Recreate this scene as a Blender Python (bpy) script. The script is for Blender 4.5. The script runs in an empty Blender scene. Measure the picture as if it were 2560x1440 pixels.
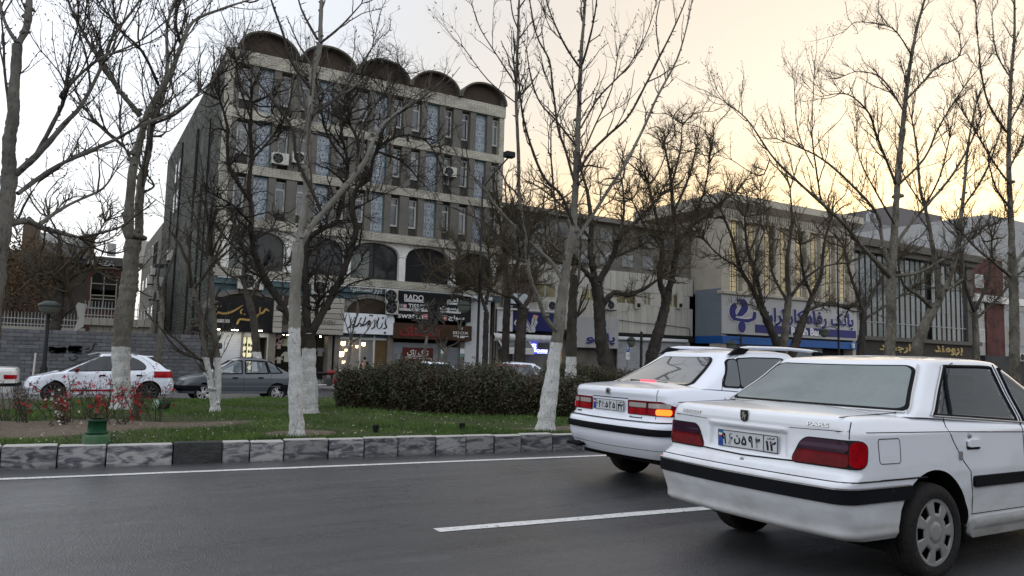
import bpy, math, random, unicodedata
import numpy as np
from mathutils import Vector, Matrix
random.seed(7)
rng = np.random.default_rng(11)
sc = bpy.context.scene
COL = sc.collection
# ------------------------------------------------------------------ camera
F = 1880.0; YAW = math.radians(59.7); PITCH = math.atan(175/1880.0); ROLL = 0.027; EYE = 1.33
_fh = Vector((math.cos(YAW), math.sin(YAW), 0)); _r0 = Vector((math.sin(YAW), -math.cos(YAW), 0)); _up = Vector((0, 0, 1))
FW = _fh*math.cos(PITCH) + _up*math.sin(PITCH)
_u0 = _up*math.cos(PITCH) - _fh*math.sin(PITCH)
CR = _r0*math.cos(ROLL) + _u0*math.sin(ROLL)
CU = -_r0*math.sin(ROLL) + _u0*math.cos(ROLL)
cam_d = bpy.data.cameras.new('camera'); cam = bpy.data.objects.new('camera', cam_d); COL.objects.link(cam)
cam_d.sensor_width = 36; cam_d.lens = 36*F/2560; cam_d.clip_end = 4000; cam_d.clip_start = 0.05
_m = Matrix((CR, CU, -FW)).transposed().to_4x4(); _m.translation = Vector((0, 0, EYE)); cam.matrix_world = _m
sc.camera = cam

def at(x, y, Y=None, Z=None, X=None):
    """photo pixel -> point of the place on a given plane"""
    d = FW + CR*((x-1280)/F) - CU*((y-720)/F)
    k = Y/d.y if Y is not None else ((Z-EYE)/d.z if Z is not None else X/d.x)
    return Vector((0, 0, EYE)) + d*k
def pxm(x, y, Y):          # pixels per metre there
    p = at(x, y, Y=Y); return F/((p-Vector((0, 0, EYE))).dot(FW))

# ------------------------------------------------------------------ world
SUN_AZ = math.radians(30); SUN_EL = math.radians(6)
SUND = Vector((math.cos(SUN_AZ)*math.cos(SUN_EL), math.sin(SUN_AZ)*math.cos(SUN_EL), math.sin(SUN_EL)))
world = bpy.data.worlds.new('World'); sc.world = world; world.use_nodes = True
nt = world.node_tree; nt.nodes.clear()
def N(t, **k):
    n = nt.nodes.new(t)
    for a, b in k.items(): setattr(n, a, b)
    return n
out = N('ShaderNodeOutputWorld')
sky = N('ShaderNodeTexSky'); sky.sky_type = 'NISHITA'; sky.sun_disc = False
sky.sun_elevation = SUN_EL; sky.sun_rotation = math.pi/2 - SUN_AZ; sky.air_density = 1.0; sky.dust_density = 1.0; sky.ozone_density = 2.0
b1 = N('ShaderNodeBackground'); b1.inputs[1].default_value = 0.05; nt.links.new(sky.outputs[0], b1.inputs[0])
tc = N('ShaderNodeTexCoord')
dot = N('ShaderNodeVectorMath', operation='DOT_PRODUCT'); dot.inputs[1].default_value = SUND
nt.links.new(tc.outputs['Generated'], dot.inputs[0])
sep = N('ShaderNodeSeparateXYZ'); nt.links.new(tc.outputs['Generated'], sep.inputs[0])
def mr(src, a, b, c=0, d=1, smooth=True):
    m = N('ShaderNodeMapRange'); m.interpolation_type = 'SMOOTHSTEP' if smooth else 'LINEAR'
    m.inputs[1].default_value = a; m.inputs[2].default_value = b; m.inputs[3].default_value = c; m.inputs[4].default_value = d
    nt.links.new(src, m.inputs[0]); return m.outputs[0]
def mixc(fac, c1, c2):
    m = N('ShaderNodeMix', data_type='RGBA')
    nt.links.new(fac, m.inputs[0]) if not isinstance(fac, float) else setattr(m.inputs[0], 'default_value', fac)
    for s, c in ((m.inputs[6], c1), (m.inputs[7], c2)):
        if isinstance(c, tuple): s.default_value = (*c, 1)
        else: nt.links.new(c, s)
    return m.outputs[2]
noi = N('ShaderNodeTexNoise'); noi.inputs['Scale'].default_value = 2.2; noi.inputs['Detail'].default_value = 5; noi.inputs['Roughness'].default_value = .55
mp = N('ShaderNodeMapping'); mp.inputs['Scale'].default_value = (1, 1, 3.2)
nt.links.new(tc.outputs['Generated'], mp.inputs[0]); nt.links.new(mp.outputs[0], noi.inputs[0])
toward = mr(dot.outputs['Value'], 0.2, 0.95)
near = mr(dot.outputs['Value'], 0.66, 0.985)
low = mr(sep.outputs['Z'], 0.42, 0.02)
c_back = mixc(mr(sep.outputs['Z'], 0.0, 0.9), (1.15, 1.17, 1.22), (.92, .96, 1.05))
c_front = mixc(low, (.50, .49, .49), (.70, .62, .54))
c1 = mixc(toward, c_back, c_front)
c2 = mixc(near, c1, (.72, .585, .42))
mul = N('ShaderNodeMath', operation='MULTIPLY'); nt.links.new(near, mul.inputs[0]); nt.links.new(mr(sep.outputs['Z'], 0.36, 0.10), mul.inputs[1])
c3 = mixc(mul.outputs[0], c2, (.98, .58, .16))
c4 = mixc(mr(noi.outputs[0], .42, .72, 0, .25), c3, (.66, .63, .61))
gnd = mixc(mr(sep.outputs['Z'], -0.02, -0.15), c4, (.10, .10, .10))
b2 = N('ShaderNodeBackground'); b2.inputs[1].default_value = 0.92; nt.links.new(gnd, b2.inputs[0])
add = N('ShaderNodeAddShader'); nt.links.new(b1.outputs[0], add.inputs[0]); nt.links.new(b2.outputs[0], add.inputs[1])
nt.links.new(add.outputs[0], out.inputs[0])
# ------------------------------------------------------------------ sun
sd = bpy.data.lights.new('sun', 'SUN'); sd.energy = 0.5; sd.angle = math.radians(10); sd.color = (1, .78, .5)
so = bpy.data.objects.new('sun', sd); COL.objects.link(so); so.rotation_euler = (-SUND).to_track_quat('-Z', 'Y').to_euler()
vs = sc.view_settings; vs.view_transform = 'Standard'; vs.look = 'None'; vs.exposure = 0.42; vs.gamma = 1.0; vs.use_curve_mapping = False
sc.cycles.max_bounces = 6; sc.cycles.diffuse_bounces = 3; sc.cycles.glossy_bounces = 3; sc.cycles.transparent_max_bounces = 12
sc.cycles.caustics_reflective = False; sc.cycles.caustics_refractive = False

# ------------------------------------------------------------------ materials
MATS = {}
def mat(name, col=(.5, .5, .5), rough=.6, metal=0, spec=.2, var=0.0, vscale=3.0, col2=None, bump=0.0, bscale=30.0, emit=None, estr=0, coat=0, rnd=0.0, stretch=None, wear=None, alpha=None):
    """one procedural material: colour varied by noise, fine bump, optional per-object variation"""
    if name in MATS: return MATS[name]
    m = bpy.data.materials.new(name); m.use_nodes = True; MATS[name] = m
    t = m.node_tree; B = t.nodes['Principled BSDF']; L = t.links.new
    B.inputs['Roughness'].default_value = rough; B.inputs['Metallic'].default_value = metal
    B.inputs['Specular IOR Level'].default_value = spec; B.inputs['Coat Weight'].default_value = coat
    B.inputs['Coat Roughness'].default_value = .05
    tc = t.nodes.new('ShaderNodeTexCoord'); src = tc.outputs['Object']
    if stretch:
        mp = t.nodes.new('ShaderNodeMapping'); mp.inputs['Scale'].default_value = stretch; L(src, mp.inputs[0]); src = mp.outputs[0]
    if rnd or True:
        oi = t.nodes.new('ShaderNodeObjectInfo')
    c2 = col2 if col2 else tuple(max(0, c*(1-var)) for c in col)
    n = t.nodes.new('ShaderNodeTexNoise'); n.inputs['Scale'].default_value = vscale; n.inputs['Detail'].default_value = 6; n.inputs['Roughness'].default_value = .65
    if rnd:
        av = t.nodes.new('ShaderNodeVectorMath'); av.operation = 'ADD'; L(src, av.inputs[0])
        sv = t.nodes.new('ShaderNodeMath'); sv.operation = 'MULTIPLY'; sv.inputs[1].default_value = 37; L(oi.outputs['Random'], sv.inputs[0]); L(sv.outputs[0], av.inputs[1]); src2 = av.outputs[0]
    else: src2 = src
    L(src2, n.inputs[0])
    r = t.nodes.new('ShaderNodeMapRange'); r.inputs[1].default_value = .32; r.inputs[2].default_value = .68; L(n.outputs[0], r.inputs[0])
    mx = t.nodes.new('ShaderNodeMix'); mx.data_type = 'RGBA'; mx.inputs[6].default_value = (*col, 1); mx.inputs[7].default_value = (*c2, 1); L(r.outputs[0], mx.inputs[0])
    o = mx.outputs[2]
    if wear:      # (colour, threshold, scale)
        n2 = t.nodes.new('ShaderNodeTexNoise'); n2.inputs['Scale'].default_value = wear[2]; n2.inputs['Detail'].default_value = 8; n2.inputs['Roughness'].default_value = .7; L(src2, n2.inputs[0])
        r2 = t.nodes.new('ShaderNodeMapRange'); r2.inputs[1].default_value = wear[1]; r2.inputs[2].default_value = wear[1]+.06; L(n2.outputs[0], r2.inputs[0])
        m2 = t.nodes.new('ShaderNodeMix'); m2.data_type = 'RGBA'; m2.inputs[7].default_value = (*wear[0], 1); L(o, m2.inputs[6]); L(r2.outputs[0], m2.inputs[0]); o = m2.outputs[2]
    if rnd:
        h = t.nodes.new('ShaderNodeHueSaturation'); mm = t.nodes.new('ShaderNodeMapRange'); mm.inputs[3].default_value = 1-rnd; mm.inputs[4].default_value = 1+rnd
        L(oi.outputs['Random'], mm.inputs[0]); L(mm.outputs[0], h.inputs['Value']); L(o, h.inputs['Color']); o = h.outputs[0]
    L(o, B.inputs['Base Color'])
    if bump:
        n3 = t.nodes.new('ShaderNodeTexNoise'); n3.inputs['Scale'].default_value = bscale; n3.inputs['Detail'].default_value = 5; L(src2, n3.inputs[0])
        bp = t.nodes.new('ShaderNodeBump'); bp.inputs['Strength'].default_value = min(1, bump); bp.inputs['Distance'].default_value = .02; L(n3.outputs[0], bp.inputs['Height']); L(bp.outputs[0], B.inputs['Normal'])
    if emit:
        B.inputs['Emission Color'].default_value = (*emit, 1); B.inputs['Emission Strength'].default_value = estr
    if alpha is not None: B.inputs['Alpha'].default_value = alpha
    return m
def brickmat(name, c1, c2, mortar, bw, bh, mort=.012, rough=.85, axis='xz', bump=.5, off=.5):
    """fine brick or tile courses on a wall too far away to build each piece"""
    if name in MATS: return MATS[name]
    m = bpy.data.materials.new(name); m.use_nodes = True; MATS[name] = m
    t = m.node_tree; B = t.nodes['Principled BSDF']; L = t.links.new; B.inputs['Roughness'].default_value = rough; B.inputs['Specular IOR Level'].default_value = .15
    tc = t.nodes.new('ShaderNodeTexCoord'); s = t.nodes.new('ShaderNodeSeparateXYZ'); L(tc.outputs['Object'], s.inputs[0])
    c = t.nodes.new('ShaderNodeCombineXYZ'); L(s.outputs['X' if axis[0] == 'x' else 'Y'], c.inputs[0]); L(s.outputs['Z'], c.inputs[1])
    b = t.nodes.new('ShaderNodeTexBrick'); L(c.outputs[0], b.inputs[0]); b.offset = off
    b.inputs['Color1'].default_value = (*c1, 1); b.inputs['Color2'].default_value = (*c2, 1); b.inputs['Mortar'].default_value = (*mortar, 1)
    b.inputs['Scale'].default_value = 1; b.inputs['Mortar Size'].default_value = mort; b.inputs['Brick Width'].default_value = bw; b.inputs['Row Height'].default_value = bh
    n = t.nodes.new('ShaderNodeTexNoise'); n.inputs['Scale'].default_value = .8; n.inputs['Detail'].default_value = 8; L(tc.outputs['Object'], n.inputs[0])
    r = t.nodes.new('ShaderNodeMapRange'); r.inputs[1].default_value = .35; r.inputs[2].default_value = .7; r.inputs[3].default_value = 1.1; r.inputs[4].default_value = .6; L(n.outputs[0], r.inputs[0])
    mu = t.nodes.new('ShaderNodeVectorMath'); mu.operation = 'SCALE'; L(b.outputs[0], mu.inputs[0]); L(r.outputs[0], mu.inputs['Scale']); L(mu.outputs[0], B.inputs['Base Color'])
    bp = t.nodes.new('ShaderNodeBump'); bp.inputs['Strength'].default_value = bump; bp.inputs['Distance'].default_value = .02; bp.invert = True; L(b.outputs['Fac'], bp.inputs['Height']); L(bp.outputs[0], B.inputs['Normal'])
    return m

# ------------------------------------------------------------------ mesh building
WM = {}
def world_of(o): return WM.get(o.name, Matrix.Identity(4))
class MB:
    def __init__(s): s.v = []; s.f = []; s.mi = []; s.sm = []
    def add(s, vs, fs, mi=0, sm=False):
        o = len(s.v); s.v.extend([tuple(p) for p in vs])
        for f in fs: s.f.append([i+o for i in f]); s.mi.append(mi); s.sm.append(sm)
        return s
    def box(s, x0, x1, y0, y1, z0, z1, mi=0):
        return s.add([(x0, y0, z0), (x1, y0, z0), (x1, y1, z0), (x0, y1, z0), (x0, y0, z1), (x1, y0, z1), (x1, y1, z1), (x0, y1, z1)],
                     [(0, 3, 2, 1), (4, 5, 6, 7), (0, 1, 5, 4), (1, 2, 6, 5), (2, 3, 7, 6), (3, 0, 4, 7)], mi)
    def bbox(s, x0, x1, y0, y1, z0, z1, b=.01, mi=0):
        """box with chamfered vertical and horizontal edges"""
        V = []
        for (z, d) in ((z0, b), (z0+b, 0), (z1-b, 0), (z1, b)):
            for (x, y) in ((x0+d+b, y0+d), (x1-d-b, y0+d), (x1-d, y0+d+b), (x1-d, y1-d-b), (x1-d-b, y1-d), (x0+d+b, y1-d), (x0+d, y1-d-b), (x0+d, y0+d+b)): V.append((x, y, z))
        fs = [tuple(range(7, -1, -1)), tuple(range(24, 32))]
        for r in range(3):
            for i in range(8): j = (i+1) % 8; fs.append((r*8+i, r*8+j, r*8+8+j, r*8+8+i))
        return s.add(V, fs, mi)
    def prism(s, poly, y0, y1, mi=0, fn=None):
        """polygon in (x,z) run from y0 (front) to y1; counter-clockwise seen from -Y"""
        n = len(poly); fn = fn or (lambda a, d, b: (a, d, b))
        V = [fn(a, y0, b) for a, b in poly]+[fn(a, y1, b) for a, b in poly]
        fs = [tuple(range(n)), tuple(range(2*n-1, n-1, -1))]+[(i, i+n, (i+1) % n+n, (i+1) % n) for i in range(n)]
        return s.add(V, fs, mi)
    def prismx(s, poly, x0, x1, mi=0):
        """polygon in (y,z) run along x"""
        n = len(poly)
        V = [(x0, a, b) for a, b in poly]+[(x1, a, b) for a, b in poly]
        return s.add(V, [tuple(range(n)), tuple(range(2*n-1, n-1, -1))]+[(i, i+n, (i+1) % n+n, (i+1) % n) for i in range(n)], mi)
    def tube(s, pts, rad, n=8, mi=0, cap=True, sm=True):
        pts = [Vector(p) for p in pts]; k = len(pts)
        if not hasattr(rad, '__len__'): rad = [rad]*k
        V = []; T = None; A = None
        for i in range(k):
            t = (pts[min(i+1, k-1)]-pts[max(i-1, 0)])
            if t.length < 1e-9: t = Vector((0, 0, 1))
            t.normalize()
            if A is None:
                A = t.orthogonal().normalized()
            else:
                A = (A-t*A.dot(t));
                A = A.normalized() if A.length > 1e-6 else t.orthogonal().normalized()
            Bv = t.cross(A)
            for j in range(n):
                a = 2*math.pi*j/n; V.append(pts[i]+(A*math.cos(a)+Bv*math.sin(a))*rad[i])
        fs = [(i*n+j, i*n+(j+1) % n, (i+1)*n+(j+1) % n, (i+1)*n+j) for i in range(k-1) for j in range(n)]
        s.add(V, fs, mi, sm)
        if cap:
            s.add(V[:n], [tuple(range(n-1, -1, -1))], mi); s.add(V[-n:], [tuple(range(n))], mi)
        return s
    def grid(s, fn, nu, nv, mi=0, sm=True, flip=False):
        V = [fn(i/nu, j/nv) for j in range(nv+1) for i in range(nu+1)]
        w = nu+1; fs = [(j*w+i, j*w+i+1, (j+1)*w+i+1, (j+1)*w+i) for j in range(nv) for i in range(nu)]
        if flip: fs = [f[::-1] for f in fs]
        return s.add(V, fs, mi, sm)
    def lathe(s, prof, c=(0, 0, 0), axis='z', n=24, mi=0, sm=True):
        """profile of (radius, height)"""
        V = []
        for r, h in prof:
            for j in range(n):
                a = 2*math.pi*j/n; x, y = r*math.cos(a), r*math.sin(a)
                p = (x, y, h) if axis == 'z' else ((x, h, y) if axis == 'y' else (h, x, y))
                V.append((p[0]+c[0], p[1]+c[1], p[2]+c[2]))
        fs = [(i*n+j, i*n+(j+1) % n, (i+1)*n+(j+1) % n, (i+1)*n+j) for i in range(len(prof)-1) for j in range(n)]
        if axis == 'y': fs = [f[::-1] for f in fs]
        return s.add(V, fs, mi, sm)
    def mesh(s, name, mats):
        me = bpy.data.meshes.new(name); me.from_pydata(s.v, [], s.f)
        if not isinstance(mats, (list, tuple)): mats = [mats]
        for m in mats: me.materials.append(m)
        if len(mats) > 1: me.polygons.foreach_set('material_index', s.mi)
        me.polygons.foreach_set('use_smooth', s.sm); me.update()
        return me
    def make(s, name, mats, parent=None, local=False, label=None):
        return link(name, s.mesh(name, mats), parent, local, label)
def link(name, me, parent=None, local=False, label=None, loc=None, rot=None):
    o = bpy.data.objects.new(name, me); COL.objects.link(o)
    if loc is not None: o.location = loc
    if rot is not None: o.rotation_euler = rot
    if parent is not None:
        o.parent = parent
        if local: WM[o.name] = world_of(parent) @ o.matrix_basis
        else: o.matrix_parent_inverse = world_of(parent).inverted(); WM[o.name] = o.matrix_basis.copy()
    else: WM[o.name] = Matrix.LocRotScale(o.location, o.rotation_euler, None)
    if label: o['label'] = label
    return o
def tag(o, label, cat, group=None):
    o['label'] = label; o['category'] = cat
    if group: o['group'] = group
    return o
def kind(o, k, label=None):
    o['kind'] = k
    if label: o['label'] = label
    return o
def thing(name, label, cat, loc=(0, 0, 0), rz=0, group=None):
    o = bpy.data.objects.new(name, None); COL.objects.link(o); o.empty_display_size = .3
    o.location = loc; o.rotation_euler = (0, 0, rz); tag(o, label, cat, group)
    WM[o.name] = Matrix.Translation(loc) @ Matrix.Rotation(rz, 4, 'Z')
    return o
def copy_tree(o, parent=None):
    c = o.copy(); COL.objects.link(c)
    if parent is not None: c.parent = parent
    WM[c.name] = world_of(o)
    for ch in list(o.children): copy_tree(ch, c)
    return c
# ------------------------------------------------------------------ writing
_forms = {}
for cp in list(range(0xFB50, 0xFE00))+list(range(0xFE70, 0xFF00)):
    d = unicodedata.decomposition(chr(cp)).split()
    if len(d) == 2 and d[0] in ('<initial>', '<medial>', '<final>', '<isolated>'): _forms.setdefault(chr(int(d[1], 16)), {})[d[0][1:-1]] = chr(cp)
def shape(s):
    """join Arabic-script letters and put them in visual order"""
    o = []
    joins = lambda c: c in _forms and 'initial' in _forms[c]
    for i, c in enumerate(s):
        if c not in _forms: o.append(c); continue
        p = i > 0 and joins(s[i-1]); nx = i+1 < len(s) and s[i+1] in _forms and joins(c) and ('final' in _forms[s[i+1]])
        k = 'medial' if p and nx else 'final' if p else 'initial' if nx else 'isolated'
        o.append(_forms[c].get(k, _forms[c].get('isolated', c)))
    return ''.join(reversed(o))
def text_geo(body, w, h, depth=.02, bold=0.0, shear=0.0, arabic=False, keep=False):
    """lettering as geometry in x (right), z (up), front face at y=0 going to +y"""
    c = bpy.data.curves.new('lettering', 'FONT'); c.body = shape(body) if arabic else body; c.size = 1; c.extrude = .5; c.offset = bold; c.shear = shear
    c.resolution_u = 3
    o = bpy.data.objects.new('lettering', c); COL.objects.link(o)
    dg = bpy.context.evaluated_depsgraph_get(); me = bpy.data.meshes.new_from_object(o.evaluated_get(dg))
    vs = np.empty(len(me.vertices)*3); me.vertices.foreach_get('co', vs); vs = vs.reshape(-1, 3)
    fs = [tuple(p.vertices) for p in me.polygons]
    bpy.data.objects.remove(o); bpy.data.curves.remove(c); bpy.data.meshes.remove(me)
    mn, mx = vs.min(0), vs.max(0); sx = w/(mx[0]-mn[0]); sz = h/(mx[1]-mn[1])
    if keep: sx = sz = min(sx, sz)
    X = (vs[:, 0]-(mn[0]+mx[0])/2)*sx; Z = (vs[:, 1]-(mn[1]+mx[1])/2)*sz; Yv = (0.5-vs[:, 2])*depth
    return np.stack([X, Yv, Z], 1), fs
def text(name, body, cx, cz, Y, w, h, m, parent, depth=.03, **k):
    """lettering on a wall facing -Y, centred at (cx, cz), back on plane Y"""
    V, fs = text_geo(body, w, h, depth, **k)
    mb = MB(); mb.add(V+np.array([cx, Y-depth, cz]), fs)
    return mb.make(name, m, parent)
def ptext(name, body, x0, y0, x1, y1, Y, m, parent, **k):
    """same, its box given by the photo's corners of the sign plane"""
    a = at(x0, y0, Y=Y); b = at(x1, y1, Y=Y); t = at((x0+x1)/2, (y0+y1)/2, Y=Y)
    w = b.x-a.x; h = k.pop('hh', None) or abs(y1-y0)/pxm((x0+x1)/2, (y0+y1)/2, Y)
    return text(name, body, t.x, t.z, Y, w, h, m, parent, **k)
def stroke_poly(pts, wid, n=6):
    """brush stroke: Catmull-Rom through (x,z) points with half widths -> closed polygon"""
    P_ = [Vector(p) for p in pts]; W_ = list(wid); q = [P_[0]]+P_+[P_[-1]]; ww = [W_[0]]+W_+[W_[-1]]; c = []
    for i in range(1, len(q)-2):
        for j in range(n+(i == len(q)-3)):
            t = j/n; a, b, d, e = q[i-1], q[i], q[i+1], q[i+2]
            p = 0.5*((2*b)+(d-a)*t+(2*a-5*b+4*d-e)*t*t+(3*b-a-3*d+e)*t**3); c.append((p, ww[i]*(1-t)+ww[i+1]*t))
    L_, R_ = [], []
    for i, (p, w) in enumerate(c):
        t = c[min(i+1, len(c)-1)][0]-c[max(i-1, 0)][0]; t = t.normalized() if t.length else Vector((1, 0)); nn = Vector((-t.y, t.x))
        L_.append(p+nn*w); R_.append(p-nn*w)
    return L_, R_
def stroke(mb, pts, wid, Y, depth=.04, mi=0, n=6):
    L_, R_ = stroke_poly(pts, wid, n); k = len(L_)
    V = [(p.x, Y-depth, p.y) for p in L_]+[(p.x, Y-depth, p.y) for p in R_]+[(p.x, Y, p.y) for p in L_]+[(p.x, Y, p.y) for p in R_]
    fs = []
    for i in range(k-1):
        fs += [(k+i, k+i+1, i+1, i), (i, i+1, 2*k+i+1, 2*k+i), (3*k+i, 3*k+i+1, k+i+1, k+i)]
    fs += [(0, 2*k, 3*k, k), (k-1, 2*k-1, 4*k-1, 3*k-1)]
    mb.add(V, fs, mi)
# ------------------------------------------------------------------ ground, roads, median
def asphalt(name, c=(.075, .075, .077), c2=(.052, .052, .054), r0=.24, r1=.5):
    m = bpy.data.materials.new(name); m.use_nodes = True; t = m.node_tree; B = t.nodes['Principled BSDF']; L = t.links.new
    tc = t.nodes.new('ShaderNodeTexCoord')
    def noise(scale, det=5, rough=.6, st=None):
        n = t.nodes.new('ShaderNodeTexNoise'); n.inputs['Scale'].default_value = scale; n.inputs['Detail'].default_value = det; n.inputs['Roughness'].default_value = rough
        s = tc.outputs['Object']
        if st: mp = t.nodes.new('ShaderNodeMapping'); mp.inputs['Scale'].default_value = st; L(s, mp.inputs[0]); s = mp.outputs[0]
        L(s, n.inputs[0]); return n.outputs[0]
    def rng_(s, a, b, c_=0, d=1):
        r = t.nodes.new('ShaderNodeMapRange'); r.inputs[1].default_value = a; r.inputs[2].default_value = b; r.inputs[3].default_value = c_; r.inputs[4].default_value = d; L(s, r.inputs[0]); return r.outputs[0]
    def mix(f, a, b):
        x = t.nodes.new('ShaderNodeMix'); x.data_type = 'RGBA'; L(f, x.inputs[0])
        for sck, v in ((x.inputs[6], a), (x.inputs[7], b)):
            if isinstance(v, tuple): sck.default_value = (*v, 1)
            else: L(v, sck)
        return x.outputs[2]
    big = noise(.35, 4, .5, (.35, 1.6, 1)); fine = noise(160, 2, .7); agg = t.nodes.new('ShaderNodeTexVoronoi'); agg.inputs['Scale'].default_value = 90; L(tc.outputs['Object'], agg.inputs[0])
    base = mix(rng_(big, .35, .65), c, c2)
    base = mix(rng_(fine, .58, .75), base, (.13, .125, .12))
    base = mix(rng_(noise(6, 6, .7), .62, .72, 0, .5), base, (.022, .022, .022))
    base = mix(rng_(noise(1, 6, .6, (.12, 4.5, 1)), .50, .66, 0, .45), base, tuple(v*.55 for v in c)); base = mix(rng_(noise(1.0, 8, .75, (.5, 1.2, 1)), .60, .64, 0, .35), base, tuple(v*1.5 for v in c))
    L(base, B.inputs['Base Color'])
    L(rng_(noise(1.1, 5, .6, (.5, 2, 1)), .35, .7, r0, r1), B.inputs['Roughness'])
    bp = t.nodes.new('ShaderNodeBump'); bp.inputs['Strength'].default_value = .55; bp.inputs['Distance'].default_value = .006; L(agg.outputs[0], bp.inputs['Height'])
    bp2 = t.nodes.new('ShaderNodeBump'); bp2.inputs['Strength'].default_value = .35; bp2.inputs['Distance'].default_value = .05; L(noise(2.5, 3), bp2.inputs['Height']); L(bp.outputs[0], bp2.inputs['Normal']); L(bp2.outputs[0], B.inputs['Normal'])
    return m
M_asph = asphalt('asphalt near'); M_asph2 = asphalt('asphalt far', (.06, .06, .062), (.045, .045, .047), .35, .55)
M_line = mat('road paint', (.72, .72, .70), .55, var=.3, vscale=20, wear=((.10, .10, .10), .57, 24), bump=.3, bscale=90)
SL = -.070                                   # the carriageway runs slightly off the house line
def rd(X, Y, z=0.0): return (X, Y+SL*(X-3.0), z)
def rd_quad(mb, x0, x1, y0, y1, z, n=1):
    for i in range(n):
        a = x0+(x1-x0)*i/n; b = x0+(x1-x0)*(i+1)/n
        mb.add([rd(a, y0, z), rd(b, y0, z), rd(b, y1, z), rd(a, y1, z)], [(0, 1, 2, 3)])
    return mb
kind(MB().add([(-900, -900, -.62), (900, -900, -.62), (900, 1500, -.62), (-900, 1500, -.62)], [(0, 1, 2, 3)]).make('ground', mat('far ground', (.12, .115, .10), .9, var=.3, vscale=.1)), 'structure')
kind(rd_quad(MB(), -90, 140, -8, 9.52, 0).make('road', M_asph), 'structure')
o = rd_quad(MB(), -90, 140, -12, -8, .12); kind(o.make('pavement_near', mat('paving', (.25, .24, .23), .8, var=.3)), 'structure')
KY = 9.45                                     # kerb face
# painted lines (sheets 4 mm above the road)
def tape(x0, x1, y, w, z):
    mb = MB(); n = max(2, int((x1-x0)*3)); rr = random.Random(3); up, lo = [], []
    for i in range(n+1):
        x = x0+(x1-x0)*i/n; up.append(rd(x, y+w/2+rr.uniform(-.010, .010), z)); lo.append(rd(x, y-w/2+rr.uniform(-.006, .006), z))
    mb.add(lo+up, [(i, i+1, n+2+i, n+1+i) for i in range(n)]); return mb
kind(tape(-60, 90, 8.83, .11, .004).make('edge_line', M_line), 'structure')
for i, x0 in enumerate((-6.2-9, -6.2, 2.52, 11.5, 20.5, 29.5)):
    kind(tape(x0, x0+3.6 if i != 2 else x0+3.9, 5.33, .13, .004).make('lane_line', M_line), 'structure')
# median body: one grassed sheet that falls towards the far carriageway
def med_z(X, Y):
    t = (Y-SL*(X-3)-9.6)/14.6; t = min(max(t, 0), 1)
    z = .235-.36*t**1.3
    return z+.035*math.sin(X*.9+Y*.5)*math.sin(Y*1.3)*min(1, t*6)+.02*math.sin(X*2.7)*min(1, t*8)
def med_fn(u, v): X = -40+130*u; Y = 9.62+14.7*v; p = rd(X, Y); return (p[0], p[1], med_z(p[0], p[1]))
M_soil = mat('lawn soil', (.035, .05, .018), .95, var=.5, vscale=6, col2=(.06, .05, .03), bump=.8, bscale=25)
kind(MB().grid(med_fn, 260, 60).make('lawn', M_soil), 'structure')
# bare flower bed soil and tree pits: thin mounds on the lawn
M_bed = mat('bare earth', (.16, .125, .095), .95, var=.45, vscale=12, bump=1, bscale=40)
def blob(cx, cy, rx, ry, h=.03, seed=0):
    rr = random.Random(seed); ph = [rr.uniform(0, 6.28) for _ in range(5)]
    def rad(a): return 1+.12*math.sin(3*a+ph[0])+.07*math.sin(7*a+ph[1])+.05*math.sin(13*a+ph[2])
    V = [(cx, cy, med_z(cx, cy)+h)]; n = 72; fs = []
    for k, s in enumerate((.5, .85, 1.0)):
        for j in range(n):
            a = 2*math.pi*j/n; x = cx+rx*s*rad(a)*math.cos(a); y = cy+ry*s*rad(a)*math.sin(a)
            V.append((x, y, med_z(x, y)+(h*(1-s*.6) if k < 2 else -.02)))
    for j in range(n): fs.append((0, 1+j, 1+(j+1) % n))
    for k in range(2):
        for j in range(n): fs.append((1+k*n+j, 1+(k+1)*n+j, 1+(k+1)*n+(j+1) % n, 1+k*n+(j+1) % n))
    return MB().add(V, fs, 0, True)
kind(blob(-.15, 12.6, 2.7, 1.6, .03, 1).make('flower_bed', M_bed), 'structure')
kind(blob(2.75, 10.25, .55, .4, .02, 2).make('tree_pit', M_bed), 'structure')
kind(blob(6.7, 10.2, .8, .45, .02, 3).make('tree_pit', M_bed), 'structure')
kind(blob(-2.2, 13.2, 1.2, 1.5, .03, 4).make('flower_bed', M_bed), 'structure')
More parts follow.
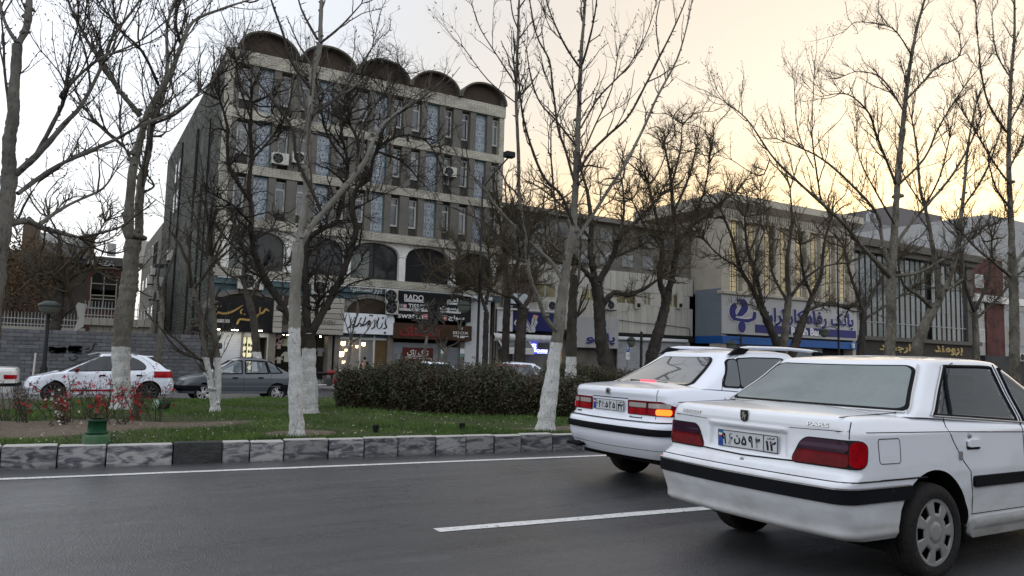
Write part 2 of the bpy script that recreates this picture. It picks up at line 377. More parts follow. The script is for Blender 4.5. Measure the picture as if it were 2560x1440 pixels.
# grass: blades as one mass
def grass():
    n = 90000
    X = rng.uniform(-4, 12, n*2); v = rng.random(n*2)**1.5; Yr = 9.64+14.3*v; Y = Yr+SL*(X-3)
    dens = np.sin(X*3.1+1)*np.sin(Y*2.3)+np.sin(X*.8)*.6+rng.normal(0, .8, n*2)
    inb = ((X+.15)/2.6)**2+((Y-12.6)/1.5)**2 < 1+.15*rng.normal(0, 1, n*2)
    inb |= ((X-2.75)/.5)**2+((Y-10.25)/.36)**2 < 1
    inb |= ((X-6.7)/.75)**2+((Y-10.2)/.42)**2 < 1
    inb |= ((X+2.2)/1.1)**2+((Y-13.2)/1.4)**2 < 1
    vis = (X > Y*.12-1.6-1.5) & (X < Y*.75+2)
    ok = (~inb) & vis & (dens > -1.6); X, Y = X[ok][:n], Y[ok][:n]; n = len(X)
    Z = np.array([med_z(a, b) for a, b in zip(X, Y)])
    h = rng.uniform(.02, .065, n)*(1+.5*np.sin(X*2+Y)); w = rng.uniform(.004, .009, n)*(1+.06*(Y-10)); a = rng.uniform(0, math.pi, n); lean = rng.normal(0, .022, (n, 2))
    P0 = np.stack([X-w*np.cos(a), Y-w*np.sin(a), Z-.01], 1); P1 = np.stack([X+w*np.cos(a), Y+w*np.sin(a), Z-.01], 1); P2 = np.stack([X+lean[:, 0], Y+lean[:, 1], Z+h], 1)
    V = np.stack([P0, P1, P2], 1).reshape(-1, 3)
    me = bpy.data.meshes.new('grass'); me.vertices.add(3*n); me.vertices.foreach_set('co', V.ravel()); me.loops.add(3*n); me.loops.foreach_set('vertex_index', np.arange(3*n))
    me.polygons.add(n); me.polygons.foreach_set('loop_start', np.arange(0, 3*n, 3)); me.polygons.foreach_set('loop_total', np.full(n, 3)); me.update()
    m = mat('grass blades', (.105, .175, .035), .7, var=.5, vscale=1.3, col2=(.035, .07, .018), wear=((.16, .15, .06), .60, 9))
    me.materials.append(m); kind(link('grass', me), 'stuff', 'short green grass covering the central reservation')
grass()
# fallen petals, stones and litter on the lawn and bed
def litter():
    mb = MB(); rr = random.Random(9)
    for _ in range(420):
        X = rr.uniform(-3, 9); Y = 9.8+rr.random()**1.4*6; s = rr.uniform(.006, .02); z = med_z(X, Y)+.03; a = rr.uniform(0, 6)
        q = [(X+s*math.cos(a+k*1.57)*rr.uniform(.6, 1.2), Y+s*math.sin(a+k*1.57)*rr.uniform(.6, 1.2), z+rr.uniform(0, .012)) for k in range(4)]
        mb.add(q+[(X, Y, z+.018)], [(0, 1, 4), (1, 2, 4), (2, 3, 4), (3, 0, 4)])
    kind(mb.make('litter', mat('pale scraps', (.45, .42, .36), .8, var=.5, vscale=30)), 'stuff', 'scattered pale petals and leaf scraps on the lawn')
litter()
# kerb stones, each its own block
def kerb_mat():
    m = bpy.data.materials.new('veined kerb stone'); m.use_nodes = True; t = m.node_tree; B = t.nodes['Principled BSDF']; L = t.links.new; B.inputs['Roughness'].default_value = .6
    tc = t.nodes.new('ShaderNodeTexCoord'); oi = t.nodes.new('ShaderNodeObjectInfo')
    mu = t.nodes.new('ShaderNodeMath'); mu.operation = 'MULTIPLY'; mu.inputs[1].default_value = 53; L(oi.outputs['Random'], mu.inputs[0])
    ad = t.nodes.new('ShaderNodeVectorMath'); ad.operation = 'ADD'; L(tc.outputs['Object'], ad.inputs[0]); L(mu.outputs[0], ad.inputs[1])
    mp = t.nodes.new('ShaderNodeMapping'); L(ad.outputs[0], mp.inputs[0]); mp.inputs['Rotation'].default_value = (0, -.75, 0); mp.inputs['Scale'].default_value = (1.3, 1.3, 4.2)
    n = t.nodes.new('ShaderNodeTexNoise'); n.inputs['Scale'].default_value = 2.6; n.inputs['Detail'].default_value = 9; n.inputs['Roughness'].default_value = .62; n.inputs['Distortion'].default_value = 1.4; L(mp.outputs[0], n.inputs[0])
    r = t.nodes.new('ShaderNodeValToRGB'); L(n.outputs[0], r.inputs[0]); e = r.color_ramp.elements
    e[0].position = .36; e[0].color = (.045, .047, .055, 1); e[1].position = .56; e[1].color = (.34, .33, .32, 1); q = e.new(.46); q.color = (.13, .13, .145, 1)
    h = t.nodes.new('ShaderNodeHueSaturation'); mm = t.nodes.new('ShaderNodeMapRange'); mm.inputs[3].default_value = .55; mm.inputs[4].default_value = 1.15
    m3 = t.nodes.new('ShaderNodeMath'); m3.operation = 'FRACT'; m2 = t.nodes.new('ShaderNodeMath'); m2.operation = 'MULTIPLY'; m2.inputs[1].default_value = 7.31; L(oi.outputs['Random'], m2.inputs[0]); L(m2.outputs[0], m3.inputs[0]); L(m3.outputs[0], mm.inputs[0])
    L(mm.outputs[0], h.inputs['Value']); L(r.outputs[0], h.inputs['Color'])
    n4 = t.nodes.new('ShaderNodeTexNoise'); n4.inputs['Scale'].default_value = 14; n4.inputs['Detail'].default_value = 8; L(tc.outputs['Object'], n4.inputs[0])
    s = t.nodes.new('ShaderNodeSeparateXYZ'); L(tc.outputs['Object'], s.inputs[0])
    # splash dirt reaches up from the gutter
    g = t.nodes.new('ShaderNodeMath'); g.operation = 'MULTIPLY_ADD'; g.inputs[1].default_value = -8; L(s.outputs['Z'], g.inputs[0]); L(n4.outputs[0], g.inputs[2])
    g2 = t.nodes.new('ShaderNodeMapRange'); g2.inputs[1].default_value = .1; g2.inputs[2].default_value = .6; g2.inputs[4].default_value = .6; L(g.outputs[0], g2.inputs[0])
    mt = t.nodes.new('ShaderNodeMix'); mt.data_type = 'RGBA'; mt.inputs[7].default_value = (.40, .39, .36, 1); zt_ = t.nodes.new('ShaderNodeMapRange'); zt_.inputs[1].default_value = .236; zt_.inputs[2].default_value = .244; L(s.outputs['Z'], zt_.inputs[0]); L(zt_.outputs[0], mt.inputs[0]); L(h.outputs[0], mt.inputs[6])
    mx = t.nodes.new('ShaderNodeMix'); mx.data_type = 'RGBA'; mx.inputs[7].default_value = (.07, .066, .06, 1); L(mt.outputs[2], mx.inputs[6]); L(g2.outputs[0], mx.inputs[0]); L(mx.outputs[2], B.inputs['Base Color'])
    bp = t.nodes.new('ShaderNodeBump'); bp.inputs['Strength'].default_value = .3; bp.inputs['Distance'].default_value = .01; L(n4.outputs[0], bp.inputs['Height']); L(bp.outputs[0], B.inputs['Normal'])
    return m
M_kerb = kerb_mat(); M_kdark = mat('dark rough kerb stone', (.06, .06, .06), .8, var=.5, vscale=8, bump=.8, bscale=30)
M_klight = mat('worn kerb top', (.36, .35, .33), .8, var=.3, vscale=9, bump=.4)
kerb = thing('kerb', 'long low kerb of veined grey stone blocks edging the central reservation', 'kerb', (3, 9.4, 0))
joints_px = [-420, -250, -110, 0, 142, 265, 432, 555, 625, 710, 822, 911, 995, 1091, 1166, 1237, 1303, 1382, 1455, 1540, 1630, 1730, 1840, 1960]
def kx(px):
    lo, hi = -12., 60.
    for _ in range(50):
        m_ = (lo+hi)/2; q = Vector(rd(m_, KY, .12))-Vector((0, 0, EYE)); x = 1280+F*q.dot(CR)/q.dot(FW) if q.dot(FW) > .1 else -9999
        if x < px: lo = m_
        else: hi = m_
    return lo
kxs = [kx(p) for p in joints_px]; x = kxs[-1]
rk = random.Random(5)
while x < 26: x += rk.uniform(.45, .8); kxs.append(x)
for i in range(len(kxs)-1):
    a, b = kxs[i], kxs[i+1]; w = b-a-.012; ang = math.atan(SL); c = Vector(rd((a+b)/2, KY, 0)); dy = rk.uniform(-.012, .012); dz = rk.uniform(-.012, .008)
    mb = MB(); mb.bbox(-w/2, w/2, 0, .16, -.02, .25, .012)
    dark = (i == 6)
    o = mb.make('stone', M_kdark if dark else M_kerb, None); WM.pop(o.name, None)
    o.location = c+Vector((0, dy, dz)); o.rotation_euler = (rk.uniform(-.03, .02), 0, ang+rk.uniform(-.008, .008)); o.parent = kerb; o.matrix_parent_inverse = world_of(kerb).inverted()
    if dark: o['label'] = 'darker rough block among the veined ones'
mb = rd_quad(MB(), -90, kxs[0], KY+.01, KY+.16, .24); mb2 = MB()
for x0, x1 in ((-90, kxs[0]-.01), (kxs[-1]+.01, 130)):
    mb2.add([rd(x0, KY, -.02), rd(x1, KY, -.02), rd(x1, KY, .245), rd(x0, KY, .245), rd(x1, KY+.15, .245), rd(x0, KY+.15, .245)], [(0, 1, 2, 3), (3, 2, 4, 5)])
kind(mb2.make('kerb_run', M_kerb, kerb), 'stuff')
# far carriageway, its lines, kerb and pavement
FZ = -.35
kind(rd_quad(MB(), -120, 200, 24.35, 33.4, FZ).make('road_far', M_asph2), 'structure')
kind(tape(-80, 150, 24.95, .10, FZ+.004).make('edge_line_far', M_line), 'structure')
mb = MB(); mb.add([rd(-120, 24.2, FZ-.05), rd(150, 24.2, FZ-.05), rd(150, 24.2, FZ+.16), rd(-120, 24.2, FZ+.16), rd(150, 24.4, FZ-.05), rd(-120, 24.4, FZ-.05), rd(150, 24.4, FZ+.16), rd(-120, 24.4, FZ+.16)],
                  [(0, 1, 2, 3), (3, 2, 6, 7), (5, 7, 6, 4)]); kind(mb.make('median_kerb_far', M_klight), 'structure')
M_pave = brickmat('pavement slabs', (.20, .19, .18), (.16, .155, .15), (.08, .08, .08), .4, .4, .01)
mb = MB(); mb.add([rd(-120, 33.4, FZ-.05), rd(150, 33.4, FZ-.05), rd(150, 33.4, FZ+.13), rd(-120, 33.4, FZ+.13), rd(150, 33.58, FZ+.13), rd(-120, 33.58, FZ+.13)], [(0, 1, 2, 3), (3, 2, 4, 5)])
kind(mb.make('kerb_far', M_kerb), 'structure')
PZ = FZ+.125
kind(MB().add([rd(-120, 33.57, PZ), rd(200, 33.57, PZ), (200, 60, PZ), (-120, 60, PZ)], [(0, 1, 2, 3)]).make('pavement_far', mat('far paving', (.17, .16, .15), .8, var=.3, vscale=2, bump=.3)), 'structure')
# ------------------------------------------------------------------ main building
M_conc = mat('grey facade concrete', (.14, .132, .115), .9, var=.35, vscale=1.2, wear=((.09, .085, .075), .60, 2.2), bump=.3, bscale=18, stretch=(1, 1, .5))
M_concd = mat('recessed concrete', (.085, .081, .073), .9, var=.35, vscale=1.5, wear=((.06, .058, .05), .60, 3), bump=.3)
M_band = brickmat('pale split-face band', (.50, .47, .39), (.39, .37, .31), (.16, .15, .12), .42, .085, .012)
M_bside = brickmat('brown side brick', (.13, .112, .09), (.06, .052, .044), (.02, .055, .05), .55, .22, .03, axis='y', bump=1)
M_vault = mat('vault concrete', (.13, .115, .09), .9, var=.4, vscale=1.5, wear=((.06, .05, .04), .58, 3), bump=.4)
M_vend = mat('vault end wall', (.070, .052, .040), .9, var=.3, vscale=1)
M_frame = mat('weathered white window frame', (.58, .58, .56), .5, var=.25, vscale=5)
M_glass = mat('dark window glass', (.035, .042, .045), .06, spec=.8, var=.5, vscale=.8, rnd=.5)
M_glassb = mat('blind behind glass', (.16, .17, .17), .12, spec=.8, var=.2, rnd=.5)
M_plaster = mat('worn white plaster', (.72, .70, .66), .85, var=.2, vscale=1.6, wear=((.20, .18, .16), .66, 5), bump=.3, bscale=12)
M_black = mat('black paint', (.012, .012, .013), .45)
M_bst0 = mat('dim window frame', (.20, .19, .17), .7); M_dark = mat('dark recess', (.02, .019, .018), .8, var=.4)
M_white = mat('white lettering', (.75, .75, .74), .5, var=.1)
M_steel = mat('grey steel', (.28, .29, .30), .45, metal=.4, var=.2)
M_shutw = mat('white roller shutter', (.62, .63, .64), .5, var=.12, vscale=2, wear=((.35, .34, .33), .68, 6))
M_shutg = mat('grey roller shutter', (.25, .265, .28), .5, var=.2, vscale=2)
def tilemat(name='glazed tile panel'):
    m = bpy.data.materials.new(name); m.use_nodes = True; t = m.node_tree; B = t.nodes['Principled BSDF']; L = t.links.new; B.inputs['Roughness'].default_value = .3
    tc = t.nodes.new('ShaderNodeTexCoord'); s = t.nodes.new('ShaderNodeSeparateXYZ'); L(tc.outputs['Object'], s.inputs[0])
    ab = t.nodes.new('ShaderNodeMath'); ab.operation = 'ABSOLUTE'; L(s.outputs['X'], ab.inputs[0])
    cz = t.nodes.new('ShaderNodeMath'); cz.operation = 'PINGPONG'; cz.inputs[1].default_value = .42; L(s.outputs['Z'], cz.inputs[0])
    cm = t.nodes.new('ShaderNodeCombineXYZ'); L(ab.outputs[0], cm.inputs[0]); L(cz.outputs[0], cm.inputs[1])
    n = t.nodes.new('ShaderNodeTexNoise'); n.inputs['Scale'].default_value = 4.5; n.inputs['Detail'].default_value = 2; n.inputs['Distortion'].default_value = 3; L(cm.outputs[0], n.inputs[0])
    v = t.nodes.new('ShaderNodeTexVoronoi'); v.inputs['Scale'].default_value = 7; L(cm.outputs[0], v.inputs[0])
    r = t.nodes.new('ShaderNodeValToRGB'); L(n.outputs[0], r.inputs[0]); r.color_ramp.interpolation = 'CONSTANT'; e = r.color_ramp.elements
    e[0].color = (.07, .085, .13, 1); e[1].position = .45; e[1].color = (.42, .45, .45, 1)
    for p, c in ((.50, (.11, .125, .16, 1)), (.53, (.15, .26, .29, 1)), (.55, (.40, .43, .44, 1)), (.61, (.10, .115, .16, 1))): q = e.new(p); q.color = c
    mx = t.nodes.new('ShaderNodeMix'); mx.data_type = 'RGBA'; lt = t.nodes.new('ShaderNodeMath'); lt.operation = 'LESS_THAN'; lt.inputs[1].default_value = .22; L(v.outputs[0], lt.inputs[0])
    sc_ = t.nodes.new('ShaderNodeMath'); sc_.operation = 'MULTIPLY'; sc_.inputs[1].default_value = .7; L(lt.outputs[0], sc_.inputs[0])
    mx.inputs[7].default_value = (.40, .42, .44, 1); L(sc_.outputs[0], mx.inputs[0]); L(r.outputs[0], mx.inputs[6]); L(mx.outputs[2], B.inputs['Base Color'])
    return m
M_tile = tilemat(); M_tileb = mat('turquoise tile border', (.15, .30, .30), .3, col2=(.08, .14, .18), vscale=30)
M_teal = mat('teal glazed tile', (.045, .085, .10), .3, col2=(.09, .14, .15), vscale=12, wear=((.35, .38, .35), .70, 14))
X0, X1, YF, YB = 6.45, 24.2, 43.0, 72.5
bay = [6.92+3.456*i for i in range(6)]
bld = thing('apartment_building', 'tall grey concrete building with five rounded roof vaults, tiled panels and shops below', 'building', (X0, YF, PZ))
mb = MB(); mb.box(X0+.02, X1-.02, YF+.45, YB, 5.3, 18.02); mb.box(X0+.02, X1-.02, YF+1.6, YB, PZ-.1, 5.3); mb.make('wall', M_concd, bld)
mb = MB(); mb.box(X0, X0+.30, YF+.30, YB+.01, PZ-.1, 18.03); mb.make('side_wall', M_bside, bld)
mb = MB(); mb.box(X0+.001, X0+.44, YF, YF+.32, 5.3, 17.4); mb.make('corner_pier', M_band, bld)
mb = MB(); mb.box(X1-.34, X1, YF, YF+.44, PZ, 17.4); mb.make('corner_pier', M_band, bld)
for zt, th, pr in ((18.1, .74, .10), (14.75, .52, .06), (11.65, .52, .06), (8.62, .50, .38), (5.82, .48, .12)):
    mb = MB(); mb.box(X0-.03, X1+.03, YF-pr, YF+.47, zt-th, zt); mb.make('band', M_band, bld)
rb_ = random.Random(21)
# window as a shared piece: origin at lower left of the frame
def win_mesh(w, h, hint):
    f = MB(); t = .075
    f.box(0, t, 0, .07, 0, h); f.box(w-t, w, 0, .07, 0, h); f.box(t, w-t, 0, .07, 0, t); f.box(t, w-t, 0, .07, h-t, h); f.box(t, w-t, .003, .067, h*hint-.03, h*hint+.03)
    s = .035; f.box(t, t+s, .012, .06, t, h*hint-.03); f.box(w-t-s, w-t, .012, .06, t, h*hint-.03); f.box(t+s, w-t-s, .012, .06, t, t+s); f.box(t+s, w-t-s, .012, .06, h*hint-.03-s, h*hint-.03)
    p = MB(); p.box(t, w-t, .035, .045, t, h-t); return f.mesh('window', M_frame), p
wf, wp = win_mesh(.62, 1.78, .76); wpm = [wp.mesh('pane', M_glass), wp.mesh('pane', M_glassb)]
floors = ((14.75, 17.36), (11.65, 14.23), (8.62, 11.13))
pier = MB(); pier.box(-.15, .15, YF-YF, .46, 0, 1)
pm = {}
for fi, (za, zb) in enumerate(floors):
    for bi in range(5):
        c = (bay[bi]+bay[bi+1])/2
        for px_, wd in ((c-.62, .20), (c+.62, .20), (bay[bi+1]-.02, .30) if bi < 4 else (None, 0)):
            if px_ is None: continue
            k = (wd, round(zb-za, 2))
            if k not in pm: pm[k] = MB().box(-wd, wd, 0, .46, 0, zb-za).mesh('pier', M_conc)
            link('pier', pm[k], bld, loc=(px_, YF, za))
        if bi == 0: link('pier', MB().box(-.14, .14, 0, .46, 0, zb-za).mesh('pier', M_conc), bld, loc=(bay[0]+.12, YF, za))
        tw = .42; key = 'tile%d' % fi
        if key not in pm: pm[key] = (MB().box(-tw+.06, tw-.06, 0, .05, -.5*(zb-za)+.12, .5*(zb-za)-.12).mesh('tile_panel', M_tile), MB().box(-tw, tw, .012, .2, -.5*(zb-za)+.02, .5*(zb-za)-.02).mesh('panel_border', M_tileb))
        o = link('tile_panel', pm[key][0], bld, loc=(c, YF+.24, (za+zb)/2)); link('panel_border', pm[key][1], o, local=True)
        for sx in (-1, 1):
            wx = c+sx*.82+(0 if sx > 0 else -.62)
            if bi == 4 and sx > 0: wx = c+.81
            o = link('window', wf, bld, loc=(wx, YF+.36, zb-.14-1.78)); link('pane', wpm[rb_.random() < .35], o, local=True)
# arched storey
col_w = .21
for i in range(6):
    cx = bay[i] if 0 < i < 5 else (bay[0]+.06 if i == 0 else bay[5]-.4)
    mb = MB(); mb.bbox(cx-col_w, cx+col_w, YF-.02, YF+.40, 5.82, 7.28, .02); mb.bbox(cx-col_w-.04, cx+col_w+.04, YF-.06, YF+.42, 7.28, 7.36, .015); mb.make('column', M_plaster, bld)
for i in range(5):
    a, b = bay[i], bay[i+1]; ca = a+col_w if i else a+.06+col_w; cb = b-col_w if i < 4 else b-.4-col_w
    n = 22; mb = MB(); top = 8.12; V = []; xs = [a]+[ca+(cb-ca)*j/n for j in range(n+1)]+[b]
    zs = [7.36]+[7.36+.68*math.sqrt(max(0, 1-(2*j/n-1)**2)) for j in range(n+1)]+[7.36]
    for x, z in zip(xs, zs): V += [(x, YF+.02, z), (x, YF+.02, top), (x, YF+.38, z), (x, YF+.38, top)]
    fs = []
    for j in range(n+2): k = 4*j; fs += [(k, k+4, k+5, k+1), (k+2, k+6, k+4, k)]
    mb.add(V, fs); mb.make('arch', M_plaster, bld)
    ln = [(xs[j], YF-.012, zs[j]+.045) for j in range(1, n+2)]; MB().tube(ln, .045, 6).make('arch_moulding', M_plaster, bld)
    mb = MB(); mb.box(ca, cb, YF+.30, YF+.32, 5.82, 8.1); o = mb.make('arch_glazing', MATS['black paint'] if i in (3, 4) else mat('tinted arch glass', (.016, .018, .019), .07, spec=.3), bld)
    mb = MB(); mb.box((ca+cb)/2-.025, (ca+cb)/2+.025, YF+.27, YF+.30, 5.82, 8.05); mb.box(ca, cb, YF+.27, YF+.30, 5.82, 5.87); mb.make('glazing_bar', M_dark, bld)
    if i in (0, 2): mb = MB(); mb.box(ca+.05, (ca+cb)/2-.3, YF+.285, YF+.298, 5.9, 7.5); mb.make('blind', mat('grey green blind', (.17, .18, .16), .8, var=.2), bld)
# roof vaults
for i in range(5):
    c = (bay[i]+bay[i+1])/2; n = 26; hw = 1.715; rise = 1.28; th = .11; mb = MB(); V = []; fs = []
    for j in range(n+1):
        a = math.pi*j/n; x, z = -math.cos(a), math.sin(a)
        for y in (YF-.38, YB): V += [(c+x*hw, y, 18.1+z*rise), (c+x*(hw-th), y, 18.1+z*(rise-th))]
    for j in range(n): k = 4*j; fs += [(k, k+2, k+6, k+4), (k+1, k+5, k+7, k+3), (k, k+4, k+5, k+1), (k+2, k+3, k+7, k+6)]
    v = mb.add(V, fs).make('roof_vault', M_vault, bld)
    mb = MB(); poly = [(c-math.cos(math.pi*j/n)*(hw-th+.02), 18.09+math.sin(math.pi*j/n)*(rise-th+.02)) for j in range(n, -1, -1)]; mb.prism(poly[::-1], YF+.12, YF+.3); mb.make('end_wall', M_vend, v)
mb = MB(); mb.bbox(X1-.30, X1+.03, YF-.10, YF+.6, 18.1, 18.55, .02); mb.make('parapet_block', M_conc, bld)
# rear block and its details on the side elevation
rear = thing('rear_block', 'lower brown brick wing stepping down behind the tall grey building', 'building', (X0, YB, PZ))
mb = MB(); mb.prismx([(YB+.02, PZ), (93, PZ), (93, 10.6), (89, 12.4), (YB+.02, 12.4)], X0-.05, X1-3); mb.make('wall', mat('rear brick', (.16, .15, .125), .9, var=.35, vscale=.8, bump=.5, bscale=8), rear)
mb = MB(); mb.prismx([(92.9, 10.3), (94.2, 10.3), (94.2, 12.6), (91.5, 13.1), (91.5, 10.6)], X0-.7, X0+3); mb.make('roof_room', mat('pale cladding', (.42, .41, .38), .8, var=.2), rear)
for y in (76, 80, 84, 88):
    for z in (4.2, 7.4, 10.2): mb = MB(); mb.box(X0-.10, X0-.05, y, y+1.3, z, z+1.1); o = mb.make('window', M_frame, rear); MB().box(X0-.115, X0-.10, y+.08, y+1.22, z+.08, z+1.02).make('pane', M_glass, o)
# dark sheet for a recess, windows and pipes on the side wall
mb = MB(); mb.box(X0-.012, X0+.01, 62.0, 65.2, 11.8, 17.0); mb.make('stairwell_dark_sheet', M_dark, bld)  # flat dark sheet on the wall face, in place of a shaded recess
for y in (62.3, 64.3):
    for z in (12.1, 14.5): mb = MB(); mb.box(X0-.05, X0-.012, y, y+.7, z, z+1.5); o = mb.make('side_window', M_frame, bld); MB().box(X0-.06, X0-.05, y+.07, y+.63, z+.07, z+1.43).make('pane', M_glassb, o)
for y, r in ((47.2, .05), (52.4, .06), (53.0, .04), (60.9, .06)):
    MB().tube([(X0-.08, y, PZ+2), (X0-.08, y, 9+y*.13)], r, 8).make('drain_pipe', M_dark, bld)
mb = MB(); mb.box(X0-.13, X0-.02, 49.5, 51.8, 1.5, 11.5); mb.make('brick_pilaster', M_bside, bld)
mb = MB(); mb.box(X0-.13, X0-.02, 66.2, 68.0, 1.5, 12.5); mb.make('brick_pilaster', M_bside, bld)
# rough broken stones at the wall foot behind the block wall
rk = random.Random(8); mb = MB()
for i in range(170):
    y = rk.uniform(43.4, 52); z = PZ+rk.uniform(1.6, 2.3+1.0*math.exp(-((y-46)/2.5)**2)); s = rk.uniform(.08, .22)
    mb.box(X0-.05-rk.uniform(.05, .5), X0-.02, y, y+s*2, z, z+s*rk.uniform(.4, 1))
kind(mb.make('rubble_masonry', mat('broken stone', (.18, .165, .14), .95, var=.5, vscale=3, rnd=.2), bld), 'stuff')
# ---- air conditioners
mat('dim fan', (.07, .07, .07), .6)
def ac_unit(x, z, Y, label, w=.80, h=.58, d=.30, rz=0, cage=False, group='outdoor air conditioning units'):
    t = thing('air_conditioner', label, 'air conditioner', (x, Y, z), rz, group)
    MB().bbox(0, w, -d, 0, 0, h, .02).make('casing', mat('ac casing', (.50, .49, .45), .5, var=.25, vscale=3, wear=((.25, .23, .2), .64, 6)), t, True)
    c = (w*.36, -d-.004, h*.5); r = h*.40
    MB().lathe([(0, .0), (r*.97, .0), (r, -.012), (r*1.06, -.012), (r*1.06, .004)], c, 'y', 22).make('fan_ring', M_dark, t, True)
    f = MB()
    for k in range(5):
        a = k*2*math.pi/5; f.add([(c[0]+.03*math.cos(a), c[1]-.014, c[2]+.03*math.sin(a)), (c[0]+r*.85*math.cos(a-.2), c[1]-.014, c[2]+r*.85*math.sin(a-.2)), (c[0]+r*.85*math.cos(a+.35), c[1]-.02, c[2]+r*.85*math.sin(a+.35)), (c[0]+.04*math.cos(a+1), c[1]-.02, c[2]+.04*math.sin(a+1))], [(0, 1, 2, 3)])
    f.lathe([(0, -.03), (.05, -.03), (.05, 0)], c, 'y', 12); f.make('fan', MATS['dim fan'], t, True)
    g = MB()
    for k in range(3): g.lathe([(r*(.3+.3*k), -.028), (r*(.3+.3*k)+.006, -.028)], c, 'y', 22)
    g.make('guard', M_dark, t, True)
    b = MB(); b.box(.08, .12, -d-.02, .12, -.05, -.001); b.box(w-.12, w-.08, -d-.02, .12, -.05, -.001)
    b.add([(.1, -d, -.05), (.1, .1, -.4), (.13, .1, -.4), (.13, -d, -.05)], [(0, 1, 2, 3)]); b.make('bracket', M_dark, t, True)
    return t
def ac_at(px, py, Y, label, **k): p = at(px, py, Y=Y); return ac_unit(p.x, p.z, Y, label, **k)
ac_at(676, 410, YF-.02, 'white outdoor unit under a third-floor window beside the tree fork', w=.95, h=.66)
ac_at(728, 408, YF-.02, 'white outdoor unit half hidden by twigs, right of the one by the tree fork', w=.95, h=.66)
ac_at(1107, 441, YF-.03, 'white outdoor unit on a bracket high on the facade near the lamp arm', w=.85, h=.62)
ac_at(592, 722, YF-.3, 'large outdoor unit above the black shop fascia with gold script', w=1.35, h=.86)
ac_at(777, 736, YF-.3, 'outdoor unit standing on the beige slatted shop fascia', w=1.1, h=.80)
ac_at(962, 757, YF-.3, 'upper outdoor unit beside the black watch shop sign', w=.72, h=.84)
ac_at(963, 786, YF-.3, 'lower outdoor unit tucked behind the white script sign', w=.72, h=.84)
k = 0
for px, py, lab in ((428, 655, 'in a metal cage high on the side wall'), (385, 690, 'topmost of the cluster at the rear wing'), (378, 712, 'second in the rear wing cluster'), (404, 720, 'beside the drain pipe above the balcony'), (381, 750, 'left of the pair above the block wall'), (401, 752, 'right of the pair above the block wall'), (404, 806, 'lowest by the balcony end')):
    p = at(px, py, X=X0-.16)
    ac_unit(p.x, p.z, p.y, 'small grey outdoor unit '+lab, w=1.1, h=.8, d=.38, rz=-math.pi/2, group='units on the side wall')
p = at(418, 655, X=X0-.1)
cg = thing('window_cage', 'dark metal cage bolted round an opening high on the brick side wall', 'cage', (p.x, p.y, p.z-.5))
mb = MB()
for k in range(7): mb.box(X0-.9, X0-.86, p.y+k*.5, p.y+k*.5+.04, p.z-.2, p.z+1.7); mb.box(X0-.9, X0-.05, p.y+k*.5, p.y+k*.5+.04, p.z-.24, p.z-.2)
for z in (p.z-.2, p.z+.7, p.z+1.66): mb.box(X0-.905, X0-.865, p.y, p.y+3.05, z, z+.05)
mb.make('bars', M_black, cg)
# ---- ground floor
ground_x = (X0, X1)
def shutter(x0, x1, z0, z1, Y, m, parent, pitch=.085, name='shutter'):
    mb = MB(); n = int((z1-z0)/pitch); V = []; prof = [(0, 0), (-.014, .2), (-.018, .5), (-.014, .8), (0, .97)]
    for i in range(n):
        for dy, f in prof: z = z0+(i+f)*(z1-z0)/n; V += [(x0, Y+dy, z), (x1, Y+dy, z)]
    k = len(V)//2; mb.add(V, [(2*j, 2*j+1, 2*j+3, 2*j+2) for j in range(k-1)])
    mb.box(x0-.05, x0, Y-.04, Y+.06, z0, z1); mb.box(x1, x1+.05, Y-.04, Y+.06, z0, z1)
    return mb.make(name, m, parent)
def gx(px, py=850): return at(px, py, Y=YF).x
mb = MB(); mb.box(X0, X1, YF-.05, YF+1.6, 4.95, 5.34); mb.make('fascia_beam', M_teal, bld)
mb = MB(); mb.box(X0+.01, gx(985), YF+.2, YF+.4, 2.3, 4.95); mb.make('tile_wall', M_teal, bld)
for cpx, cpy, hw in ((612, 760, 1.7), (925, 770, 1.45)):     # stone arches over the shop doors
    c = at(cpx, cpy, Y=YF+.1); nn = 9
    for i in range(nn):
        a0 = math.pi*(i+.04)/nn; a1 = math.pi*(i+.96)/nn; V = []
        for a in (a0, (a0+a1)/2, a1):
            for r in (1, 1.26): V.append((c.x-math.cos(a)*hw*r, c.z-.35+math.sin(a)*.92*r))
        poly = [V[1], V[3], V[5], V[4], V[2], V[0]]
        MB().prism(poly[::-1], YF+.02, YF+.19).make('voussoir', mat('arch stone', (.19, .175, .16), .85, var=.2, rnd=.15), bld)
    MB().prism([(c.x+math.cos(math.pi*i/14)*hw, c.z-.35+math.sin(math.pi*i/14)*.92) for i in range(15)], YF+.1, YF+.18).make('arch_infill', mat('painted arch infill', (.06, .04, .025), .7, col2=(.02, .018, .012), vscale=2), bld)
# pale string of cable tray under the band
mb = MB(); mb.box(X0+.2, X1-.8, YF-.22, YF-.17, 5.25, 5.31)
mb.make('cable_tray', M_frame, bld)
ptext('carved_lettering', 'بازار قسطنطنیه', 876, 722, 955, 724, YF-.06, mat('dull plaster lettering', (.6, .6, .58), .7), bld, hh=.52, arabic=True, bold=.012)
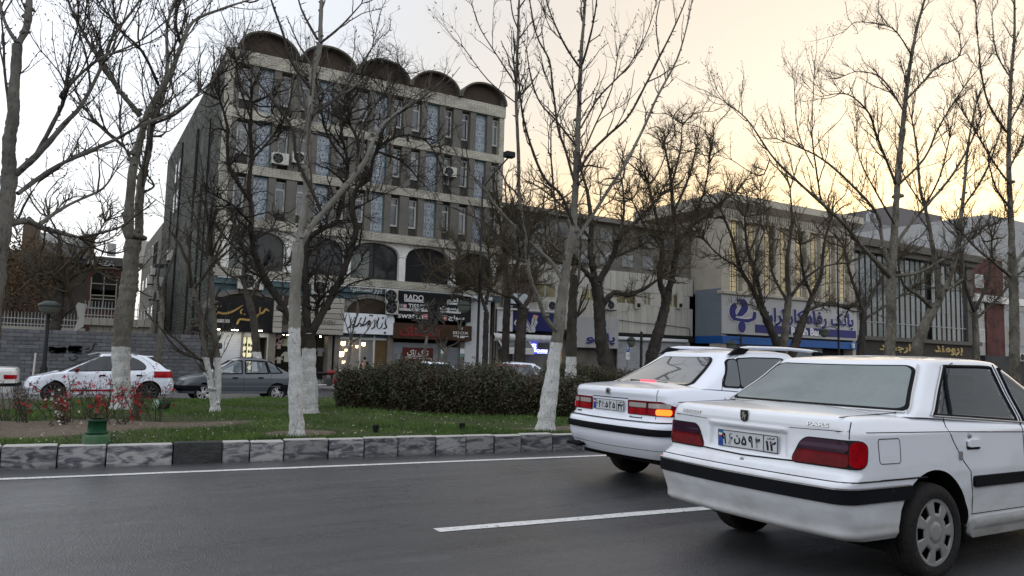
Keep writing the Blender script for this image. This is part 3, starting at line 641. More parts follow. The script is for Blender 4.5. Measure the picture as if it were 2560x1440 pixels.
# piers between shops
for a, b in ((604, 609), (672, 690), (822, 832), (838, 850), (970, 984), (1100, 1116), (1152, 1163), (1222, 1232)):
    mb = MB(); mb.bbox(gx(a), gx(b), YF+.02, YF+.9, PZ, 2.75, .01); mb.make('shop_pier', mat('shop pier stone', (.20, .18, .155), .75, var=.25, vscale=2), bld)
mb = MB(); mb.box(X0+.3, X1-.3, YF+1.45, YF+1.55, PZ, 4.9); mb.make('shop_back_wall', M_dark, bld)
shutter(gx(541), gx(602), PZ, 2.5, YF+.15, M_shutw, bld)
shutter(gx(938), gx(967), PZ, 2.25, YF+.2, mat('bronze slat shutter', (.16, .10, .045), .4, metal=.3, var=.3), bld, .12)
shutter(gx(985), gx(1098), PZ, 2.1, YF+.2, M_shutg, bld)
shutter(gx(1116), gx(1150), PZ, 1.9, YF+.25, M_shutg, bld)
shutter(gx(1164), gx(1221), PZ, 5.0, YF-.02, M_shutw, bld)
mb = MB(); mb.bbox(gx(1150, 750), gx(1226, 750), YF-.35, YF+.2, 4.98, 5.22, .04); mb.make('shutter_box', M_shutw, bld)
mb = MB(); mb.tube([(gx(1232), YF-.05, .4), (gx(1232), YF-.05, 5.1)], .04, 6); mb.tube([(gx(1238), YF-.05, .4), (gx(1238), YF-.05, 4.6)], .03, 6); mb.make('drain_pipe', M_dark, bld)
# display shop: white shelving that glows in place of shop light, small goods
M_shelfglow = mat('glowing white shelving', (.75, .72, .55), .6, emit=(1, .93, .62), estr=.45)  # shop light put into the shelves as emission
M_warm = mat('lit lamp', (1, .85, .6), .5, emit=(1, .78, .45), estr=9)
M_tube = mat('lit tube light', (1, 1, 1), .5, emit=(1, .93, .75), estr=26)
x0, x1 = gx(609), gx(672)
mb = MB(); mb.box(x0, x1, YF+.1, YF+.16, 2.1, 2.42); mb.box(x0+.72, x0+.80, YF+.1, YF+.16, PZ, 2.1); mb.box(x0+1.35, x0+1.42, YF+.1, YF+.16, PZ, 2.1); mb.box(x1-.06, x1, YF+.1, YF+.16, PZ, 2.1); mb.make('shop_door_frame', M_frame, bld)
for cx in (x0+.22, x0+.55, x0+1.6):
    s = MB(); s.box(cx-.13, cx+.13, YF+1.1, YF+1.14, 0, 2.1)
    for z in (.15, .5, .85, 1.2, 1.55, 1.9): s.box(cx-.13, cx+.13, YF+.85, YF+1.1, z, z+.02)
    s.make('display_shelf', M_shelfglow, bld)
    g = MB(); rg = random.Random(int(cx*10))
    for z in (.17, .52, .87, 1.22, 1.57): 
        for dx in (-.06, .07): g.bbox(cx+dx-.045, cx+dx+.045, YF+.88, YF+.98, z, z+rg.uniform(.1, .2), .01)
    kind(g.make('goods', mat('small dark goods', (.10, .13, .08), .6, col2=(.03, .03, .03), vscale=5), bld), 'stuff')
for a, b, y in ((537, 549, 822), (580, 595, 824), (641, 655, 826)):
    p = at(a, y, Y=YF-.5); q = at(b, y, Y=YF-.5); mb = MB(); mb.bbox(p.x, q.x, YF-.6, YF-.5, p.z-.04, p.z, .01); mb.make('tube_light', M_tube, bld)
# clothes shop: hanging garments
def garment(px, py, m, sc_=1.0, lab='', name='hanging_garment'):
    p = at(px, py, Y=YF+.45); g = MB(); s = sc_
    poly = [(-.17, -.30), (.17, -.30), (.16, .12), (.30, -.02), (.36, .07), (.18, .28), (.06, .31), (0, .27), (-.06, .31), (-.18, .28), (-.36, .07), (-.30, -.02), (-.16, .12)]
    g.prism([(p.x+a*s, p.z+b*s) for a, b in poly], YF+.40, YF+.47); o = g.make(name, m, None)
    tag(o, lab, 'garment', 'clothes hung in the open shop front'); return o
M_pink = mat('printed pink cloth', (.45, .20, .20), .9, col2=(.5, .45, .42), vscale=22); M_olive = mat('pale olive cloth', (.40, .42, .26), .9, var=.3, vscale=9); M_cream = mat('cream cloth', (.45, .43, .36), .9, var=.2)
garment(702, 848, M_pink, .85, 'pink patterned child top hanging left in the clothes shop')
garment(697, 864, M_pink, .6, 'small pink top hung below the other pink one')
garment(713, 852, M_olive, 1.0, 'pale olive child shirt on a hanger at the clothes shop')
garment(717, 892, M_cream, .95, 'cream shirt on a dummy lower in the clothes shop')
garment(697, 900, M_cream, .6, 'small cream baby outfit low by the shop door')
garment(800, 880, mat('grey cloth', (.2, .2, .2), .9, var=.3), .8, 'dark grey garment hanging inside right of the thick white-painted trunk')
mb = MB(); mb.tube([(gx(690), YF+.42, 2.33), (gx(822), YF+.42, 2.33)], .015, 6); mb.make('hanging_rail', M_steel, bld)
for px in (708, 719, 801): p = at(px, 836 if px < 800 else 841, Y=YF+.5); MB().lathe([(0, -.05), (.05, -.03), (.05, .03), (0, .04)], (p.x, p.y, p.z), 'z', 10).make('spot_lamp', M_tube, bld)
# lamp shop glazing and lanterns
x0, x1 = gx(850), gx(938)
mb = MB()
for x in (x0, gx(877), gx(903), x1): mb.box(x-.04, x+.04, YF+.1, YF+.18, PZ, 2.45)
mb.box(x0, gx(968), YF+.09, YF+.19, 2.18, 2.3); mb.make('shopfront_frame', M_frame, bld)
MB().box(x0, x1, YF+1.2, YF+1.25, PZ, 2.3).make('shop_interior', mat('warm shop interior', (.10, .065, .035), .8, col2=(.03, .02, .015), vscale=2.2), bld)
MB().box(x0+.04, x1-.04, YF+.13, YF+.14, PZ, 2.18).make('shop_glass', mat('clear shop glass', (.8, .85, .85), .03, alpha=.12), bld)
for i, (px, py, s) in enumerate(((858, 858, 1.2), (853, 884, 1.5), (877, 862, .8), (909, 860, 1.0), (892, 866, .8), (859, 905, .9), (865, 875, .7))):
    p = at(px, py, Y=YF+.7); l = thing('lantern', ('brass lantern glowing in the lamp shop window, '+['topmost at left', 'large and low at left', 'small beside the first window bar', 'between the two window bars', 'faint in mid window', 'lowest in the window', 'small beneath the topmost one'][i]), 'lantern', (p.x, p.y, p.z), 0, 'lanterns in the lamp shop')
    s *= .14
    MB().lathe([(0, 1.6*s), (.35*s, 1.2*s), (.9*s, .7*s), (.9*s, .6*s), (.2*s, .6*s)], (0, 0, 0), 'z', 8).make('cap', M_dark, l, True)
    MB().lathe([(.8*s, .6*s), (.75*s, -.6*s), (.3*s, -.9*s), (0, -.9*s)], (0, 0, 0), 'z', 8).make('lamp_glass', M_warm if i < 4 else mat('dim lamp', (1, .8, .5), .5, emit=(1, .7, .35), estr=4), l, True)
    MB().tube([(0, 0, 1.5*s), (0, 0, 1.5*s+.3)], .008, 4).make('chain', M_dark, l, True)
# ------------------------------------------------------------------ signs
def board(name, label, x0, y0, x1, y1, Y, m, t=.12, cat='sign', xb=None, yb=None):
    """sign box whose front plane Y carries the photo's corners (x0,y0)-(x1,y1 = lower right)"""
    a = at(x0, y0, Y=Y); b = at(x1, y1, Y=Y); s = thing(name, label, cat, (a.x, Y+t, b.z))
    MB().bbox(a.x, b.x, Y, Y+t, b.z, a.z, .015).make('board', m, s); s['_z'] = a.z; return s
YS = YF-.35
M_signb = mat('black sign face', (.010, .010, .012), .35, var=.2); M_red = mat('red sign print', (.45, .03, .035), .5)
s = board('shop_sign', 'black watch shop fascia with white and red brand lettering in two scripts', 986, 727, 1177, 806, YS, M_signb, .25)
SY = YS-.002
def pt(body, x0, x1, y, h, m=M_white, sgn=None, **k): return ptext('lettering', body, x0, y, x1, y, SY, m, sgn or s, hh=h, depth=.012, **k)
pt('RADO', 1011, 1059, 744, .34, bold=.008); pt('TISSOT', 1021, 1070, 766.5, .29, bold=.008); pt('swatch', 995, 1058, 789, .34, bold=.012)
pt('رادو', 1117, 1155, 752, .30, arabic=True, bold=.025); pt('تیسوت', 1100, 1152, 772, .32, arabic=True, bold=.025); pt('سواچ', 1121, 1161, 796, .36, arabic=True, bold=.02)
def plate(x0, x1, y, h, m, d=.008, Y=None, sg=None, name='print_panel'):
    a = at(x0, y, Y=Y or SY); b = at(x1, y, Y=Y or SY); c = at((x0+x1)/2, y, Y=Y or SY); return MB().box(a.x, b.x, (Y or SY)-d, (Y or SY), c.z-h/2, c.z+h/2).make(name, m, sg or s)
for x0, x1, y, w in ((1011, 1059, 752.5, 'SWITZERLAND'), (998, 1069, 775, 'SWISS WATCHES SINCE 1853'),): plate(x0, x1, y, .13, M_white); ptext('small_lettering', w, x0+1, y, x1-1, y, SY-.009, M_signb, s, hh=.075, depth=.004)
for x0, x1, y, w in ((1117, 1155, 759.5, 'ساعت سوییس'), (1100, 1152, 780.5, 'ساعت سوییس از 1853')): plate(x0, x1, y, .12, M_white); ptext('small_lettering', w, x0+2, y, x1-2, y, SY-.009, M_signb, s, hh=.075, depth=.004, arabic=True)
for x, y, h, red in ((1003, 765, .24, 0), (1012, 765.5, .24, 1), (1064, 791.5, .30, 1), (1112, 794.5, .30, 1), (1157, 774, .22, 0), (1164.5, 776, .22, 1)):
    c = at(x, y, Y=SY); w_ = h/2
    MB().box(c.x-w_, c.x+w_, SY-.008, SY, c.z-w_, c.z+w_).make('emblem', M_white, s); MB().box(c.x-w_+.015, c.x+w_-.015, SY-.012, SY-.008, c.z-w_+.015, c.z+w_-.015).make('emblem_field', M_red if red else M_signb, s)
    e = MB()
    if red: e.box(c.x-w_*.62, c.x+w_*.62, SY-.018, SY-.012, c.z-w_*.2, c.z+w_*.2); e.box(c.x-w_*.2, c.x+w_*.2, SY-.0185, SY-.012, c.z-w_*.62, c.z+w_*.62)
    else: e.box(c.x-w_*.5, c.x+w_*.5, SY-.018, SY-.012, c.z+w_*.25, c.z+w_*.5); e.box(c.x-w_*.12, c.x+w_*.12, SY-.0185, SY-.012, c.z-w_*.5, c.z+w_*.25)
    e.make('emblem_mark', M_white, s)
s = board('shop_sign', 'rust brown fascia with dark red script and a small white name at its right end', 984, 806, 1179, 853, YS-.03, mat('rusty brown panel', (.075, .035, .018), .55, col2=(.035, .02, .012), vscale=1.6, wear=((.10, .05, .02), .62, 4)), .28)
SY = YS-.032; M_dred = mat('dark red letters', (.22, .025, .03), .5)
pt('تیک تاک', 1000, 1100, 832, .74, M_dred, arabic=True, bold=.02, shear=0); plate(1000, 1098, 838, .07, M_dred, .03); pt('EDOX', 1133, 1171, 832.5, .17, bold=.01); pt('H', 1150, 1156, 821.5, .16, bold=.02)
plate(1133, 1171, 840.5, .045, M_white); plate(1144, 1161, 843.5, .07, M_white)
s = board('shop_sign', 'white sign board with black flowing Persian lettering', 856, 781, 985, 838, YS, mat('white sign face', (.72, .74, .78), .4, var=.05), .2)
SY = YS-.002
def calli(parts, sg, m, Y, name='lettering', d=.03, ws=1):
    """brush lettering traced as strokes in sign pixels"""
    mb = MB()
    for pts, wd in parts:
        q = [at(x, y, Y=Y) for x, y in pts]; q = [(p.x, p.z) for p in q]
        if len(q) == 1:
            r = wd[0]; x, z = q[0]; mb.prism([(x, z+r), (x-r, z), (x, z-r), (x+r, z)], Y-d, Y); continue
        stroke(mb, q, [v*ws for v in (wd if len(wd) == len(pts) else [wd[0]]*len(pts))], Y, d, n=4)
    return mb.make(name, m, sg)
M_ink = mat('black ink lettering', (.02, .018, .015), .5)
calli([(((965, 797), (963, 808), (966, 818), (958, 822)), (.02, .05, .06, .03)), (((947, 795), (943, 808), (944, 820)), (.05, .04, .02)), (((956, 806), (953, 818), (945, 822)), (.02, .045, .02)), (((942, 817), (941, 800)), (.03, .015)),
       (((937, 800), (936, 817), (927, 822)), (.03, .055, .02)), (((924, 803), (920, 812), (926, 808), (924, 801), (918, 806), (912, 812), (900, 815)), (.03, .05, .03, .03, .05, .05, .04)),
       (((925, 788),), (.06,)), (((930, 789),), (.06,)), (((957, 795),), (.07,)), (((962, 832),), (.08,)),
       (((914, 792), (911, 803), (906, 812)), (.03, .04, .03)), (((906, 812), (897, 808), (893, 814), (880, 818)), (.03, .04, .06, .05)), (((901, 797), (898, 806)), (.03, .03)), (((902, 796),), (.06,)), (((888, 792), (886, 805), (882, 815)), (.015, .035, .04)),
       (((885, 814), (877, 811), (873, 818), (866, 822)), (.04, .03, .05, .02)), (((878, 795), (876, 812)), (.012, .03)), (((886, 803),), (.06,)), (((881, 830),), (.06,)), (((887, 830),), (.05,))], s, M_ink, SY, ws=.8)
s = board('shop_sign', 'long black fascia with flowing gold script beside the block wall', 537, 741, 685, 831, YS+.05, mat('black gloss fascia', (.006, .006, .007), .22), .3)
SY = YS+.048; M_gold = mat('gold letters', (.42, .27, .09), .35, metal=.5, var=.3, vscale=6)
calli([(((607, 763), (590, 774), (575, 781), (558, 784), (545, 781), (538, 786), (536, 778), (540, 773)), (.02, .07, .09, .08, .08, .09, .05, .02)), (((541, 766), (547, 766)), (.06, .06)), (((551, 765),), (.07,)), (((604, 785), (601, 779), (606, 773)), (.07, .06, .05)),
       (((650, 768), (648, 785), (640, 795)), (.06, .05, .05)), (((672, 778), (664, 773), (658, 781), (646, 786), (636, 796), (622, 800), (600, 798), (594, 806), (592, 811)), (.04, .08, .08, .07, .08, .09, .08, .09, .04)), (((611, 786),), (.05,))], s, M_gold, SY, d=.06, ws=.62)
a = at(543, 799, Y=SY); b = at(574, 803, Y=SY); MB().box(a.x, b.x, SY-.01, SY, b.z-.08, a.z+.03).make('print_panel', mat('grey label', (.35, .35, .34), .6), s)
ptext('small_lettering', 'PERFUME HOUSE', 544, 802, 573, 802, SY-.011, M_signb, s, hh=.1, depth=.004)
s = board('shop_fascia', 'beige slatted stone shop fascia with a dark wooden inset and white swirl', 686, 735, 858, 836, YS-.05, mat('fascia backing', (.10, .09, .08), .8), .2, cat='fascia')
SY = YS-.052; a = at(687, 735, Y=SY); b = at(857, 838, Y=SY); M_beige = mat('beige stone slat', (.37, .345, .30), .7, var=.2, vscale=3, rnd=.15, stretch=(.3, 1, 6))
M_wood = mat('dark brown wood', (.045, .032, .024), .5, var=.5, vscale=3, stretch=(.4, 1, 8))
wx0, wx1 = at(707, 780, Y=SY).x, at(757, 780, Y=SY).x
n = 7
for i in range(n):
    z0 = b.z+(a.z-b.z)*i/n; z1 = b.z+(a.z-b.z)*(i+1)/n-.03
    for xa, xb in ((a.x, wx0-.02), (wx1+.02, b.x)): MB().bbox(xa, xb, SY-.07, SY, z0, z1, .015).make('slat', M_beige, s)
MB().bbox(wx0, wx1, SY-.05, SY, b.z+.5, a.z-.02, .01).make('wood_inset', M_wood, s)
calli([(((749, 762), (752, 771), (748, 788), (751, 792), (738, 796)), (.02, .05, .06, .07, .05)), (((727, 757), (722, 766), (716, 778), (718, 790), (726, 793)), (.02, .06, .08, .07, .03))], s, M_white, SY-.052)
ptext('lettering', 'BENEH', 795, 806, 838, 806, SY-.07, mat('grey brown letters', (.17, .155, .14), .7), s, hh=.26, bold=.02)
s = board('shutter_poster', 'dark red poster with white lettering fixed over the grey shutter', 1007, 868, 1082, 906, YF+.12, mat('maroon poster', (.13, .025, .018), .6, col2=(.07, .02, .015), vscale=3, stretch=(1, 1, 9)), .03, cat='poster')
ptext('lettering', 'تیک تاک', 1018, 883, 1071, 883, YF+.118, M_white, s, hh=.42, arabic=True, bold=.01, depth=.01); 
p0 = at(1018, 889, Y=YF+.118); p1 = at(1066, 889, Y=YF+.118); MB().box(p0.x, p1.x, YF+.108, YF+.118, p0.z-.04, p0.z).make('underline', M_white, s)
ptext('small_lettering', '□ Welcome to our store', 1014, 895, 1078, 895, YF+.118, M_white, s, hh=.11, depth=.008)
for px in (1108, 1156):
    p = at(px, 884, Y=YF-.02); q = thing('notice', 'white and teal paper notice on the pier '+('between the grey shutters' if px < 1120 else 'beside the tall white shutter'), 'notice', (p.x, p.y, p.z))
    MB().box(-.17, .17, -.01, 0, 0, .32).make('sheet', M_white, q, True); MB().box(-.17, .17, -.0105, 0, -.22, -.002).make('lower_sheet', mat('teal paper', (.16, .26, .26), .7), q, True)

# ------------------------------------------------------------------ metal-clad shopping block to the right
M_clad = mat('weathered white metal cladding', (.48, .46, .41), .6, var=.2, vscale=.7, wear=((.22, .20, .17), .62, 1.8), stretch=(2, 1, .3), rnd=.08)
shopb = thing('shopping_block', 'low white metal-clad block with small windows behind the bare trees', 'building', (24.4, 43.4, PZ))
mb = MB(); mb.box(24.3, 41.9, 43.9, 56, PZ, 11.6); mb.make('wall', mat('upper brown wall', (.21, .195, .17), .9, var=.4, vscale=.8, bump=.4), shopb)
mb = MB(); mb.box(24.25, 42.0, 43.4, 43.91, 11.4, 11.75); mb.make('cornice', mat('stone cornice', (.24, .22, .19), .85, var=.3, vscale=1.4), shopb)
x = 24.45; pw = .58; i = 0; cm = {}
cladm = MB().bbox(0, pw-.02, 0, .1, 3.4, 5.5, .008).mesh('cladding_panel', M_clad); cladm2 = MB().bbox(0, pw-.02, 0, .1, 6.5, 7.9, .008).mesh('cladding_panel', M_clad)
while x < 41.4:
    link('cladding_panel', cladm, shopb, loc=(x, 43.5, 0)); link('cladding_panel', cladm2, shopb, loc=(x, 43.5, 0)); x += pw
wins = [(27.2, 29.0), (31.2, 32.6), (34.3, 36.2), (36.9, 37.6), (39.0, 40.7)]
px_ = 24.45
M_yel = mat('yellowish window glass', (.30, .26, .13), .15, var=.5, vscale=1.2, rnd=.3)
for a, b in wins+[(41.5, 41.55)]:
    if a > px_: MB().box(px_, a, 43.52, 43.6, 5.52, 6.48).make('wall_panel', M_clad, shopb)
    if b < 41.4:
        o = MB().box(a, b, 43.56, 43.60, 5.52, 5.58).box(a, b, 43.56, 43.6, 6.42, 6.48).box(a, a+.06, 43.56, 43.6, 5.58, 6.42).box(b-.06, b, 43.56, 43.6, 5.58, 6.42).box((a+b)/2-.03, (a+b)/2+.03, 43.56, 43.6, 5.58, 6.42).make('window', M_frame, shopb)
        MB().box(a+.06, b-.06, 43.60, 43.62, 5.58, 6.42).make('pane', M_yel, o)
    px_ = b
for j, x in enumerate(range(25, 41, 2)):
    for z in (8.3, 10.0)[:2]:
        if (j+int(z)) % 5 == 0: continue
        o = MB().box(x, x+1.1, 43.84, 43.9, z, z+1.0).make('window', M_bst0, shopb); MB().box(x+.07, x+1.03, 43.83, 43.84, z+.07, z+.93).make('pane', M_glassb, o)
mb = MB()
for k in range(26): mb.box(24.6+k*.11, 24.64+k*.11, 43.3, 43.34, 5.2, 7.6)
for z in (5.2, 6.4, 7.56): mb.box(24.55, 27.5, 43.28, 43.36, z, z+.04)
mb.make('rusty_grille', mat('rusty steel', (.10, .055, .035), .8, var=.4), shopb)
mb = MB(); mb.box(24.3, 42, 43.5, 43.9, 2.9, 3.38); mb.make('lower_beam', M_dark, shopb)
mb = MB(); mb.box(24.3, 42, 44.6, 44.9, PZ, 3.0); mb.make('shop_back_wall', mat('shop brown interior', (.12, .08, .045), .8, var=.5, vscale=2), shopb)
mb = MB(); mb.tube([(33.9, 43.42, 4.35), (36, 43.4, 4.2), (38.5, 43.4, 4.15), (41.4, 43.42, 4.0), (41.5, 43.42, 3.4)], .025, 6); mb.make('cable', M_black, shopb)
ac_at(1364, 776, 43.4, 'cream outdoor unit under the yellow window above the shoe poster', w=.95, h=.66)
ac_at(1512, 774, 43.4, 'cream outdoor unit behind the thick dark trunk', w=.9, h=.66)
for px, nm in ((1592, 'left'), (1697, 'right')):
    p = at(px, 772, Y=43.38); v = thing('vent_box', 'tall narrow metal vent box on the clad wall, '+('by the forked trunk' if nm == 'left' else 'by the bank end'), 'vent', (p.x, p.y, p.z)); MB().bbox(-.22, .22, -.22, 0, 0, 1.3, .02).make('box', M_clad, v, True); MB().box(-.16, .16, -.225, -.22, .1, .4).make('grille', M_dark, v, True)
# shoe shop
s = board('shop_sign', 'navy shoe poster sign with two white trainers on a white panelled box', 1282, 778, 1388, 830, 42.9, mat('navy poster', (.008, .012, .10), .35), .25)
for a, b in ((1244, 1262), (1262, 1282)):
    p, q = at(a+.3, 772, Y=42.9), at(b-.3, 829, Y=42.9); MB().bbox(p.x, q.x, 42.9, 43.2, q.z, p.z, .01).make('side_panel', mat('white aluminium', (.6, .6, .6), .4, var=.08), s)
p, q = at(1242, 768, Y=42.85), at(1392, 778, Y=42.85); MB().box(p.x, q.x, 42.75, 43.3, p.z-.12, p.z).make('top_trim', MATS['white aluminium'], s)
n = 8; p, q = at(1236, 835, Y=42.7), at(1388, 842, Y=42.7)
for i in range(n):
    a = p.x+(q.x-p.x)*i/n; b = p.x+(q.x-p.x)*(i+1)/n-.015
    MB().grid(lambda u, v: (a+(b-a)*u, 42.95-.33*math.sin(math.pi*(.1+.8*v)), p.z-.45+.52*v), 1, 6).make('round_panel', MATS['white aluminium'], s)
def shoe(pts, Y, sg, m, name): q = [at(x, y, Y=Y) for x, y in pts]; MB().prism([(p.x, p.z) for p in q], Y-.03, Y).make(name, m, sg)
M_trn = mat('trainer print', (.55, .54, .55), .5, var=.2, vscale=9); M_sal = mat('salmon print', (.6, .33, .27), .5)
shoe([(1308, 826), (1327, 832), (1333, 829), (1325, 812), (1318, 800), (1313, 788), (1309, 791), (1311, 802), (1309, 812)], 42.897, s, M_trn, 'trainer_picture')
shoe([(1334, 832), (1338, 828), (1337, 818), (1344, 806), (1341, 800), (1345, 790), (1334, 786), (1329, 800), (1328, 812), (1330, 828)], 42.896, s, M_trn, 'trainer_picture')
shoe([(1334, 786), (1345, 790), (1341, 798), (1332, 795)], 42.864, s, M_sal, 'trainer_collar')
shoe([(1285, 810), (1291, 815), (1293, 800), (1290, 798), (1285, 806)], 42.897, s, M_trn, 'trainer_picture')
calli([(((1311, 797), (1321, 808), (1328, 828)), (.02, .03, .02)), (((1338, 795), (1334, 808), (1337, 816)), (.02, .03, .02)), (((1313, 812), (1322, 822)), (.02, .02)), (((1310, 818), (1320, 828)), (.02, .02))], s, mat('navy print', (.02, .03, .12), .5), 42.862, 'trainer_stripes', .004)
s = board('shop_sign', 'white upper panel sign with raised script and two dark bars', 1261, 731, 1322, 770, 43.1, mat('pale blue white panel', (.55, .60, .64), .5, var=.1), .2)
calli([(((1308, 740), (1313, 747), (1303, 752), (1296, 751), (1290, 754)), (.02, .05, .05, .05, .02)), (((1318, 742), (1322, 748), (1314, 751)), (.02, .05, .03))], s, M_frame, 43.09)
for y in (760, 766): a, b = at(1275 if y < 763 else 1282, y, Y=43.09), at(1297, y+1, Y=43.09); MB().box(a.x, b.x, 43.08, 43.1, a.z-.09, a.z+.05).make('bar', M_signb, s)
aw = thing('awning', 'grey glazed awning frame above the people in green', 'awning', tuple(at(1243, 850, Y=42.6)))
p, q, r_ = at(1246, 846, Y=42.8), at(1322, 850, Y=42.8), at(1243, 878, Y=42.0)
MB().add([(p.x, 42.9, p.z), (q.x, 42.9, p.z), (q.x, 42.2, p.z-.62), (p.x, 42.2, p.z-.62)], [(0, 1, 2, 3)]).make('glass', mat('grey awning glass', (.12, .13, .13), .3), aw)
mb = MB()
for a, b in (((p.x, 42.88, p.z+.02), (q.x, 42.88, p.z+.02)), ((p.x, 42.18, p.z-.62), (q.x, 42.18, p.z-.62)), ((p.x, 42.88, p.z), (p.x, 42.18, p.z-.62)), ((q.x, 42.88, p.z), (q.x, 42.18, p.z-.62))): mb.tube([a, b], .045, 6)
mb.box(p.x, q.x, 42.12, 42.2, p.z-.98, p.z-.62); mb.make('frame', MATS['white aluminium'], aw)
s = thing('hanging_sign', 'small lit blue and white shoe brand sign hanging over the shop door', 'sign', tuple(at(1345, 880, Y=42.6)))
M_lb = mat('lit blue sign', (.05, .06, .6), .4, emit=(.06, .07, .9), estr=1.1); M_lw = mat('lit white letters', (.9, .9, .95), .4, emit=(.85, .9, 1), estr=1.6)
a, b = at(1323, 877, Y=42.6), at(1370, 882, Y=42.6); MB().bbox(a.x, b.x, 42.6, 42.68, at(1346, 884, Y=42.6).z, at(1346, 873, Y=42.6).z, .01).make('board', M_lb, s)
a = at(1326, 865, Y=42.6); MB().bbox(a.x-.02, a.x+.55, 42.6, 42.68, a.z-.26, a.z+.22, .01).make('upper_board', M_lb, s)
ptext('lettering', 'S', 1327, 866, 1341, 866, 42.597, M_lw, s, hh=.34, bold=.03, depth=.01); ptext('lettering', 'SKECHERS', 1325, 876.5, 1369, 877.5, 42.597, M_lw, s, hh=.17, bold=.03, shear=.2, depth=.01)
ptext('small_lettering', 'Factory Outlet', 1343, 882.5, 1368, 882.5, 42.597, M_lw, s, hh=.08, depth=.01)
# shoe shop interior, its warm light put in as a glowing back wall
x0, x1 = at(1318, 880, Y=44).x, at(1405, 880, Y=44).x
MB().box(x0, x1, 44.5, 44.58, PZ, 2.95).make('glowing_back_wall', mat('glowing ochre interior', (.5, .34, .14), .7, var=.4, vscale=2, emit=(1, .62, .2), estr=.16), shopb)
mb = MB(); g = MB(); rg = random.Random(3)
for z in (.3, .75, 1.2, 1.65):
    mb.box(x0+.3, x1-.8, 44.2, 44.48, z, z+.03)
    for k in range(11): xx = x0+.4+k*(x1-x0-1.3)/11; g.bbox(xx, xx+.2, 44.25, 44.35, z+.03, z+.12, .02)
mb.make('shelf', M_wood, shopb); kind(g.make('shoes', mat('shoes', (.3, .25, .2), .6, col2=(.05, .05, .05), vscale=3), shopb), 'stuff')
MB().box(x1-.62, x1-.35, 43.5, 43.6, PZ, 1.9).make('yellow_post', mat('yellow post', (.55, .33, .03), .5), shopb)
ptext('lettering', 'OUTLET', 1372, 857, 1401, 858, 44.49, M_wood, shopb, hh=.3)
mb = MB(); 
for x in (24.35, 25.0, 25.7, 26.5): mb.box(x, x+.07, 43.6, 43.68, PZ, 1.9)
mb.box(24.35, 26.6, 43.6, 43.68, 1.9, 2.1); mb.make('shop_door_frame', M_frame, shopb)
for x in (24.42, 25.78): MB().box(x, x+.6, 43.7, 43.74, PZ, 1.9).make('curtain', mat('beige curtain', (.33, .27, .2), .9, var=.3, vscale=8, stretch=(8, 1, .3)), shopb)
# grey panel sign with blue letters
s = board('shop_sign', 'pale grey panel sign with navy Persian letters behind the dark trunk', 1438, 790, 1546, 872, 42.9, mat('pale grey panel', (.36, .355, .36), .55, var=.1, vscale=1.5), .5)
M_navy = mat('navy letters', (.025, .025, .14), .45); M_wedge = mat('white letter edge', (.55, .55, .56), .5)
for m_, d_, bo in ((M_wedge, .05, .055), (M_navy, .09, .02)): ptext('lettering', 'پالتو', 1466, 847, 1536, 848, 42.898, m_, s, hh=.86, arabic=True, bold=bo, depth=d_)
shutter(at(1546, 850, Y=43.3).x, at(1724, 850, Y=43.3).x, PZ, 2.85, 43.35, mat('printed grey shutter', (.36, .37, .38), .6, var=.3, vscale=4), shopb, .11)
mb = MB(); mb.bbox(34.0, 41.0, 43.05, 43.4, 2.86, 3.1, .05); mb.make('shutter_box', M_shutw, shopb)
# parking sign
p = at(1568, 905, Y=35); b = Vector((p.x, 35, PZ)); s = thing('parking_sign', 'narrow blue and white parking sign on a thin post by the hedge', 'sign', tuple(b))
MB().tube([(0, 0, 0), (0, 0, 2.1)], .03, 8).make('post', M_steel, s, True); zt = at(1568, 865, Y=35).z-PZ; zb_ = at(1568, 899, Y=35).z-PZ
MB().bbox(-.13, .13, -.05, -.03, zb_, zt, .004).make('panel', M_white, s, True); MB().box(-.12, .12, -.053, -.05, zt-.36, zt-.01).make('blue_field', mat('blue sign', (.02, .07, .30), .4), s, True)
V, f_ = text_geo('P.', .14, .2, .004, bold=.03); MB().add(V+np.array([0, -.058, zt-.15]), f_).make('lettering', M_white, s, True)
V, f_ = text_geo('↓', .08, .16, .004, bold=.02); MB().add(V+np.array([0.02, -.056, zt-.55]), f_).make('arrow', M_signb, s, True)

# ------------------------------------------------------------------ bank
bank = thing('bank_building', 'cream bank with tall columned windows, heavy cornice and long blue lettered fascia', 'building', (42.03, 40.7, PZ))
M_bst = mat('cream bank stone', (.44, .40, .33), .8, var=.2, vscale=.9, wear=((.20, .175, .14), .62, 2)); M_bstd = mat('cream stone with painted shade', (.27, .235, .19), .85, var=.2)  # second stone is a darker copy, shade put into its colour
BX0, BX1, BY = 42.03, 57.95, 40.7
mb = MB(); mb.box(BX0, BX0+.5, BY, 50, PZ, 12.5); mb.box(BX1-.4, BX1, BY, 50, PZ, 12.5); mb.box(BX0, BX1, BY+1.2, 50, PZ, 6.7); mb.make('wall', M_bst, bank)
mb = MB(); mb.box(BX0, BX1, BY, BY+.8, 12.35, 13.2); mb.box(BX0+.01, BX1-.01, 48.8, 50.01, 12.35, 13.2); mb.make('frieze', M_bst, bank)
mb = MB(); mb.prismx([(BY-.75, 13.75), (BY-.75, 13.6), (BY-.35, 13.35), (BY-.1, 13.2), (50.2, 13.2), (50.2, 14.15), (BY-.75, 14.15)], BX0-.75, BX1+.3); mb.make('cornice', M_bst, bank)
mb = MB()
for k in range(60): x = BX0+.1+k*.265; mb.box(x, x+.13, BY-.08, BY-.002, 12.55, 13.1)
kind(mb.make('dentils', M_bst, bank), 'stuff')
ncol = 8
cols = [BX0+.7+(BX1-BX0-1.1)*k/ncol for k in range(ncol+1)]
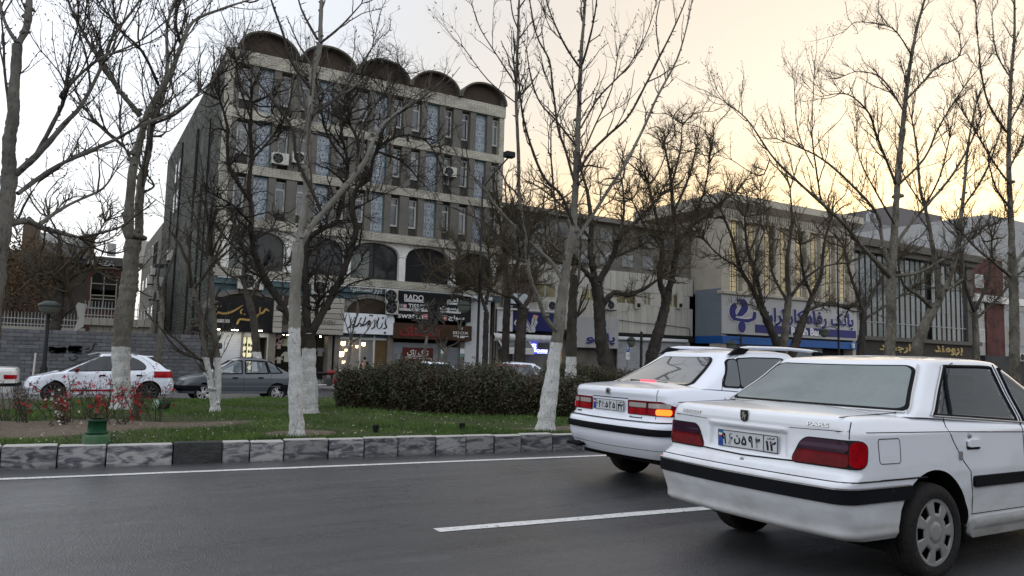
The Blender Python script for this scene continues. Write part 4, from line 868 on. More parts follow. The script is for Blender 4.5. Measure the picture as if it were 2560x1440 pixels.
for k, x in enumerate(cols):
    MB().bbox(x-.27, x+.27, BY+.02, BY+1.0, 6.6, 12.36, .04).make('column', M_bst, bank)
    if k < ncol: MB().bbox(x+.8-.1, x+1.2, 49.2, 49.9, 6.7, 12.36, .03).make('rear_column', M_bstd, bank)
gb = MB().box(0, .05, 0, .06, 0, 5.6).box(.52, .57, 0, .06, 0, 5.6).box(1.05, 1.1, 0, .06, 0, 5.6)
for j in range(15): gb.box(.05, 1.05, .005, .055, .18+j*.38, .215+j*.38)
gb = gb.mesh('window', mat('bronze glazing bars', (.13, .11, .08), .5)); gp = MB().box(.05, 1.05, .028, .032, 0, 5.6).mesh('pane', mat('glowing hall glass', (.5, .42, .25), .1, rnd=.3, col2=(.12, .10, .06), vscale=.9, emit=(1, .82, .48), estr=.15))  # yellow brightness of the panes put in as emission, no lamp inside
for k in range(ncol):
    w = cols[k+1]-cols[k]-.54; o = link('window', gb, bank, loc=(cols[k]+.27+w/2-.55, BY+.5, 6.7)); link('pane', gp, o, local=True)
    for s_ in (-1, 1):
        xx = cols[k]+.27 if s_ < 0 else cols[k+1]-.27
        MB().box(min(xx, xx-s_*(w/2-.55)), max(xx, xx-s_*(w/2-.55)), BY+.45, BY+.6, 6.7, 12.36).make('jamb', M_plaster, bank)
MB().box(BX0-.03, BX0, BY+.02, 43.4, 3.35, 7.0).make('side_panel', mat('blue grey panel', (.17, .20, .235), .6, var=.15, vscale=1), bank)
for zz in (3.35, ): MB().box(BX0-.05, BX1-.1, BY-.16, BY+.1, 2.85, 3.42).make('blue_fascia', mat('blue fascia', (.015, .09, .30), .4, var=.15), bank); MB().box(BX0-.05, BX0-.03, BY+.1, 43.4, 2.85, 3.42).make('blue_return', MATS['blue fascia'], bank)
for a, b in ((42.4, 45.5), (46.0, 50.0), (50.5, 54)): shutter(a, b, PZ, 2.84, BY+.4, M_shutg, bank, .1)
mb = MB(); mb.box(54.3, BX1-.4, BY+.9, BY+1, PZ, 2.85); mb.make('dark_entrance', M_dark, bank)
s = board('bank_sign', 'long pale fascia with a navy round emblem, Persian lettering and an English name strip', 1806, 735, 2143, 852, BY-.17, mat('pale grey fascia', (.40, .39, .385), .5, var=.08, vscale=1), .15)
a = at(1806, 735, Y=BY-.3); MB().bbox(BX0-.1, BX1+.1, BY-.35, BY+.4, 6.55, 6.85, .05).make('top_ledge', M_bst, s)
SY = BY-.172
def disc(cx, cy, r0, r1, Y, m, sg, name, a0=0, a1=360, asp=1, d=.06):
    c = at(cx, cy, Y=Y); n = max(6, int((a1-a0)/12)); V = []; mb = MB()
    for i in range(n+1):
        a = math.radians(a0+(a1-a0)*i/n); V += [(c.x+r0*math.cos(a)*asp, c.z+r0*math.sin(a)), (c.x+r1*math.cos(a)*asp, c.z+r1*math.sin(a))]
    for i in range(n): k = 2*i; mb.prism([V[k], V[k+1], V[k+3], V[k+2]], Y-d, Y)
    mb.make(name, m, sg)
# emblem: bowl, flame and dot
for m_, g_, d_ in ((M_wedge, .085, .06), (M_navy, 0, .10)):
    q = lambda pts: [(at(x, y, Y=SY).x, at(x, y, Y=SY).z) for x, y in pts]
    mb = MB(); stroke(mb, q([(1838, 762), (1830, 772), (1830, 785), (1836, 794)]), [.22+g_, .30+g_, .30+g_, .22+g_], SY, d_)
    stroke(mb, q([(1834, 797), (1852, 800), (1868, 802), (1880, 798)]), [.12+g_, .10+g_, .14+g_, .10+g_], SY, d_*.98); stroke(mb, q([(1842, 750), (1857, 757), (1860, 770), (1850, 783), (1842, 787)]), [.03+g_, .30+g_, .34+g_, .25+g_, .05+g_], SY, d_*.96); stroke(mb, q([(1885, 780), (1884, 792), (1880, 799)]), [.16+g_, .2+g_, .1+g_], SY, d_*.97)
    mb.make('emblem', m_, s); disc(1853, 817, 0.01, .44+g_, SY, m_, s, 'emblem_dot', d=d_, asp=.9)
for m_, d_, bo in ((M_wedge, .06, .06), (M_navy, .10, .025)): ptext('lettering', 'بانک رفاه کارگران', 1912, 792, 2136, 800, SY, m_, s, hh=1.55, arabic=True, bold=bo, depth=d_)
a, b = at(1888, 822, Y=SY), at(2139, 842, Y=SY); MB().box(a.x, b.x, SY-.05, SY, b.z-.12, a.z+.34).make('name_strip', M_navy, s)
mz = (a.z+b.z)/2+.1; q = at(1978, 829, Y=SY-.06); r_ = at(2062, 835, Y=SY-.06); text('lettering', 'Refah Bank', (q.x+r_.x)/2, mz, SY-.05, r_.x-q.x, .62, M_white, s, bold=.03, depth=.03)
p = at(2133, 862, Y=BY-.3); c_ = thing('security_camera', 'small white camera box under the right end of the bank fascia', 'camera', tuple(p)); MB().bbox(-.1, .1, -.1, .1, -.3, .1, .03).make('casing', M_white, c_, True); MB().tube([(0, .1, 0), (0, .25, .05)], .02, 6).make('arm', M_white, c_, True); MB().lathe([(0, 0), (.04, 0)], (0, -.103, -.1), 'y', 10).make('lens', M_black, c_, True)
# ------------------------------------------------------------------ glass-fronted building
gl = thing('glass_building', 'dark glass-fronted building with slim vertical bars, flat cornice and brown sign band', 'building', (61.5, 43, PZ))
M_gb = mat('blue grey glass', (.055, .075, .085), .12, spec=.8, var=.6, vscale=.5, rnd=.5); M_brn = mat('brown wall band', (.05, .045, .04), .8, var=.15)
MB().box(60.9, 80.3, 43.9, 58, PZ, 12.6).make('wall', mat('dim wall', (.10, .10, .10), .8), gl)
MB().box(58.1, 61.2, 42.9, 58, 4.1, 12.4).make('end_pier', mat('grey brown render', (.12, .11, .095), .85, var=.2), gl); MB().box(79.4, 80.5, 42.9, 44, PZ, 12.4).make('end_pier', MATS['grey brown render'], gl)
mb = MB(); mb.box(58.0, 81, 42.1, 44, 12.4, 13.1); mb.box(58.3, 80.7, 42.5, 44, 11.9, 12.38); mb.make('cornice', MATS['grey brown render'], gl)
MB().box(60.0, 81.2, 42.5, 43.2, 3.85, 4.2).make('ledge', MATS['grey brown render'], gl); MB().box(58.3, 81, 42.85, 43.9, PZ, 3.84).make('sign_band', M_brn, gl)
pmh = MB().box(0, .80, 0, .03, 0, 1.32).mesh('pane', M_gb); pmd = MB().box(0, .80, 0, .03, 0, 1.32).mesh('pane', mat('pale reflecting glass', (.12, .15, .14), .15, var=.5, vscale=.6, rnd=.4))
rp = random.Random(4)
for i in range(21):
    for j in range(6):
        x = 61.3+i*.865
        if i in (6, 13) and j < 5: continue
        link('pane', pmd if (rp.random() < (.28 if j > 2 else .06)) else pmh, gl, loc=(x, 43.15+rp.uniform(0, .02), 4.25+j*1.33))
for i in range(22): MB().box(61.25+i*.865, 61.29+i*.865, 43.08, 43.16, 4.2, 12.0).make('mullion', MATS['dim fan'], gl)
MB().box(61.2, 79.4, 43.05, 43.14, 5.5, 5.58).make('transom', M_steel, gl)
M_sgold = mat('sand gold letters', (.42, .31, .13), .6)
for (x0, y0, x1, y1), lab, w in (((2198, 858, 2276, 882), 'gold cut-out Persian lettering at the left of the brown band', 'ارجمند'), ((2336, 868, 2406, 886), 'gold cut-out Persian lettering at the right of the brown band', 'برومند')):
    c = at((x0+x1)/2, (y0+y1)/2, Y=42.84); s = thing('wall_lettering', lab, 'lettering', tuple(c), 0, 'gold wall lettering'); a = at(x0, y0, Y=42.84); b = at(x1, y1, Y=42.84)
    text('letters', w, c.x, c.z, 42.84, b.x-a.x, .95, M_sgold, s, arabic=True, bold=.03, depth=.08)
# ------------------------------------------------------------------ buildings behind, right
bg = thing('office_block', 'pale grey block rising behind the bank and the glass building', 'building', (75, 70, PZ))
a = at(2150, 570, Y=72); b = at(2425, 560, Y=72)
MB().box(a.x, b.x+22, 72, 90, PZ, a.z+1.2).make('wall', mat('pale block wall', (.20, .20, .20), .8, var=.15, vscale=.3), bg)
c = at(2230, 545, Y=74); d = at(2355, 560, Y=74); MB().box(c.x, d.x, 74, 88, a.z, at(2280, 525, Y=74).z).make('roof_room', mat('dark roof room', (.13, .12, .12), .8), bg)
for i in range(9):
    x = a.x+2+i*4.2; MB().box(x, x+2, 71.9, 72, a.z-2.4, a.z-.9).make('window', M_glassb, bg)
MB().tube([(a.x+3.5, 73, a.z+1), (a.x+3.5, 73, a.z+2.6), (a.x+4, 73, a.z+3.1), (a.x+4.8, 73, a.z+3.0), (a.x+5, 73, a.z+2.3)], .3, 10).make('roof_vent', M_steel, bg)
rb2 = thing('brick_block', 'dark red and white apartment block beyond the glass building', 'building', (84, 46, PZ))
M_rb = brickmat('dark red brick', (.13, .05, .045), (.10, .038, .035), (.08, .06, .055), .35, .1, .01)
a = at(2432, 640, Y=46); b = at(2505, 650, Y=46)
MB().box(a.x, a.x+7, 46.3, 60, PZ, a.z+.6).make('white_wall', mat('dull white render', (.38, .37, .34), .8, var=.15), rb2)
MB().box(a.x+2.6, a.x+6.4, 46.1, 46.35, 3, a.z).make('red_wall', M_rb, rb2); MB().box(a.x, a.x+2.6, 46.1, 46.35, a.z-4, a.z).make('red_wall', M_rb, rb2)
for z in (4.5, 7.6, 10.6): o = MB().box(a.x+.4, a.x+2, 46.0, 46.1, z, z+1.5).make('window', M_frame, rb2); MB().box(a.x+.5, a.x+1.9, 45.99, 46.0, z+.1, z+1.4).make('pane', M_glassb, o)
for z in (9.0,): MB().box(a.x-.1, a.x+12, 45.6, 46.3, z, z+.8).make('balcony_band', M_plaster, rb2)
w2 = thing('white_office', 'white building with blue window bands at the far right edge', 'building', (95, 50, PZ))
a = at(2490, 560, Y=50); MB().box(a.x-2, a.x+60, 50, 70, PZ, a.z+1).make('wall', mat('white office wall', (.33, .33, .33), .7, var=.1, vscale=.3), w2)
for i in range(10):
    for z in (4.5, 9.0, 13.0): o = MB().box(a.x-1+i*5.5, a.x+3+i*5.5, 49.92, 50.0, z, z+2.6).make('window', M_steel, w2); MB().box(a.x-.85+i*5.5, a.x+2.85+i*5.5, 49.9, 49.92, z+.15, z+2.45).make('pane', M_gb, o)
MB().box(a.x-14, a.x+60, 44.5, 50, PZ, 3.0).make('shop_row', mat('dark shop row', (.05, .05, .05), .7, var=.5, vscale=1), w2)
ac_at(2543, 903, 44.3, 'white outdoor unit low at the far right shop row', w=1.5, h=.9)

# ------------------------------------------------------------------ left: block wall, railings, brick house
M_blk = mat('grey concrete block', (.135, .138, .145), .9, var=.25, vscale=6, rnd=.22, bump=.5, bscale=40)
bw = thing('block_wall', 'rough grey concrete block wall with black painted scribbles', 'wall', (-6, 40, PZ))
WX1, WX0, WY, WT = at(503, 860, Y=40).x, -5.3, 40.0, at(250, 829, Y=40).z
nr = 13; bh = (WT-PZ)/nr; bwid = .485; rr = random.Random(17)
bm = MB().bbox(.006, bwid-.006, 0, .19, .006, bh-.006, .008).mesh('brick', M_blk)
nb = 0
for r in range(nr):
    off = (r % 2)*bwid/2+rr.uniform(-.02, .02); x = WX1-off-bwid
    if off > .1: o = link('brick', MB().bbox(WX1-off+.006, WX1-.006, 0, .19, .006, bh-.006, .008).mesh('brick', M_blk), bw, loc=(0, WY, PZ+r*bh)); nb += 1
    while x > -2.9 and nb < 297:
        o = link('brick', bm, bw, loc=(x+rr.uniform(-.004, .004), WY+rr.uniform(-.012, .012), PZ+r*bh)); nb += 1; x -= bwid
mb = MB()
for r in range(nr):
    off = (r % 2)*bwid/2; x = WX1-off-bwid
    while x > -30:
        if x <= -2.9: mb.bbox(x+.006, x+bwid-.006, WY, WY+.19, PZ+r*bh+.006, PZ+(r+1)*bh-.006, .008)
        x -= bwid
kind(mb.make('far_brickwork', M_blk, bw), 'stuff')
MB().box(-30, WX1-.01, WY+.03, WY+.17, PZ, WT-.01).make('mortar', mat('mortar', (.07, .07, .07), .95), bw)
rs = random.Random(2); mb = MB()
def scrib(x, y, w, h, n, wd):
    for k in range(n):
        pts = [(x+w*rs.random(), y+h*rs.random()) for _ in range(4)]
        q = [at(a, b, Y=WY-.02) for a, b in pts]; stroke(mb, [(p.x, p.z) for p in q], [wd*.6, wd, wd, wd*.6], WY-.018, .004, n=4)
scrib(120, 867, 48, 16, 13, .035); scrib(172, 865, 34, 18, 11, .04)
for pts in ([(243, 861), (236, 860), (232, 872), (222, 880), (212, 879)], [(224, 870), (214, 873)], [(196, 893), (188, 899), (178, 900), (174, 894)], [(184, 889), (190, 890)]):
    q = [at(a, b, Y=WY-.02) for a, b in pts]; stroke(mb, [(p.x, p.z) for p in q], [.025]*len(q), WY-.018, .004, n=4)
mb.make('graffiti', M_black, bw)
for px, py in ((373, 868), (555, 880)):
    p = at(px, py, Y=WY-.1); 
p = at(85, 905, Y=37); t = thing('marker_post', 'thin pale post in front of the block wall at the left edge', 'post', (p.x, 37, PZ)); MB().tube([(0, 0, 0), (.03, 0, at(85, 882, Y=37).z-PZ)], .035, 8).make('shaft', mat('pale post', (.5, .48, .42), .7), t, True); MB().lathe([(.09, 0), (.09, .03), (0, .03)], (0, 0, 0), 'z', 12).make('base', M_steel, t, True)
# railing on a low wall behind
def railing(xa, xb, Y, z0, z1, label, step, base=None):
    t = thing('railing', label, 'railing', (xa, Y, z0)); n = int((xb-xa)/step)
    bar = MB().tube([(0, 0, 0), (0, 0, z1-z0-.08), (0, -.05, z1-z0), (0, -.11, z1-z0-.02)], .022, 5)
    bm_ = bar.mesh('bar', mat('painted white bar', (.38, .38, .37), .6, var=.2))
    for k in range(n): link('bar', bm_, t, loc=(xa+k*step, Y, z0))
    for z in (z0+.12, z1-.38): MB().box(xa, xb, Y-.025, Y+.02, z, z+.05).make('rail', MATS['painted white bar'], t)
    return t
a0, a1 = at(-60, 800, Y=52), at(205, 800, Y=52); ztop = at(100, 782, Y=52).z; zbt = at(100, 817, Y=52).z
railing(a0.x, a1.x, 52, zbt, ztop, 'long white bar railing on a low wall behind the block wall', .165)
lw = MB(); lw.box(a0.x-20, a1.x+.2, 51.9, 52.3, PZ, zbt); tag(lw.make('low_wall', mat('cream low wall', (.33, .31, .27), .85, var=.2), None), 'low cream wall carrying the long railing', 'wall')
b0, b1 = at(210, 800, Y=48), at(379, 800, Y=48); zt2 = at(300, 757, Y=48).z; zm = at(300, 797, Y=48).z; zb2 = at(300, 815, Y=48).z
railing(b0.x, b1.x, 48, zm, zt2, 'raised balcony railing of white bars beside the side wall', .165)
bal = thing('terrace', 'raised cream stone terrace with splayed corner under the balcony railing', 'terrace', (b0.x, 48, PZ))
npn = 9
for k in range(npn): x = b0.x+(b1.x-b0.x)*k/npn; MB().bbox(x, x+(b1.x-b0.x)/npn-.015, 47.9, 48.3, zb2, zm, .01).make('panel', mat('cream stone panel', (.34, .315, .27), .8, var=.15, rnd=.1), bal)
MB().prism([(b0.x-.5, zb2-.5), (b0.x, zb2-.1), (b0.x, zm), (b0.x-.25, zm)], 47.92, 50).make('splayed_corner', mat('pale corner', (.42, .41, .38), .8), bal)
MB().add([(b0.x-.3, 48, zm), (b0.x-.02, 48, zm), (b0.x+.1, 48, zt2-.2), (b0.x-.35, 48, zt2-.1), (b0.x-.45, 48, zm+.6)], [(0, 1, 2, 3, 4)]).make('corner_sheet', mat('pale corner', (.42, .41, .38), .8), bal)
for k in range(npn): x = b0.x+.3+(b1.x-b0.x-.3)*k/npn; MB().bbox(x, x+(b1.x-b0.x-.3)/npn-.015, 48.3, 48.6, PZ, zb2-.002, .01).make('lower_panel', MATS['cream stone panel'], bal)
hs = thing('brick_house', 'dark red brick house with grey cornice and arched window behind the railings', 'building', (-2, 60, PZ))
M_rbd = brickmat('dull maroon brick', (.115, .055, .05), (.09, .045, .04), (.07, .05, .045), .5, .2, .01)
a = at(135, 625, Y=60); b = at(316, 645, Y=60); c = at(300, 668, Y=60); l0 = at(-60, 620, Y=60)
MB().box(l0.x-8, b.x, 60, 76, PZ, c.z).make('wall', mat('dim brown render', (.085, .072, .06), .9, var=.4, vscale=.7), hs)
MB().box(at(218, 720, Y=60).x, b.x, 59.9, 60.0, PZ, c.z).make('brick_front', M_rbd, hs)
MB().box(l0.x-8, b.x+.4, 59.2, 76.2, c.z, at(300, 645, Y=59.2).z).make('cornice', mat('grey cornice', (.10, .10, .097), .8, var=.2), hs)
MB().box(at(95, 640, Y=59).x, at(215, 655, Y=59).x, 58.8, 59.2, c.z+.3, c.z+1.2).make('canopy', mat('grey canopy', (.16, .16, .155), .8, var=.2), hs)
for cx, cy, hgt in ((260, 710, 1.6), (258, 748, 1.3)):
    c = at(cx, cy, Y=59.88); w = .78; mb = MB()
    poly = [(c.x-w, c.z-hgt/2), (c.x+w, c.z-hgt/2)]+([(c.x+w*math.cos(math.pi*k/10), c.z+hgt/2-.5+.6*math.sin(math.pi*k/10)) for k in range(11)] if cy < 730 else [(c.x+w, c.z+hgt/2), (c.x-w, c.z+hgt/2)])
    o = MB().prism(poly, 59.84, 59.9).make('window', M_dark, hs)
    mb = MB(); mb.box(c.x-.03, c.x+.03, 59.8, 59.84, c.z-hgt/2, c.z+hgt/2); mb.box(c.x-w, c.x+w, 59.8, 59.84, c.z-.03, c.z+.03); mb.box(c.x-w-.04, c.x-w+.03, 59.8, 59.84, c.z-hgt/2, c.z+hgt/2-.4); mb.box(c.x+w-.03, c.x+w+.04, 59.8, 59.84, c.z-hgt/2, c.z+hgt/2-.4); mb.box(c.x-w, c.x+w, 59.8, 59.84, c.z-hgt/2-.05, c.z-hgt/2+.02); mb.make('frame', mat('cream bars', (.34, .31, .25), .7), o)
text('lettering', 'PLAZA', at(253, 657, Y=59.1).x, at(253, 657, Y=59.1).z, 59.19, 3.3*.5, .35, M_frame, hs)
ps = thing('pale_block', 'pale apartment block seen above the brick house roofs', 'building', (-3, 110, PZ))
a, b = at(70, 600, Y=110), at(228, 640, Y=110); MB().box(a.x, b.x, 110, 125, PZ, at(150, 585, Y=110).z).make('wall', mat('pale far wall', (.42, .42, .41), .8, var=.1), ps)
for k in range(3): x = a.x+1.5+k*3.6; MB().box(x, x+1, 109.9, 110, a.z-1.2, a.z+.5).make('window', M_glassb, ps)
MB().box(a.x-.6, a.x+1.2, 109.5, 112, PZ, a.z+2.0).make('chimney_stack', mat('brown stack', (.10, .07, .055), .9), ps); MB().box(b.x-1, b.x+.3, 109.5, 112, PZ, a.z+1.4).make('chimney_stack', MATS['brown stack'], ps)
# ------------------------------------------------------------------ the near side of the street, behind the viewpoint (seen only in glass and paint)
for i, (x0, x1, h, c) in enumerate(((-60, -22, 9, (.16, .14, .12)), (-21, 6, 6.5, (.20, .19, .17)), (7, 30, 8, (.12, .11, .10)), (31, 90, 7, (.18, .17, .15)))):
    b = thing('building', ['brown shop block of three storeys', 'pale two-storey shop block', 'dark three-storey shop block', 'grey long shop block'][i]+' on the near side of the street', 'building', (x0, -17, 0))
    m = mat('opposite wall %d' % i, c, .85, var=.25, vscale=.8); MB().box(x0, x1, -30, -17, 0, h).make('wall', m, b); MB().box(x0-.1, x1+.1, -17.4, -16.7, h, h+.4).make('cornice', M_bst0, b)
    k = 0
    while x0+1.5+k*3 < x1-2:
        for z in (3.9, 6.4)[:1+(h > 7.5)]:
            if h > z+1.6: MB().box(x0+1.5+k*3, x0+3+k*3, -17, -16.95, z, z+1.5).make('window', M_glassb, b)
        k += 1
    MB().box(x0+.5, x1-.5, -17.01, -16.9, .3, 2.8).make('shopfront', M_dark, b)
# ------------------------------------------------------------------ cars
def paint(name, col, dirt=.35, dirtcol=(.30, .27, .22), rough=.28, low=.75):
    """car paint with road dust that gathers on the lower panels"""
    m = bpy.data.materials.new(name); m.use_nodes = True; t = m.node_tree; B = t.nodes['Principled BSDF']; L = t.links.new
    B.inputs['Roughness'].default_value = rough; B.inputs['Coat Weight'].default_value = .6; B.inputs['Coat Roughness'].default_value = .08
    tc = t.nodes.new('ShaderNodeTexCoord'); n = t.nodes.new('ShaderNodeTexNoise'); n.inputs['Scale'].default_value = 2.6; n.inputs['Detail'].default_value = 9; n.inputs['Roughness'].default_value = .62
    mp = t.nodes.new('ShaderNodeMapping'); mp.inputs['Scale'].default_value = (.7, 1, 2.2); L(tc.outputs['Object'], mp.inputs[0]); L(mp.outputs[0], n.inputs[0])
    s = t.nodes.new('ShaderNodeSeparateXYZ'); L(tc.outputs['Object'], s.inputs[0])
    h = t.nodes.new('ShaderNodeMapRange'); h.inputs[1].default_value = .22; h.inputs[2].default_value = low; h.inputs[3].default_value = .62; h.inputs[4].default_value = .0; L(s.outputs['Z'], h.inputs[0])
    a = t.nodes.new('ShaderNodeMath'); a.operation = 'MULTIPLY_ADD'; L(n.outputs[0], a.inputs[0]); a.inputs[1].default_value = .9; L(h.outputs[0], a.inputs[2])
    r = t.nodes.new('ShaderNodeMapRange'); r.inputs[1].default_value = .50; r.inputs[2].default_value = 1.12; r.inputs[4].default_value = dirt; L(a.outputs[0], r.inputs[0])
    mx = t.nodes.new('ShaderNodeMix'); mx.data_type = 'RGBA'; mx.inputs[6].default_value = (*col, 1); mx.inputs[7].default_value = (*dirtcol, 1); L(r.outputs[0], mx.inputs[0]); L(mx.outputs[2], B.inputs['Base Color'])
    rr = t.nodes.new('ShaderNodeMapRange'); rr.inputs[3].default_value = rough; rr.inputs[4].default_value = .75; L(r.outputs[0], rr.inputs[0]); L(rr.outputs[0], B.inputs['Roughness'])
    cw = t.nodes.new('ShaderNodeMapRange'); cw.inputs[2].default_value = .5; cw.inputs[3].default_value = .7; cw.inputs[4].default_value = .05; L(r.outputs[0], cw.inputs[0]); L(cw.outputs[0], B.inputs['Coat Weight'])
    return m
M_rub = mat('black bumper plastic', (.008, .0085, .011), .65, spec=.08, var=.3, vscale=5, wear=((.03, .03, .03), .64, 9)); M_seam = mat('panel gap', (.015, .015, .015), .8)
M_tyre = mat('tyre rubber', (.022, .021, .020), .85, var=.3, vscale=8, wear=((.05, .045, .038), .60, 4), bump=.5, bscale=30)
M_chr = mat('chrome', (.5, .5, .5), .18, metal=1); M_well = mat('wheel arch liner', (.006, .006, .006), 1)
M_lred = mat('red lamp lens', (.36, .004, .010), .2, spec=.15, coat=0, var=.45, vscale=14); M_lred2 = mat('dark red lamp lens', (.16, .003, .007), .2, spec=.12, coat=0, var=.5, vscale=9); M_lsmk = mat('smoked lamp lens', (.035, .006, .025), .15, spec=.25, coat=0, var=.3, vscale=7)
M_lwht = mat('pale lamp lens', (.40, .36, .34), .15, coat=1, var=.3, vscale=40, stretch=(1, 1, 3))
M_cglass = mat('car glass', (.016, .019, .021), .05, spec=.2); M_dust = mat('dusty rear glass', (.15, .185, .18), .22, spec=.5, var=.3, vscale=2.2, wear=((.19, .22, .21), .62, 26), coat=.4)
def lerp(tab, x):
    if x <= tab[0][0]: return tab[0][1]
    for (a, p), (b, q) in zip(tab, tab[1:]):
        if x <= b:
            f = (x-a)/(b-a); return p+(q-p)*f
    return tab[-1][1]
def smoothtab(tab):
    return tab
class Shell:
    """closed plan outline swept up the height: rear face, rounded corners, side, front"""
    def __init__(s, r0, f0, w, bow=.05, cr=.14, cf=.30, taper=.05, zt=None, L=4.4, nexp=2.2, fbow=.12):
        s.r0, s.f0, s.w, s.bow, s.cr, s.cf, s.taper, s.L, s.n, s.fbow = r0, f0, w, bow, cr, cf, taper, L, nexp, fbow; s.dent = None
    def hw(s, u, z): q = abs((u-s.L*.48)/(s.L*.5)); return lerp(s.w, z)*(1-s.taper*q**3.5)
    def u_pt(s, u, z, side=1):
        r0, f0 = lerp(s.r0, z), lerp(s.f0, z); w = s.hw(u, z); a = u-(r0+s.bow); b = (f0-s.fbow)-u
        if a < s.cr: t = min(1, max(0, (s.cr-a)/s.cr)); w -= s.cr*(1-(1-t**s.n)**(1/s.n))
        if b < s.cf: t = min(1, max(0, (s.cf-b)/s.cf)); w -= s.cf*(1-(1-t**s.n)**(1/s.n))
        return Vector((u, side*w, z))
    def r_pt(s, v, z):
        """rear face and corner, by distance v from the centre line"""
        side = 1 if v >= 0 else -1; v = abs(v); r0 = lerp(s.r0, z); w = s.hw(r0+s.bow+s.cr, z); a = w-s.cr; c = s.cr*1.35
        if v <= a: p = Vector((r0+s.bow*(v/w)**2, v, z))
        elif v <= a+c:
            th = (v-a)/c*math.pi/2; e = 2/s.n; b0 = s.bow*(a/w)**2
            p = Vector((r0+b0+(s.bow-b0+s.cr)*(1-max(0, math.cos(th))**e), a+s.cr*max(0, math.sin(th))**e, z))
        else: return s.u_pt(r0+s.bow+s.cr+(v-a-c), z, side)
        if s.dent: p.x += s.dent(v, z)
        p.y *= side; return p
    def f_pt(s, v, z):
        side = 1 if v >= 0 else -1; v = abs(v); f0 = lerp(s.f0, z); w = s.hw(f0-s.fbow-s.cf, z); a = w-s.cf; c = s.cf*1.35
        if v <= a: p = Vector((f0-s.fbow*(v/w)**2, v, z))
        elif v <= a+c:
            th = (v-a)/c*math.pi/2; e = 2/s.n; b0 = s.fbow*(a/w)**2
            p = Vector((f0-b0-(s.fbow-b0+s.cf)*(1-max(0, math.cos(th))**e), a+s.cf*max(0, math.sin(th))**e, z))
        else: return s.u_pt(f0-s.fbow-s.cf-(v-a-c), z, side)
        p.y *= side; return p
def patch(mb, fn, t0, t1, a0, a1, nt=8, na=12, off=.004, mi=0, r=0.0, skirt=True, flip=False, scale=1.0):
    """curved panel lying just off a surface; r = corner radius"""
    fa0 = a0 if callable(a0) else (lambda t: a0); fa1 = a1 if callable(a1) else (lambda t: a1)
    H = abs(t1-t0)*scale; ts = []
    if r > 0:
        k = 4; rr = min(r/H, .5); ts = [rr*(1-math.cos(math.pi/2*i/k)) for i in range(k)]; mid = [rr+(1-2*rr)*i/nt for i in range(nt+1)]; ts = ts+mid+[1-x for x in reversed(ts)]
    else: ts = [i/nt for i in range(nt+1)]
    G = []
    for q in ts:
        t = t0+(t1-t0)*q; d = min(q, 1-q)*H; ins = 0
        if r > 0 and d < min(r, H/2): rr_ = min(r, H/2); ins = rr_-math.sqrt(max(0, rr_*rr_-(rr_-d)**2))
        a, b = fa0(t), fa1(t); sg = 1 if b > a else -1; a += sg*ins; b -= sg*ins
        G.append([(a+(b-a)*i/na, t) for i in range(na+1)])
    V = []; nr_, nc = len(G), na+1; e = .004
    for row in G:
        for a, t in row:
            p = fn(a, t); da = fn(a+e, t)-fn(a-e, t); dt = fn(a, t+e)-fn(a, t-e); n = da.cross(dt); n = n.normalized() if n.length > 1e-9 else Vector((-1, 0, 0))
            if not flip: n = -n
            V.append(p+n*off)
            V.append(p-n*.002)
    ix = lambda i, j, k=0: (i*nc+j)*2+k
    fs = [(ix(i, j), ix(i, j+1), ix(i+1, j+1), ix(i+1, j)) for i in range(nr_-1) for j in range(nc-1)]
    mb.add(V, fs, mi, True)
    if skirt:
        loop = [(0, j) for j in range(nc)]+[(i, nc-1) for i in range(1, nr_)]+[(nr_-1, j) for j in range(nc-2, -1, -1)]+[(i, 0) for i in range(nr_-2, 0, -1)]
        V2 = [V[ix(i, j, k)] for i, j in loop for k in (0, 1)]; m = len(loop)
        mb.add(V2, [(2*i, 2*i+1, 2*((i+1) % m)+1, 2*((i+1) % m)) for i in range(m)], mi)
    return mb
def seam(mb, fn, pts, r=.0035, off=.0, n=5):
    """panel gap run along a surface"""
    q = [];
    for (a, b), (c, d) in zip(pts, pts[1:]):
        k = max(2, int(math.hypot(c-a, d-b)/.04))
        for i in range(k): f = i/k; q.append(fn(a+(c-a)*f, b+(d-b)*f))
    q.append(fn(*pts[-1])); mb.tube(q, r, n)
